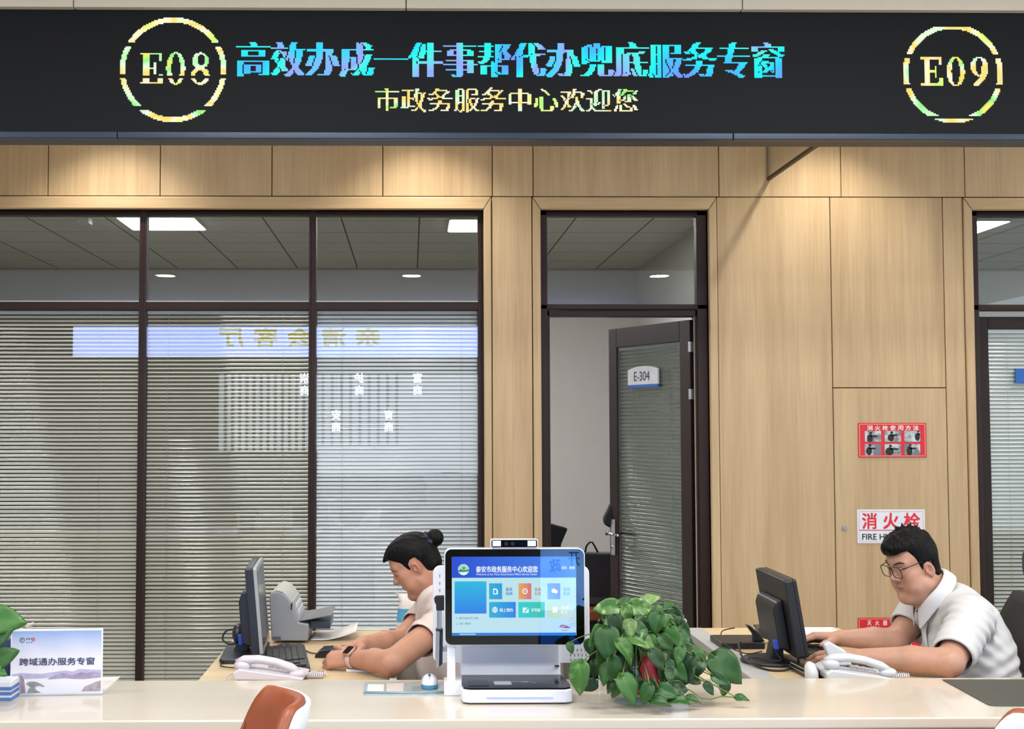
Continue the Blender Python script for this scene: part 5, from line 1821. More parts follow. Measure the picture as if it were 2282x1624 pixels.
# ------------------------------------------------------------------ people: smooth distance fields, meshed
class Field:
    def __init__(s, lo, hi, h):
        s.h = h
        s.ax = [np.arange(lo[i], hi[i] + h, h).astype(np.float32) for i in range(3)]
        s.v = np.full([len(a) for a in s.ax], .06, np.float32)
    def op(s, f, c, rad, k=0., mode='u'):
        """combine f inside the ball (c, rad); mode u: union, s: cut away"""
        m = rad + k + 4 * s.h
        sl = []
        for i in range(3):
            a, b = np.searchsorted(s.ax[i], [c[i] - m, c[i] + m])
            if b - a < 2:
                return s
            sl.append(slice(a, b))
        sl = tuple(sl)
        x, y, z = s.ax[0][sl[0]][:, None, None], s.ax[1][sl[1]][None, :, None], s.ax[2][sl[2]][None, None, :]
        d = f(x, y, z).astype(np.float32)
        a = s.v[sl]
        if mode == 'u':
            if k:
                t = np.clip(.5 + .5 * (a - d) / k, 0, 1)
                s.v[sl] = a + (d - a) * t - k * t * (1 - t)
            else:
                s.v[sl] = np.minimum(a, d)
        else:
            if k:
                t = np.clip(.5 - .5 * (a + d) / k, 0, 1)
                s.v[sl] = a + (-d - a) * t + k * t * (1 - t)
            else:
                s.v[sl] = np.maximum(a, -d)
        return s
    def ball(s, c, r, k=0., mode='u'):
        c = [float(q) for q in c]
        return s.op(lambda x, y, z: np.sqrt((x - c[0]) ** 2 + (y - c[1]) ** 2 + (z - c[2]) ** 2) - r, c, r, k, mode)
    def cap(s, a, b, ra, rb, k=0., mode='u', ys=1., yc=0.):
        """tapering limb from a to b; ys > 1 widens it along y about yc"""
        a, b = [np.array([float(q) for q in p]) for p in (a, b)]
        a2, b2 = a.copy(), b.copy()
        a2[1], b2[1] = yc + (a[1] - yc) / ys, yc + (b[1] - yc) / ys
        ab = b2 - a2
        L2 = float(ab @ ab) + 1e-12
        def f(x, y, z):
            y = yc + (y - yc) / ys
            px, py, pz = x - a2[0], y - a2[1], z - a2[2]
            t = np.clip((px * ab[0] + py * ab[1] + pz * ab[2]) / L2, 0, 1)
            return np.sqrt((px - t * ab[0]) ** 2 + (py - t * ab[1]) ** 2 + (pz - t * ab[2]) ** 2) - (ra + (rb - ra) * t)
        return s.op(f, (a + b) / 2, np.linalg.norm(b - a) / 2 + max(ra, rb) * ys, k, mode)
    def chain(s, pts, rs, k=0., mode='u'):
        for i in range(len(pts) - 1):
            s.cap(pts[i], pts[i + 1], rs[i], rs[i + 1], k, mode)
        return s
    def ell(s, c, r, Rm=None, k=0., mode='u'):
        c = np.array([float(q) for q in c])
        r = np.array(r, float)
        Rm = np.eye(3) if Rm is None else Rm
        def f(x, y, z):
            p = [x - c[0], y - c[1], z - c[2]]
            q = [(p[0] * Rm[0, i] + p[1] * Rm[1, i] + p[2] * Rm[2, i]) for i in range(3)]
            k0 = np.sqrt(sum((q[i] / r[i]) ** 2 for i in range(3)))
            k1 = np.sqrt(sum((q[i] / r[i] ** 2) ** 2 for i in range(3))) + 1e-9
            return k0 * (k0 - 1) / k1
        return s.op(f, c, float(r.max()), k, mode)
    def warp(s, f):
        x, y, z = s.ax[0][:, None, None], s.ax[1][None, :, None], s.ax[2][None, None, :]
        s.v += f(x, y, z).astype(np.float32)
        return s
    def mesh(s):
        v = s.v
        v[0], v[-1], v[:, 0], v[:, -1], v[:, :, 0], v[:, :, -1] = .06, .06, .06, .06, .06, .06
        n = v < 0
        sh = [(i, j, k) for i in (0, 1) for j in (0, 1) for k in (0, 1)]
        N = [d - 1 for d in v.shape]
        cnt = np.zeros(N, np.uint8)
        for i, j, k in sh:
            cnt += n[i:N[0] + i, j:N[1] + j, k:N[2] + k]
        act = np.argwhere((cnt > 0) & (cnt < 8))
        idx = np.full(N, -1, np.int32)
        idx[tuple(act.T)] = np.arange(len(act))
        cv = {o: v[act[:, 0] + o[0], act[:, 1] + o[1], act[:, 2] + o[2]] for o in sh}
        pos, num = np.zeros((len(act), 3)), np.zeros(len(act))
        for o in sh:
            for d in range(3):
                if o[d] == 0:
                    q = list(o); q[d] = 1; q = tuple(q)
                    a, b = cv[o], cv[q]
                    m = (a < 0) != (b < 0)
                    t = np.where(m, a / np.where(m, a - b, 1), 0)
                    p = np.tile(np.array(o, float), (len(act), 1))
                    p[:, d] += t
                    pos[m] += p[m]
                    num[m] += 1
        pos = act + pos / num[:, None]
        P = np.stack([s.ax[i][0] + pos[:, i] * s.h for i in range(3)], 1)
        faces = []
        for d in range(3):
            e, g = [(1, 2), (2, 0), (0, 1)][d]
            A = [slice(None)] * 3; B = [slice(None)] * 3
            A[d], B[d] = slice(0, -1), slice(1, None)
            na, nb = n[tuple(A)], n[tuple(B)]
            for flip, mm in ((False, na & ~nb), (True, ~na & nb)):
                c = np.argwhere(mm)
                c = c[(c[:, e] > 0) & (c[:, g] > 0)]
                if not len(c):
                    continue
                def cell(de, dg):
                    q = c.copy(); q[:, e] -= de; q[:, g] -= dg
                    return idx[tuple(q.T)]
                quad = np.stack([cell(1, 1), cell(0, 1), cell(0, 0), cell(1, 0)], 1)
                faces.append(quad[:, ::-1] if flip else quad)
        Fq = np.concatenate(faces)
        return P, Fq[(Fq >= 0).all(1)]
    def build(s, name, mat, parent, tint=None, relax=2):
        P, Fq = s.mesh()
        if relax:                              # gentle smoothing
            e = np.concatenate([Fq[:, [0, 1]], Fq[:, [1, 2]], Fq[:, [2, 3]], Fq[:, [3, 0]]])
            for _ in range(relax):
                acc, num = np.zeros_like(P), np.zeros(len(P))
                for k in range(3):
                    acc[:, k] = np.bincount(e[:, 0], P[e[:, 1], k], len(P)) + np.bincount(e[:, 1], P[e[:, 0], k], len(P))
                num = np.bincount(e[:, 0], minlength=len(P)) + np.bincount(e[:, 1], minlength=len(P))
                P = P * .5 + .5 * acc / np.maximum(num, 1)[:, None]
        me = bpy.data.meshes.new(name)
        me.vertices.add(len(P))
        me.vertices.foreach_set('co', P.astype(np.float32).ravel())
        me.loops.add(Fq.size)
        me.loops.foreach_set('vertex_index', Fq.astype(np.int32).ravel())
        me.polygons.add(len(Fq))
        me.polygons.foreach_set('loop_start', np.arange(0, Fq.size, 4, dtype=np.int32))
        me.update(calc_edges=True)
        me.polygons.foreach_set('use_smooth', np.ones(len(Fq), bool))
        me.materials.append(mat)
        if tint is not None:
            a = me.color_attributes.new('tint', 'FLOAT_COLOR', 'POINT')
            col = np.ones((len(P), 4), np.float32)
            col[:, :3] = tint(P)
            a.data.foreach_set('color', col.ravel())
        me.update()
        return link(bpy.data.objects.new(name, me), parent)

class Head:
    """frame of a head: origin between the ears, x forward, y to its left, z up"""
    def __init__(s, O, yaw, pitch, kv, roll=0.):
        s.O, s.kv = np.array(O, float), np.array(kv, float)
        s.k = float(s.kv.mean())
        a, b = R(yaw), R(pitch)
        f = np.array([-math.cos(b) * math.cos(a), -math.cos(b) * math.sin(a), -math.sin(b)])
        l = np.cross([0, 0, 1], f); l /= np.linalg.norm(l)
        u = np.cross(f, l)
        if roll:
            l, u = l * math.cos(R(roll)) + u * math.sin(R(roll)), u * math.cos(R(roll)) - l * math.sin(R(roll))
        s.M = np.stack([f, l, u], 1)
    def w(s, x, y, z): return s.O + s.M @ (np.array([x, y, z], float) * s.kv)
    def loc(s, P): return (P - s.O) @ s.M / s.kv
    def X(s):
        m = Matrix.Identity(4)
        for i in range(3):
            for j in range(3):
                m[i][j] = float(s.M[i, j]) * s.k
            m[i][3] = float(s.O[i])
        return m

def sculpt_head(F_, H, female=False, jaw=1.0, lids='open'):
    k = H.k
    E = lambda c, r, q=.02, mode='u', Rm=None: F_.ell(H.w(*c), [v * kk for v, kk in zip(r, H.kv)], H.M if Rm is None else Rm, q * k, mode)
    C = lambda a, b, ra, rb, q=.015, mode='u': F_.cap(H.w(*a), H.w(*b), ra * k, rb * k, q * k, mode)
    B = lambda c, r, q=.012, mode='u': F_.ball(H.w(*c), r * k, q * k, mode)
    E((-.003, 0, .045), (.097, .077, .086))
    E((.034, 0, .055), (.064, .066, .062))
    E((.042, 0, -.012), (.056, .060, .072))
    for sg in (1, -1):
        C((.012, sg * .050 * jaw, -.052), (.070, sg * .018 * jaw, -.088), .022 * jaw, .018, .03)
        B((.062, sg * .042, -.004), .025 * (1 if female else 1.04), .03)         # cheekbone
        B((.060, sg * .036 * jaw, -.046), .026 * jaw, .03)                       # cheek
        C((.092, sg * .012, .043), (.078, sg * .048, .043), .010, .008, .02)      # brow ridge
    E((.080, 0, -.090), (.020, .022, .017), .025)                                 # chin
    if jaw > 1.02:
        E((.045, 0, -.088), (.045, .045, .020), .03)                              # fuller under the chin
    for sg in (1, -1):
        B((.105, sg * .032, .026), .0145, .014, 's')                              # eye hollow
    nb = .011 if female else .013
    C((.094, 0, .030), (.114, 0, -.006), .0065, .0095, .012)                      # nose
    B((.116, 0, -.009), .0100, .010)
    for sg in (1, -1):
        B((.104, sg * nb, -.014), .0078, .008)
    for sg in (1, -1):
        B((.110, sg * .0055, -.0215), .0032, .003, 's')
    C((.091, -.016, -.043), (.091, .016, -.043), .0065, .0065, .014)              # lips
    E((.0945, 0, -.0420), (.0080, .0215, .0040), .006)
    E((.0930, 0, -.0525), (.0075, .0185, .0046), .006)
    E((.1025, 0, -.0470), (.0060, .0235, .0009), .003, 's')
    C((.099, 0, -.064), (.099, 0, -.065), .004, .004, .012, 's')                  # dip under the lip
    for sg in (1, -1):                                                            # eyes and lids
        B((.081, sg * .0315, .026), .0125 if lids != 'open' else .0098, .004)
        C((.0925, sg * .021, .0310), (.0895, sg * .043, .0295), .0042, .0038, .006)
        if lids != 'open':
            E((.0835, sg * .0315, .024), (.012, .0145, .0115), .005)
    # ears
    for sg in (1, -1):
        ang = R(14)
        A3 = np.array([[math.cos(ang), sg * .28, math.sin(ang)], [-sg * .28, 1, 0], [-math.sin(ang), 0, math.cos(ang)]])
        q_, r_ = np.linalg.qr(H.M @ A3)
        rot = q_ * np.sign(np.diag(r_))
        ek = k * (.76 if female else .88)
        c = np.array([-.004, sg * .0765, .002])
        F_.ell(H.w(*c), [.0185 * ek, .0075 * ek, .0265 * ek], rot, .005 * k)
        F_.chain([H.w(*c) + rot @ np.array([-.001 + .0150 * math.cos(a), sg * (.0020 + .0015 * math.cos(a + 2.6)), .001 + .0265 * math.sin(a)]) * ek for a in np.linspace(R(35), R(250), 13)], [.0042 * ek] * 13, .004 * k)
        F_.ell(H.w(*c) + rot @ np.array([.001, sg * .0085, .004]) * ek, [.0115 * ek, .0085 * ek, .0180 * ek], rot, .002 * k, 's')
        F_.ell(H.w(*c) + rot @ np.array([.004, sg * .0062, -.006]) * ek, [.0075 * ek, .0072 * ek, .0095 * ek], rot, .002 * k, 's')
        pts = [H.w(*c) + rot @ np.array([-.001 + .0105 * math.cos(a), sg * .0035, .006 + .0150 * math.sin(a)]) * ek for a in np.linspace(R(70), R(255), 9)]
        F_.chain(pts, [.0024 * ek] * 9, .003 * k)
        F_.ball(H.w(*c) + rot @ np.array([.0135, sg * .0035, -.006]) * ek, .0046 * ek, .005 * k)
        F_.ball(H.w(*c) + rot @ np.array([.002, 0, -.026]) * ek, .0068 * ek, .006 * k)

def unit(v):
    v = np.array(v, float)
    return v / np.linalg.norm(v)

def sculpt_hand(F_, wrist, d, n, side, k=1., curls=(40, 45, 50, 55), spread=4., thumb=(.62, .72, -.25), thumb_curl=25, rw=.026):
    """five separate fingers; d along the hand, n out of its back, side +1/-1 picks the thumb side"""
    W = np.array(wrist, float)
    d, n = unit(d), np.array(n, float)
    n = unit(n - d * (n @ d))
    t = np.cross(n, d) * side
    offs = (.027, .009, -.009, -.026)
    lens = ((.040, .024, .019), (.044, .027, .020), (.041, .025, .019), (.032, .019, .017))
    kl = (.083, .087, .083, .076)
    tips = []
    for i in range(4):
        kn = W + (d * kl[i] + t * offs[i] + n * (.004 - .004 * abs(i - 1))) * k
        F_.cap(W + t * offs[i] * .6 * k, kn, rw * .62 * k, .0118 * k, .012 * k)
        a = R((1.5 - i) * spread)
        dd = d * math.cos(a) + t * math.sin(a)
        p, ang = kn, 0.
        for j in range(3):
            ang += R(curls[i]) * (.75, 1.05, .7)[j]
            q = p + (dd * math.cos(ang) - n * math.sin(ang)) * lens[i][j] * k
            F_.cap(p, q, (.0098, .0088, .0080)[j] * k, (.0088, .0080, .0068)[j] * k, .0035 * k)
            p = q
        tips.append(p)
    F_.ell(W + (d * .045) * k, [.048 * k, .033 * k, .0135 * k], np.stack([d, t, n], 1), .012 * k)
    b0 = W + (d * .020 + t * .022 - n * .006) * k
    td = unit(d * thumb[0] + t * thumb[1] + n * thumb[2])
    b1 = b0 + td * .042 * k
    td2 = unit(td + d * math.tan(R(thumb_curl)))
    b2 = b1 + td2 * .031 * k
    b3 = b2 + unit(td2 + d * .25 - n * .15) * .024 * k
    F_.chain([b0, b1, b2, b3], [.0150 * k, .0118 * k, .0098 * k, .0078 * k], .008 * k)
    return tips, b3

skin_m = M('skin', '#c98f72', .48, noise=.05, scale=60, sss=.08, attr='tint', spec=.4)
hair_m = M('hair_black', '#060506', .5, noise=.5, scale=40, stretch=(3, 3, 1), bump=.8, spec=.16)
def skin_tint(H, base, lip, blush):
    base, lip, blush = [np.array(lin(c)) for c in (base, lip, blush)]
    def f(P):
        q = H.loc(P)
        c = np.tile(base, (len(P), 1))
        def mix(w, col):
            nonlocal c
            c = c + (col - c) * w[:, None]
        g = lambda cx, cy, cz_, sx, sy, sz: np.exp(-(((q[:, 0] - cx) / sx) ** 2 + ((np.abs(q[:, 1]) - cy) / sy) ** 2 + ((q[:, 2] - cz_) / sz) ** 2))
        mix(.45 * g(.075, .04, -.02, .03, .025, .02), blush)
        mix(.35 * g(.116, 0, -.01, .012, .012, .012), blush)
        mix(.55 * g(0, .082, .002, .03, .015, .035), blush)
        lp = np.clip(1.4 * np.exp(-((q[:, 1] / .021) ** 4 + ((q[:, 2] + .0475) / .0078) ** 4)), 0, 1) * (q[:, 0] > .085)
        mix(.55 * lp, lip)
        return c
    return f

def skin_tree(o):
    from mathutils.bvhtree import BVHTree
    me = o.data
    return BVHTree.FromPolygons([v.co for v in me.vertices], [p.vertices[:] for p in me.polygons])

def snap(H, p, push):
    """drop a point of the head frame on to the skin"""
    w = Vector(H.w(*p))
    out = Vector(H.M @ unit([p[0] - .02, p[1] * .9, 0]))
    hit = H.tree.ray_cast(w + out * .05, -out)
    return hit[0] + hit[1] * push if hit[0] is not None else w

def brow_strip(H, pts, w, name, mat, parent, push=.0002):
    """soft tapered strip lying on the face"""
    m = MB()
    n = 4 * len(pts)
    q_ = np.array(pts)
    tt = np.linspace(0, len(pts) - 1, n)
    pts = np.stack([np.interp(tt, range(len(pts)), q_[:, i]) for i in range(3)], 1)
    m.tube([snap(H, p, push) for p in pts], [max(.0007, w * H.k * math.sin(math.pi * (i + .7) / (n + .6)) ** .6) for i in range(n)], 8, flat=.8)
    return m.build(name, mat, parent, smooth=True)

def poly_sdf(pts, x, z):
    """signed distance to a polygon in the (x, z) plane"""
    d = np.full(np.broadcast(x, z).shape, 1e9)
    ins = np.zeros(d.shape, bool)
    n = len(pts)
    for i in range(n):
        (ax, az), (bx, bz) = pts[i], pts[(i + 1) % n]
        ex, ez = bx - ax, bz - az
        t = np.clip(((x - ax) * ex + (z - az) * ez) / (ex * ex + ez * ez + 1e-12), 0, 1)
        d = np.minimum(d, (x - ax - t * ex) ** 2 + (z - az - t * ez) ** 2)
        c = (az > z) != (bz > z)
        xi = ax + (z - az) / (bz - az + 1e-12) * ex
        ins ^= c & (x < xi)
    d = np.sqrt(d)
    return np.where(ins, -d, d)

def hair_field(H, h, poly, shells, tuft, lo, hi, extra=None):
    """union of ellipsoid shells, kept inside a side-view outline"""
    Fh = Field(lo, hi, h)
    for c, r in shells:
        Fh.ell(H.w(*c), [q * kk for q, kk in zip(r, H.kv)], H.M, .012)
    x, y, z = Fh.ax[0][:, None, None] - H.O[0], Fh.ax[1][None, :, None] - H.O[1], Fh.ax[2][None, None, :] - H.O[2]
    lx, ly, lz = [(x * H.M[0, i] + y * H.M[1, i] + z * H.M[2, i]) / H.kv[i] for i in range(3)]
    Fh.v += (tuft(lx, ly, lz) * H.k).astype(np.float32)
    pd_ = poly_sdf(poly, lx + 0 * ly, lz + 0 * ly) * H.k
    a, b, kk = Fh.v, pd_.astype(np.float32), .006
    t = np.clip(.5 - .5 * (a - b) / kk, 0, 1)
    Fh.v = a + (b - a) * t + kk * t * (1 - t)
    if extra:
        extra(Fh)
    return Fh

def collar(name, C0, a, fr, r, mat, parent, hh=.034, tip=.075, open_=16, thick=.0024, wide=1.12):
    """turned down collar: C0 ring centre, a up the neck, fr towards the throat"""
    a, fr = unit(a), np.array(fr, float)
    fr = unit(fr - a * (fr @ a))
    sd = np.cross(a, fr)
    C0 = np.array(C0, float)
    phs = np.concatenate([np.linspace(-180 + open_, 180 - open_, 61)]) + 180
    rows = []
    for ph in phs:                              # ph 180 = nape, 0/360 = throat
        q = R(ph)
        out = fr * math.cos(q) + sd * math.sin(q) * wide
        front = max(0., math.cos(q)) ** 3
        top = C0 + out * r + a * (hh * (.30 + .70 * (1 - front)))
        mid = C0 + out * (r + .012) + a * (hh * (.22 + .55 * (1 - front)))
        tw = (math.sin(q) > 0) * 2 - 1
        low = C0 + out * (r + .017) - a * (.010 + .030 * front) + fr * (tip * .45 * front)
        stand = C0 + out * (r - .002) - a * .012
        rows.append([Vector(p) for p in (stand, C0 + out * (r - .001) + a * (hh * .2), top, top + (mid - top) * .3 + a * .002, mid, mid + (low - mid) * .5, low)])
    return MB().grid(rows).build(name, mat, parent, smooth=True, solid=thick, sub=1)

# ================================================================ the man
man = thing('person', (1.85, 4.33, 0), 'seated man in glasses and white short sleeved shirt, typing at the right desk', 'person')
HM = Head((1.668, 4.305, 1.047), 14, 17, (.775, .93, .93))
FM = Field((1.23, 3.86, .66), (2.0, 4.66, 1.2), .0024)
sculpt_head(FM, HM, False, 1.10)
RC = np.array([1.735, 4.31, .952])              # collar ring
FM.cap(HM.w(-.022, 0, -.045), RC + np.array([.02, 0, -.02]), .058, .062, .03)
FM.cap(HM.w(.010, 0, -.060), RC + np.array([-.012, 0, -.02]), .045, .050, .03)
FM.cap((1.80, 4.31, .90), (1.86, 4.31, .70), .085, .105, .04, ys=1.3, yc=4.31)
FM.cap((1.78, 4.15, .905), (1.78, 4.47, .905), .048, .048, .04)
mS1, mE1, mW1 = (1.775, 4.13, .900), (1.630, 3.955, .799), (1.400, 4.085, .792)
mS2, mE2, mW2 = (1.775, 4.50, .905), (1.642, 4.415, .792), (1.452, 4.43, .797)
FM.chain([mS1, mE1], [.054, .043], .02)
FM.chain([mE1, tuple(np.array(mE1) * .6 + np.array(mW1) * .4 + np.array([0, 0, .004])), mW1], [.043, .040, .0275], .012)
FM.chain([mS2, mE2], [.052, .041], .02)
FM.chain([mE2, tuple(np.array(mE2) * .6 + np.array(mW2) * .4 + np.array([0, 0, .003])), mW2], [.041, .038, .0265], .012)
sculpt_hand(FM, mW1, (-.90, .42, .02), (.0, -.25, 1), -1, 1.0, (20, 20, 22, 26), 5, (.75, .55, -.35), 15)
sculpt_hand(FM, mW2, (-1, .02, .05), (-.05, .25, 1), 1, 1.02, (24, 25, 26, 26), 4, (.60, .74, -.28), 12)
mb_ = FM.build('body', skin_m, man, skin_tint(HM, '#ba8d77', '#9d6258', '#b47666'))
HM.tree = skin_tree(mb_)
del FM
# hair
mp_ = [(.150, .060), (.128, .066), (.100, .076), (.086, .084), (.060, .086), (.046, .060), (.034, .030), (.026, .010), (.021, -.010), (.017, .008), (.015, .026), (-.004, .031), (-.024, .026), (-.031, .006), (-.037, -.028), (-.060, -.062), (-.13, -.07), (-.15, .08), (-.08, .19), (.08, .19), (.15, .12)]
def mtuft(x, y, z):
    s_ = np.clip((z - .05) / .08, 0, 1)
    return s_ * (.0022 * np.sin(x * 260 + 3 * np.sin(y * 90)) * np.sin(y * 170 + 1.3) + .0035 * np.sin(x * 95 + y * 60 + 1) * np.sin(y * 75 - x * 30))
def mcow(Fh):
    for p, q in (((.004, .0, .150), (-.006, -.012, .166)), ((-.015, .01, .146), (-.032, .012, .164)), ((-.03, .02, .138), (-.052, .026, .150)), ((.02, -.015, .150), (.018, -.028, .160))):
        Fh.cap(HM.w(*p), HM.w(*q), .008, .0012, .006)
Fh = hair_field(HM, .0022, mp_, [((-.006, 0, .050), (.103, .0835, .092)), ((.010, 0, .085), (.098, .078, .066)), ((.055, 0, .096), (.066, .060, .036)), ((-.03, 0, -.01), (.073, .066, .075))], mtuft, (1.50, 4.15, .93), (1.82, 4.46, 1.24), mcow)
Fh.build('hair', hair_m, man)
bm_ = M('brow_hair', '#2a1d18', .7)
for sg in (1, -1):
    brow_strip(HM, [(.10, sg * .012, .0400), (.10, sg * .022, .0450), (.09, sg * .036, .0495), (.08, sg * .052, .0460)], .0046, 'eyebrow', M('brow_soft', '#3d2f29', .7), man)
    eye = MB()
    eye.ball((0, 0, 0), .0122 * HM.k, 10)
    eye.v = [Vector(HM.w(.0835, sg * .0315, .0258)) + p for p in eye.v]
    eo = eye.build('eye', M('eye_white', '#d8d2cc', .2), man, smooth=True)
    ir = MB()
    cdir = unit(HM.M @ np.array([.93, -.08 * sg, -.30]))
    ce = HM.w(.0835, sg * .0315, .0258)
    ir.tube([ce + cdir * .0098 * HM.k, ce + cdir * .0126 * HM.k], [.0056 * HM.k, .0048 * HM.k], 16)
    ir.build('iris', M('iris_dark', '#17100d', .1), eo, smooth=True)
    brow_strip(HM, [(.09, sg * .0190, .0270), (.09, sg * .0260, .0308), (.09, sg * .0350, .0312), (.08, sg * .0460, .0268)], .0016, 'eyelash', bm_, man)
brow_strip(HM, [(.0925, -.024, -.0450), (.0995, -.014, -.0470), (.1025, 0, -.0472), (.0995, .014, -.0470), (.0925, .024, -.0450)], .0009, 'mouth_line', M('mouth_dark', '#7e443c', .6), man)

# shirt
shirt_m = M('shirt_white', '#c8c7c7', .75, noise=.02, scale=40)
FS = Field((1.60, 3.90, .60), (2.08, 4.68, 1.06), .0030)
FS.cap((1.790, 4.31, .925), (1.815, 4.31, .87), .068, .108, .05, ys=1.38, yc=4.31)
FS.cap((1.812, 4.31, .87), (1.840, 4.31, .77), .102, .128, .05, ys=1.28, yc=4.31)
FS.cap((1.840, 4.31, .77), (1.870, 4.31, .60), .130, .142, .05, ys=1.25, yc=4.31)
FS.cap((1.780, 4.17, .912), (1.780, 4.45, .912), .062, .062, .05)
lerp = lambda a, b, t: tuple(np.array(a) + (np.array(b) - np.array(a)) * t)
c1, c2 = lerp(mS1, mE1, .86), lerp(mS2, mE2, .66)
FS.cap(mS1, c1, .070, .065, .04)
FS.cap(mS2, c2, .070, .0615, .04)
def folds(x, y, z):
    w1 = np.exp(-(((x - 1.76) / .12) ** 2 + ((y - 4.10) / .12) ** 2 + ((z - .86) / .10) ** 2))
    w2 = np.exp(-(((x - 1.93) / .12) ** 2 + ((z - .72) / .09) ** 2))
    return .0055 * w1 * np.sin((x * .55 + z * .85 + y * .4) * 150) + .0040 * w2 * np.sin((z * 1.0 - x * .5) * 120 + 3 * np.sin(y * 9)) + .0016 * np.sin(x * 47 + y * 31) * np.sin(z * 53 - y * 37)
FS.warp(folds)
for s_, e_, c_, r_ in ((mS1, mE1, c1, .0560), (mS2, mE2, c2, .0515)):
    dv = unit(np.array(e_) - np.array(s_))
    FS.cap(np.array(c_) - dv * .05, np.array(c_) + dv * .12, r_, r_ + .002, .003, 's')
    def cut(x, y, z, c_=c_, dv=dv):
        return -((x - c_[0]) * dv[0] + (y - c_[1]) * dv[1] + (z - c_[2]) * dv[2])
    FS.op(lambda x, y, z, c_=c_, dv=dv: np.maximum(cut(x, y, z, c_, dv), np.sqrt((x - c_[0]) ** 2 + (y - c_[1]) ** 2 + (z - c_[2]) ** 2) - .10), c_, .10, .002, 's')
FS.cap(RC + np.array([.03, 0, -.05]), RC + np.array([-.10, 0, .062]), .058, .075, .006, 's')
FS.build('shirt', shirt_m, man)
del FS
collar('collar', RC + np.array([-.006, 0, .012]), (-.74, 0, .67), (-.67, 0, -.74), .072, M('collar_white', '#d0d0d3', .7, noise=.015), man, .034, .10, 13, wide=1.05)
pk2 = MB()
pl_ = [(1.702, 4.30, .872), (1.694, 4.30, .84), (1.699, 4.30, .80), (1.704, 4.30, .76)]
pk2.grid([[Vector((x - .004, y - .016, z)) for x, y, z in pl_], [Vector((x - .009, y, z)) for x, y, z in pl_], [Vector((x - .004, y + .016, z)) for x, y, z in pl_]])
pk2.build('placket', shirt_m, man, smooth=True, solid=.002)
bt = at(2044, 1361, 4.335)
MB().cyl(bt + Vector((.004, .004, 0)), bt + Vector((-.004, -.006, 0)), .0035, n=12).build('button', M('button_grey', '#6f6a68', .4), man)

# lower body under the desk
def lower(parent, hx, hy, kx, ax_, hip_z, mat, shoe, w=.10, rr=1.):
    FL = Field((min(kx, ax_) - .16, hy - .30, .0), (hx + .20, hy + .30, .72), .008)
    FL.cap((hx, hy, hip_z + .02), (hx + .02, hy, hip_z + .12), .115 * rr, .115 * rr, .05, ys=1.35, yc=hy)
    for sg in (1, -1):
        FL.chain([(hx - .02, hy + sg * w * .8, hip_z), (kx, hy + sg * w, hip_z - .01), (ax_, hy + sg * w, .10)], [.085 * rr, .065 * rr, .045 * rr], .03)
    FL.build('trousers', mat, parent)
    for sg in (1, -1):
        FZ = Field((ax_ - .22, hy + sg * w - .08, -.01), (ax_ + .10, hy + sg * w + .08, .14), .005)
        FZ.chain([(ax_ + .03, hy + sg * w, .045), (ax_ - .08, hy + sg * w, .040), (ax_ - .15, hy + sg * w, .033)], [.042, .043, .030], .02)
        FZ.build('shoe', shoe, parent)
trou = M('trousers_dark', '#2b2d33', .8, noise=.06)
shoe = M('shoe_black', '#141416', .35)
lower(man, 1.88, 4.33, 1.45, 1.47, .575, trou, shoe)

# glasses
gl = thing('eyeglasses', HM.w(.10, 0, .02), 'thin dark framed eyeglasses worn by the seated man', 'glasses')
frm_m = M('frame_dark', '#2a1d1c', .3, .4)
for sg in (1, -1):
    cxy = (sg * .0325, .018)
    rr_ = rrect(cxy[0] - .0255, cxy[0] + .0255, cxy[1] - .021, cxy[1] + .020, .013, 5)
    def lp(y, z): return HM.w(.1165 - .10 * (abs(y) - .015) ** 1.0 * .35 + (z - .02) * .10, y, z)
    MB().tube([lp(y, z) for y, z in rr_], .0013, 8, closed=True).build('lens_frame', frm_m, gl, smooth=True)
    MB().add([lp(y, z) for y, z in rr_], [list(range(len(rr_)))]).build('lens', glassmat('lens_glass', (.97, .97, .97), 1.0), gl)
    MB().tube([lp(sg * .058, .030), HM.w(.100, sg * .068, .032), HM.w(.05, sg * .0765, .036), HM.w(.0, sg * .0795, .037), HM.w(-.018, sg * .079, .022)], [.0014, .0016, .0014, .0014, .0014], 8).build('temple_arm', frm_m, gl, smooth=True)
MB().tube([lp(-.0072, .024), HM.w(.1195, 0, .028), lp(.0072, .024)], .0013, 8).build('bridge', frm_m, gl, smooth=True)

# ================================================================ the woman
wom = thing('person', (.13, 4.50, 0), 'seated woman with black hair in a bun and pale short sleeved shirt, hands on desk', 'person')
HW = Head((.026, 4.43, 1.041), -7, 31, (.80, .84, .83))
FW = Field((-.33, 3.90, .66), (.30, 4.78, 1.2), .0024)
sculpt_head(FW, HW, True, .93, 'shut')
RW = np.array([.075, 4.45, .945])
FW.cap(HW.w(-.030, 0, -.040), RW + np.array([.02, 0, -.02]), .045, .050, .03)
FW.cap(HW.w(.0, 0, -.060), RW + np.array([-.008, 0, -.02]), .036, .042, .02)
FW.cap((.12, 4.45, .88), (.13, 4.45, .70), .075, .085, .04, ys=1.35, yc=4.45)
FW.cap((.10, 4.31, .905), (.10, 4.59, .905), .045, .045, .04)
wS1, wE1, wW1 = (.125, 4.29, .885), (-.058, 3.985, .797), (-.186, 4.115, .789)
wS2, wE2, wW2 = (.09, 4.62, .89), (-.030, 4.455, .794), (-.160, 4.335, .800)
FW.chain([wS1, wE1], [.046, .039], .02)
FW.chain([wE1, tuple(np.array(wE1) * .6 + np.array(wW1) * .4 + np.array([0, 0, .003])), wW1], [.039, .0355, .0245], .012)
FW.chain([wS2, wE2], [.044, .036], .02)
FW.chain([wE2, tuple(np.array(wE2) * .6 + np.array(wW2) * .4), wW2], [.036, .033, .0235], .012)
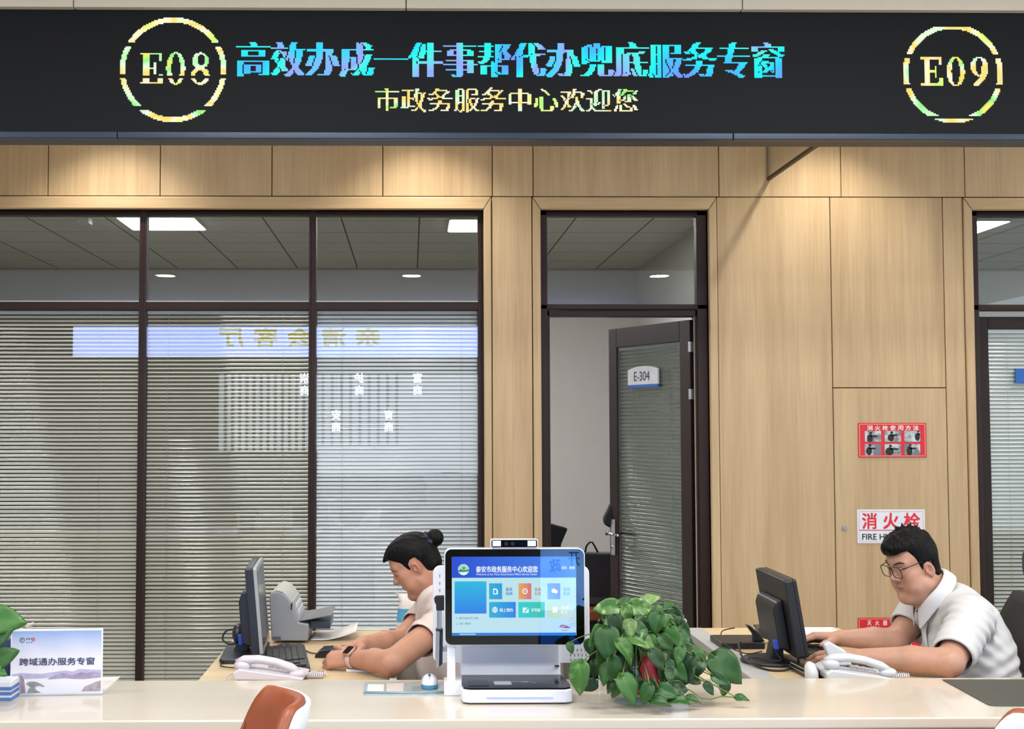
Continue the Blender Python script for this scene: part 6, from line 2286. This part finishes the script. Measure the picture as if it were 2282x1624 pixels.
sculpt_hand(FW, wW1, (-.86, .42, -.10), (-.25, -.55, .80), -1, .90, (52, 56, 58, 58), 2, (.70, .62, -.10), 20, .024)
sculpt_hand(FW, wW2, (-.66, -.74, -.06), (-.15, .25, 1), 1, .90, (34, 36, 38, 40), 3, (.72, .60, -.15), 20, .024)
wb_ = FW.build('body', skin_m, wom, skin_tint(HW, '#b5846c', '#96594f', '#ae6e5e'))
HW.tree = skin_tree(wb_)
del FW
wp = [(.150, .094), (.122, .090), (.108, .094), (.090, .090), (.064, .066), (.044, .038), (.034, .012), (.027, -.016), (.022, -.030), (.019, -.004), (.018, .030), (.004, .043), (-.020, .044), (-.030, .018), (-.036, -.028), (-.052, -.058), (-.10, -.050), (-.16, .03), (-.08, .19), (.08, .19), (.15, .12)]
def wtuft(x, y, z): return .0012 * np.sin(y * 240 + x * 60) * np.clip((z + .02) / .05, 0, 1)
def bun(Fh):
    Fh.ball(HW.w(-.124, 0, .066), .037 * HW.k, .004)
    Fh.cap(HW.w(-.085, 0, .064), HW.w(-.110, 0, .066), .030 * HW.k, .030 * HW.k, .006)
    for p, q in (((.095, .02, .094), (.112, .022, .088)), ((.098, -.01, .098), (.116, -.008, .092))):
        Fh.cap(HW.w(*p), HW.w(*q), .010 * HW.k, .004 * HW.k, .008)
Fh = hair_field(HW, .0022, wp, [((-.008, 0, .052), (.106, .083, .092)), ((.018, 0, .082), (.092, .074, .060)), ((.058, 0, .082), (.056, .056, .030)), ((-.03, 0, .0), (.078, .066, .070))], wtuft, (-.14, 4.28, .90), (.20, 4.58, 1.24), bun)
Fh.build('hair', hair_m, wom)
# dark blue hair tie: a ruffled ring with a bow
navy = M('tie_navy', '#151a33', .6, noise=.2, scale=80)
tm_ = MB()
ring = []
for a in np.linspace(0, 2 * math.pi, 49)[:-1]:
    rr2 = .031 + .004 * math.sin(a * 9)
    ring.append(HW.w(-.096 + .004 * math.sin(a * 7), rr2 * math.cos(a), .066 + rr2 * math.sin(a)))
tm_.tube(ring, .0085 * HW.k, 10, closed=True)
tie = tm_.build('hair_tie', navy, wom, smooth=True)
for sg, up_ in ((1, 1), (1, -1)):
    m_ = MB()
    c0_, tip_ = np.array([-.096, .030, .078]), np.array([-.082 - .03 * (up_ < 0), .046, .078 + up_ * .026])
    loop = []
    for t in np.linspace(0, 1, 9):
        loop.append([HW.w(*(c0_ + (tip_ - c0_) * t + np.array([w_ * .012 * math.sin(math.pi * min(1, t * 1.1)), .006 * math.sin(math.pi * t), 0]))) for w_ in (-1, 0, 1)])
    m_.grid([[Vector(p) for p in r_] for r_ in loop])
    m_.build('bow_loop', navy, tie, smooth=True, solid=.003)
for sg in (1, -1):
    brow_strip(HW, [(.10, sg * .014, .0400), (.10, sg * .026, .0420), (.09, sg * .040, .0400), (.068, sg * .056, .0310)], .0022, 'eyebrow', M('brow_brown', '#3c2a22', .7), wom)
    brow_strip(HW, [(.09, sg * .0190, .0190), (.09, sg * .0270, .0150), (.09, sg * .0370, .0135), (.07, sg * .0520, .0120)], .0022, 'eyelash', bm_, wom)
brow_strip(HW, [(.0935, -.022, -.0485), (.0995, -.012, -.0475), (.1025, 0, -.0470), (.0995, .012, -.0475), (.0935, .022, -.0485)], .0009, 'mouth_line', M('mouth_dark', '#6e352f', .6), wom)
blouse = M('blouse_pale', '#cbbcb6', .75, noise=.03, scale=50)
FS = Field((-.08, 4.02, .58), (.32, 4.80, 1.03), .0030)
FS.cap((.105, 4.45, .92), (.118, 4.45, .87), .056, .094, .04, ys=1.45, yc=4.45)
FS.cap((.118, 4.45, .87), (.125, 4.45, .70), .096, .098, .04, ys=1.4, yc=4.45)
FS.cap((.125, 4.45, .70), (.135, 4.45, .58), .098, .112, .04, ys=1.3, yc=4.45)
FS.cap((.10, 4.33, .905), (.10, 4.58, .905), .054, .054, .04)
c1, c2 = lerp(wS1, wE1, .50), lerp(wS2, wE2, .62)
FS.cap(wS1, c1, .060, .057, .03)
FS.cap(wS2, c2, .058, .052, .03)
def wfold(x, y, z):
    w1 = np.exp(-(((x - .06) / .09) ** 2 + ((y - 4.22) / .10) ** 2 + ((z - .87) / .07) ** 2))
    return .0040 * w1 * np.sin((x * .3 + z * .9 + y * .3) * 170) + .0014 * np.sin(x * 60 + y * 31) * np.sin(z * 63 - y * 37)
FS.warp(wfold)
for s_, e_, c_, r_ in ((wS1, wE1, c1, .0505), (wS2, wE2, c2, .0465)):
    dv = unit(np.array(e_) - np.array(s_))
    FS.cap(np.array(c_) - dv * .04, np.array(c_) + dv * .12, r_, r_ + .002, .003, 's')
    FS.op(lambda x, y, z, c_=c_, dv=dv: np.maximum(-((x - c_[0]) * dv[0] + (y - c_[1]) * dv[1] + (z - c_[2]) * dv[2]), np.sqrt((x - c_[0]) ** 2 + (y - c_[1]) ** 2 + (z - c_[2]) ** 2) - .09), c_, .09, .002, 's')
FS.cap(RW + np.array([.03, 0, -.045]), RW + np.array([-.085, 0, .07]), .044, .058, .006, 's')
FS.build('shirt', blouse, wom)
del FS
collar('collar', RW + np.array([-.004, 0, .006]), (-.68, 0, .73), (-.73, 0, -.68), .056, M('collar_pale', '#d0c3bd', .7, noise=.02), wom, .030, .10, 18, wide=1.05)
lower(wom, .16, 4.48, -.20, -.16, .57, trou, shoe, .085, .88)
# watch on her near wrist
ax_w = unit(np.array(wW1) - np.array(wE1))
wc = np.array(wW1) - ax_w * .012
wn = unit(np.array([-.10, -.62, .78]) - ax_w * (np.array([-.10, -.62, .78]) @ ax_w))
wsd = np.cross(ax_w, wn)
wt = thing('wristwatch', wc, 'square dark faced wristwatch with pale pink band on the near wrist of the woman', 'watch')
bd = []
for a in np.linspace(0, 2 * math.pi, 41):
    o_ = wn * math.cos(a) + wsd * math.sin(a)
    bd.append([Vector(wc + o_ * (.0275 + .001) + ax_w * s_) for s_ in (-.0095, -.004, .004, .0095)])
MB().grid(bd).build('band', M('band_pink', '#d3b5aa', .5), wt, smooth=True, solid=.0022)
Xw = Matrix(((wsd[0], ax_w[0], wn[0], 0), (wsd[1], ax_w[1], wn[1], 0), (wsd[2], ax_w[2], wn[2], 0), (0, 0, 0, 1)))
Xw = Matrix.Translation(wc + wn * .0275) @ Xw
MB(Xw).prism(rrect(-.019, .019, -.0165, .0165, .007, 5), 0, .009, 'z').build('case', M('case_rose', '#c9a79a', .25, .7), wt, bevel=.002)
MB(Xw).prism(rrect(-.0165, .0165, -.014, .014, .006, 5), .009, .0102, 'z').build('watch_face', M('watch_black', '#1c1517', .08), wt, bevel=.0005)
# ------------------------------------------------------------------ potted pothos
def leafmat(name, ca, cb, pale=.0):
    m, nt, p = newmat(name)
    N, L = nt.nodes, nt.links
    tc = N.new('ShaderNodeTexCoord')
    nz = N.new('ShaderNodeTexNoise'); nz.inputs['Scale'].default_value = 55; nz.inputs['Detail'].default_value = 2
    at_ = N.new('ShaderNodeAttribute'); at_.attribute_name = 'tint'
    cr = N.new('ShaderNodeValToRGB')
    cr.color_ramp.elements[0].position, cr.color_ramp.elements[1].position = .50, .74
    cr.color_ramp.elements[0].color, cr.color_ramp.elements[1].color = (0, 0, 0, 1), (1, 1, 1, 1)
    mx = N.new('ShaderNodeMix'); mx.data_type = 'RGBA'
    mu = N.new('ShaderNodeMath'); mu.operation = 'MULTIPLY'
    L.new(tc.outputs['Object'], nz.inputs['Vector']); L.new(nz.outputs[0], cr.inputs[0])
    L.new(cr.outputs[0], mu.inputs[0]); L.new(at_.outputs['Alpha'], mu.inputs[1])
    L.new(mu.outputs[0], mx.inputs[0]); L.new(at_.outputs['Color'], mx.inputs[6])
    mx.inputs[7].default_value = (*lin(cb), 1)
    L.new(mx.outputs[2], p.inputs['Base Color'])
    p.inputs['Roughness'].default_value = .38
    p.inputs['Specular IOR Level'].default_value = .4
    p.inputs['Transmission Weight'].default_value = 0
    MATS[name] = m
    return m
leaf_m = leafmat('pothos_leaf', '#2c6b24', '#8fae72')
stem_m = M('pothos_stem', '#5f7a34', .5)

class Leaves:
    def __init__(s): s.P, s.Fc, s.T = [], [], []
    def leaf(s, c, L, tip, nrm, wid=.78, fold=.25, curl=.3, col=(.03, .14, .02), pale=0.):
        """heart shaped blade centred on c; tip and nrm are directions"""
        tip = Vector(tip).normalized()
        nrm = Vector(nrm)
        nrm = (nrm - tip * nrm.dot(tip)).normalized()
        sd = tip.cross(nrm)
        b = len(s.P)
        nu, nv = 13, 9
        for i in range(nu):
            u = i / (nu - 1)
            if u < .12:
                w = .62 * (u / .12) ** .5
            else:
                q = (u - .12) / .88
                w = (1 - q) ** .85 * (.62 + 1.25 * q) * (1 - .35 * q)
            w *= wid * L * .72
            for j in range(nv):
                v = j / (nv - 1) * 2 - 1
                back = -.13 * L * (abs(v) ** 1.5) * max(0, 1 - u / .35)      # lobes reach behind the stalk
                x = (u - .45) * L + back
                z = abs(v) * w * fold - curl * L * (u - .35) ** 2 - .05 * L * v * v * (1 if u > .5 else .4) + .012 * L * math.sin(u * 9 + v * 3)
                s.P.append(Vector(c) + tip * x + sd * (v * w) + nrm * z)
                k = 1 + .10 * (1 - abs(v)) * (1 if abs(v) > .12 else 2.2)
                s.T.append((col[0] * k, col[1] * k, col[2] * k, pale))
        for i in range(nu - 1):
            for j in range(nv - 1):
                a = b + i * nv + j
                s.Fc.append((a, a + 1, a + nv + 1, a + nv))
        return Vector(c) - tip * (.45 * L)
    def build(s, name, parent):
        me = bpy.data.meshes.new(name)
        me.from_pydata([tuple(p) for p in s.P], [], s.Fc)
        a = me.color_attributes.new('tint', 'FLOAT_COLOR', 'POINT')
        a.data.foreach_set('color', np.array(s.T, np.float32).ravel())
        for p in me.polygons:
            p.use_smooth = True
        me.materials.append(leaf_m)
        o = link(bpy.data.objects.new(name, me), parent)
        md = o.modifiers.new('solid', 'SOLIDIFY')
        md.thickness = .0006
        return o
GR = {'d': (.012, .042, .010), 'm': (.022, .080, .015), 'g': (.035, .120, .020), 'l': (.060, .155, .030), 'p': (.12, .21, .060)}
plant = thing('potted_pothos', (.60, 3.48, ZC), 'bushy green pothos with a red ribbon in a glass vase, right of the kiosk', 'potted plant')
pc = Vector((.595, 3.50, ZC))
# (zoomed x, zoomed y, length px, tip direction in the picture, shade, depth offset)
LV = [(990, 165, 46, -28, 'p', .02), (740, 205, 50, 195, 'm', .0), (535, 255, 58, 176, 'l', -.02), (900, 262, 56, 12, 'l', -.01), (1060, 340, 46, 97, 'm', -.07), (1220, 290, 50, 28, 'm', .0),
      (740, 330, 46, 80, 'l', -.05), (560, 420, 46, 130, 'p', -.02), (770, 490, 46, 100, 'p', -.09), (905, 430, 42, 60, 'd', -.05), (1180, 430, 42, 70, 'l', -.03), (1340, 480, 50, 45, 'm', .02),
      (540, 640, 76, 84, 'm', -.10), (740, 720, 66, 52, 'g', -.13), (900, 600, 74, 22, 'l', -.10), (1165, 630, 44, 50, 'm', -.10), (1340, 620, 58, 72, 'm', -.03), (1080, 810, 58, 52, 'd', -.12),
      (1210, 850, 62, 80, 'd', -.08), (600, 900, 56, 92, 'm', -.12), (770, 890, 42, 100, 'd', -.06), (770, 1120, 72, 62, 'g', -.15), (950, 1170, 50, 112, 'm', -.14), (1100, 1250, 46, 14, 'm', -.15),
      (1300, 1225, 48, 2, 'm', -.12), (1450, 1225, 34, 22, 'm', -.10), (570, 1090, 32, 100, 'd', -.09), (625, 1140, 32, 112, 'm', -.11), (350, 1085, 38, 150, 'd', -.04), (240, 1000, 76, 95, 'g', -.10),
      (1510, 790, 52, 40, 'g', -.02), (1480, 900, 48, 120, 'd', -.06), (1810, 890, 86, 42, 'm', -.05), (1740, 1020, 44, 30, 'm', -.06), (1780, 1110, 36, 95, 'd', -.06), (1970, 1205, 32, 4, 'm', -.08),
      (1620, 1110, 32, 60, 'd', -.08), (1360, 990, 48, 110, 'd', -.08), (1220, 1000, 50, 70, 'd', -.10), (1300, 1110, 46, 5, 'd', -.10), (350, 670, 34, 92, 'd', -.02), (410, 900, 38, 90, 'd', -.03),
      (150, 680, 26, 80, 'm', .03), (880, 1065, 32, 60, 'd', -.11), (1010, 520, 44, 60, 'd', -.04), (640, 520, 46, 110, 'd', .0), (1130, 720, 44, 70, 'd', -.02), (880, 730, 40, 60, 'm', -.03),
      (1250, 740, 46, 80, 'd', .02), (690, 620, 44, 90, 'd', .02), (480, 470, 44, 120, 'd', .02), (1100, 480, 40, 80, 'm', .0), (1000, 1110, 40, 80, 'd', -.12), (700, 1010, 44, 80, 'd', -.09),
      (1420, 720, 42, 60, 'd', .0), (1450, 1010, 40, 30, 'd', -.05), (1180, 1150, 46, 20, 'm', -.12), (830, 400, 44, 150, 'm', .0), (620, 330, 42, 150, 'm', .01), (1230, 380, 44, 60, 'm', .01)]
for _ in range(44):
    LV.append((random.uniform(560, 1330), random.uniform(330, 960), random.uniform(34, 52), random.uniform(40, 140), random.choice('ddmdm'), random.uniform(-.03, .04)))
for u, v in ((700, 620), (880, 560), (1000, 660), (1230, 560), (1300, 760), (660, 780), (1150, 930), (1290, 930), (480, 760), (520, 940), (900, 500), (1060, 420), (620, 440), (1390, 860), (420, 560)):
    LV.append((u, v, random.uniform(44, 60), random.uniform(50, 125), random.choice('mmgd'), -.09))
lv = Leaves()
sm = MB()
mouth = Vector((.60, 3.485, ZC + .165))
for i, (u, v, L, ang, sh, dy) in enumerate(LV):
    Y_ = 3.49 + dy
    c = at(1240 + u / 4.754, 1300 + v / 4.754, Y_)
    a = R(ang)
    tip = Vector((math.cos(a), random.uniform(-.35, .1), -math.sin(a)))
    n_ = Vector((random.uniform(-.6, .6), -1, random.uniform(.0, .9)))
    Lm = L * Y_ / F * .98
    if c.z - Lm * .5 < ZC + .01:
        c.z = max(c.z, ZC + .022)
        tip.z *= .35
        n_ = Vector((random.uniform(-.2, .2), -.7, 1))
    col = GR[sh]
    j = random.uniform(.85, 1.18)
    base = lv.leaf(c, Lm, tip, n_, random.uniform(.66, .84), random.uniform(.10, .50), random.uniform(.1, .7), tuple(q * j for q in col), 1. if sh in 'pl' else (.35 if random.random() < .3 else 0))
    mid = (base + mouth) / 2 + Vector((0, .0, .03 + .02 * random.random()))
    if base.z < ZC + .08:
        mid = mid * .5 + Vector((base.x * .6 + mouth.x * .4, base.y, max(base.z, ZC + .03))) * .5
    pts = [mouth * (1 - t) ** 2 + mid * 2 * t * (1 - t) + base * t * t for t in np.linspace(0, 1, 8)]
    for p in pts:
        p.z = max(p.z, ZC + .005)
    sm.tube(pts, .0015, 6)
lv.build('foliage', plant)
# trailing runner over the counter at the right
run = [at(1240 + u / 4.754, 1300 + v / 4.754, 3.42) for u, v in ((1240, 1060), (1420, 1130), (1530, 1215), (1640, 1225), (1740, 1195), (1840, 1200), (1930, 1210))]
for p in run: p.z = max(p.z, ZC + .004)
sm.tube(run, .0018, 6)
sm.tube([at(1240 + u / 4.754, 1300 + v / 4.754, 3.42) for u, v in ((1470, 1060), (1560, 1020), (1650, 1080), (1700, 1060), (1760, 1180))], .0016, 6)
sm.build('stems', stem_m, plant, smooth=True)
MB().lathe([(0, .002), (.058, .002), (.072, .03), (.078, .07), (.070, .12), (.052, .16), (.050, .172), (.048, .172), (.050, .16), (.067, .12), (.075, .07), (.069, .032), (.055, .006), (0, .006)], pc, 40).build('glass_vase', glassmat('vase_glass', (.93, .96, .95), 1.0), plant, smooth=True)
MB().lathe([(0, .008), (.053, .008), (.066, .033), (.071, .07), (.068, .098), (0, .098)], pc, 36).build('water', glassmat('vase_water', (.86, .90, .87), .5, 1.33), plant, smooth=True)
rt = MB()
for i in range(16):
    x0_, y0_ = random.uniform(-.03, .03), random.uniform(-.04, .0)
    rt.tube([pc + Vector((x0_ + .014 * math.sin(q * 5 + i) * (1 - q), y0_ + .010 * math.cos(q * 4 + i), .15 - .125 * q)) for q in np.linspace(0, 1, 9)], .0016, 5)
rt.build('roots', M('root_orange', '#a2633a', .6), plant, smooth=True)
rb = MB()
xr0, xr1 = at(1428, 1505, 3.405).x, at(1474, 1505, 3.405).x
zr = lambda py: at(1450, py, 3.405).z
rb.grid([[(xr0 + .006, 3.408, zr(1462)), (xr0 + .02, 3.398, zr(1460)), (xr1 - .012, 3.405, zr(1466))],
         [(xr0 - .002, 3.405, zr(1490)), (xr0 + .024, 3.396, zr(1490)), (xr1, 3.404, zr(1494))],
         [(xr0 + .008, 3.404, zr(1518)), (xr0 + .030, 3.398, zr(1520)), (xr1 + .001, 3.404, zr(1520))],
         [(xr0 + .026, 3.406, zr(1538)), (xr0 + .038, 3.402, zr(1543)), (xr1 + .001, 3.406, zr(1548))]])
rb.grid([[(xr0 - .012, 3.402, zr(1532)), (xr0 - .001, 3.400, zr(1528))], [(xr0 - .014, 3.402, zr(1548)), (xr0 - .003, 3.401, zr(1546))]])
rb.build('red_ribbon', M('ribbon_red', '#9c2632', .45, noise=.2, scale=40), plant, smooth=True, solid=.0012)

# leaves of a second plant reaching in from the left
p2 = thing('potted_plant', (-1.20, 3.47, ZC), 'green leaved potted plant reaching in at the far left of the counter', 'potted plant')
l2 = Leaves()
s2 = MB()
m2_ = Vector((-1.20, 3.47, ZC + .13))
for px, py, L, ang, sh, dy in ((8, 1381, 92, 6, 'g', -.06), (-2, 1417, 62, -28, 'm', -.07), (8, 1463, 66, -24, 'm', -.08), (2, 1497, 30, 30, 'g', -.09), (-40, 1430, 70, 150, 'm', -.02), (-70, 1400, 70, 200, 'g', 0), (-60, 1470, 60, 90, 'm', -.06), (-50, 1350, 60, -70, 'l', .02), (-110, 1430, 70, 180, 'm', .02)):
    Y_ = 3.47 + dy
    c = at(px, py, Y_)
    a = R(ang)
    base = l2.leaf(c, L * Y_ / F, (math.cos(a), -.1, -math.sin(a)), (random.uniform(-.1, .1), -1, .35), .74, .14, .15, tuple(q * 1.15 for q in GR[sh]), 0)
    mid = (base + m2_) / 2 + Vector((0, 0, .02))
    s2.tube([m2_ * (1 - t) ** 2 + mid * 2 * t * (1 - t) + base * t * t for t in np.linspace(0, 1, 8)], .0018, 6)
l2.build('foliage', p2)
s2.build('stems', stem_m, p2, smooth=True)
MB().lathe([(0, 0), (.045, 0), (.060, .11), (.063, .118), (.056, .118), (.050, .10), (0, .10)], (-1.20, 3.47, ZC), 32).build('pot', M('pot_white', '#d8d8d4', .3), p2, smooth=True)
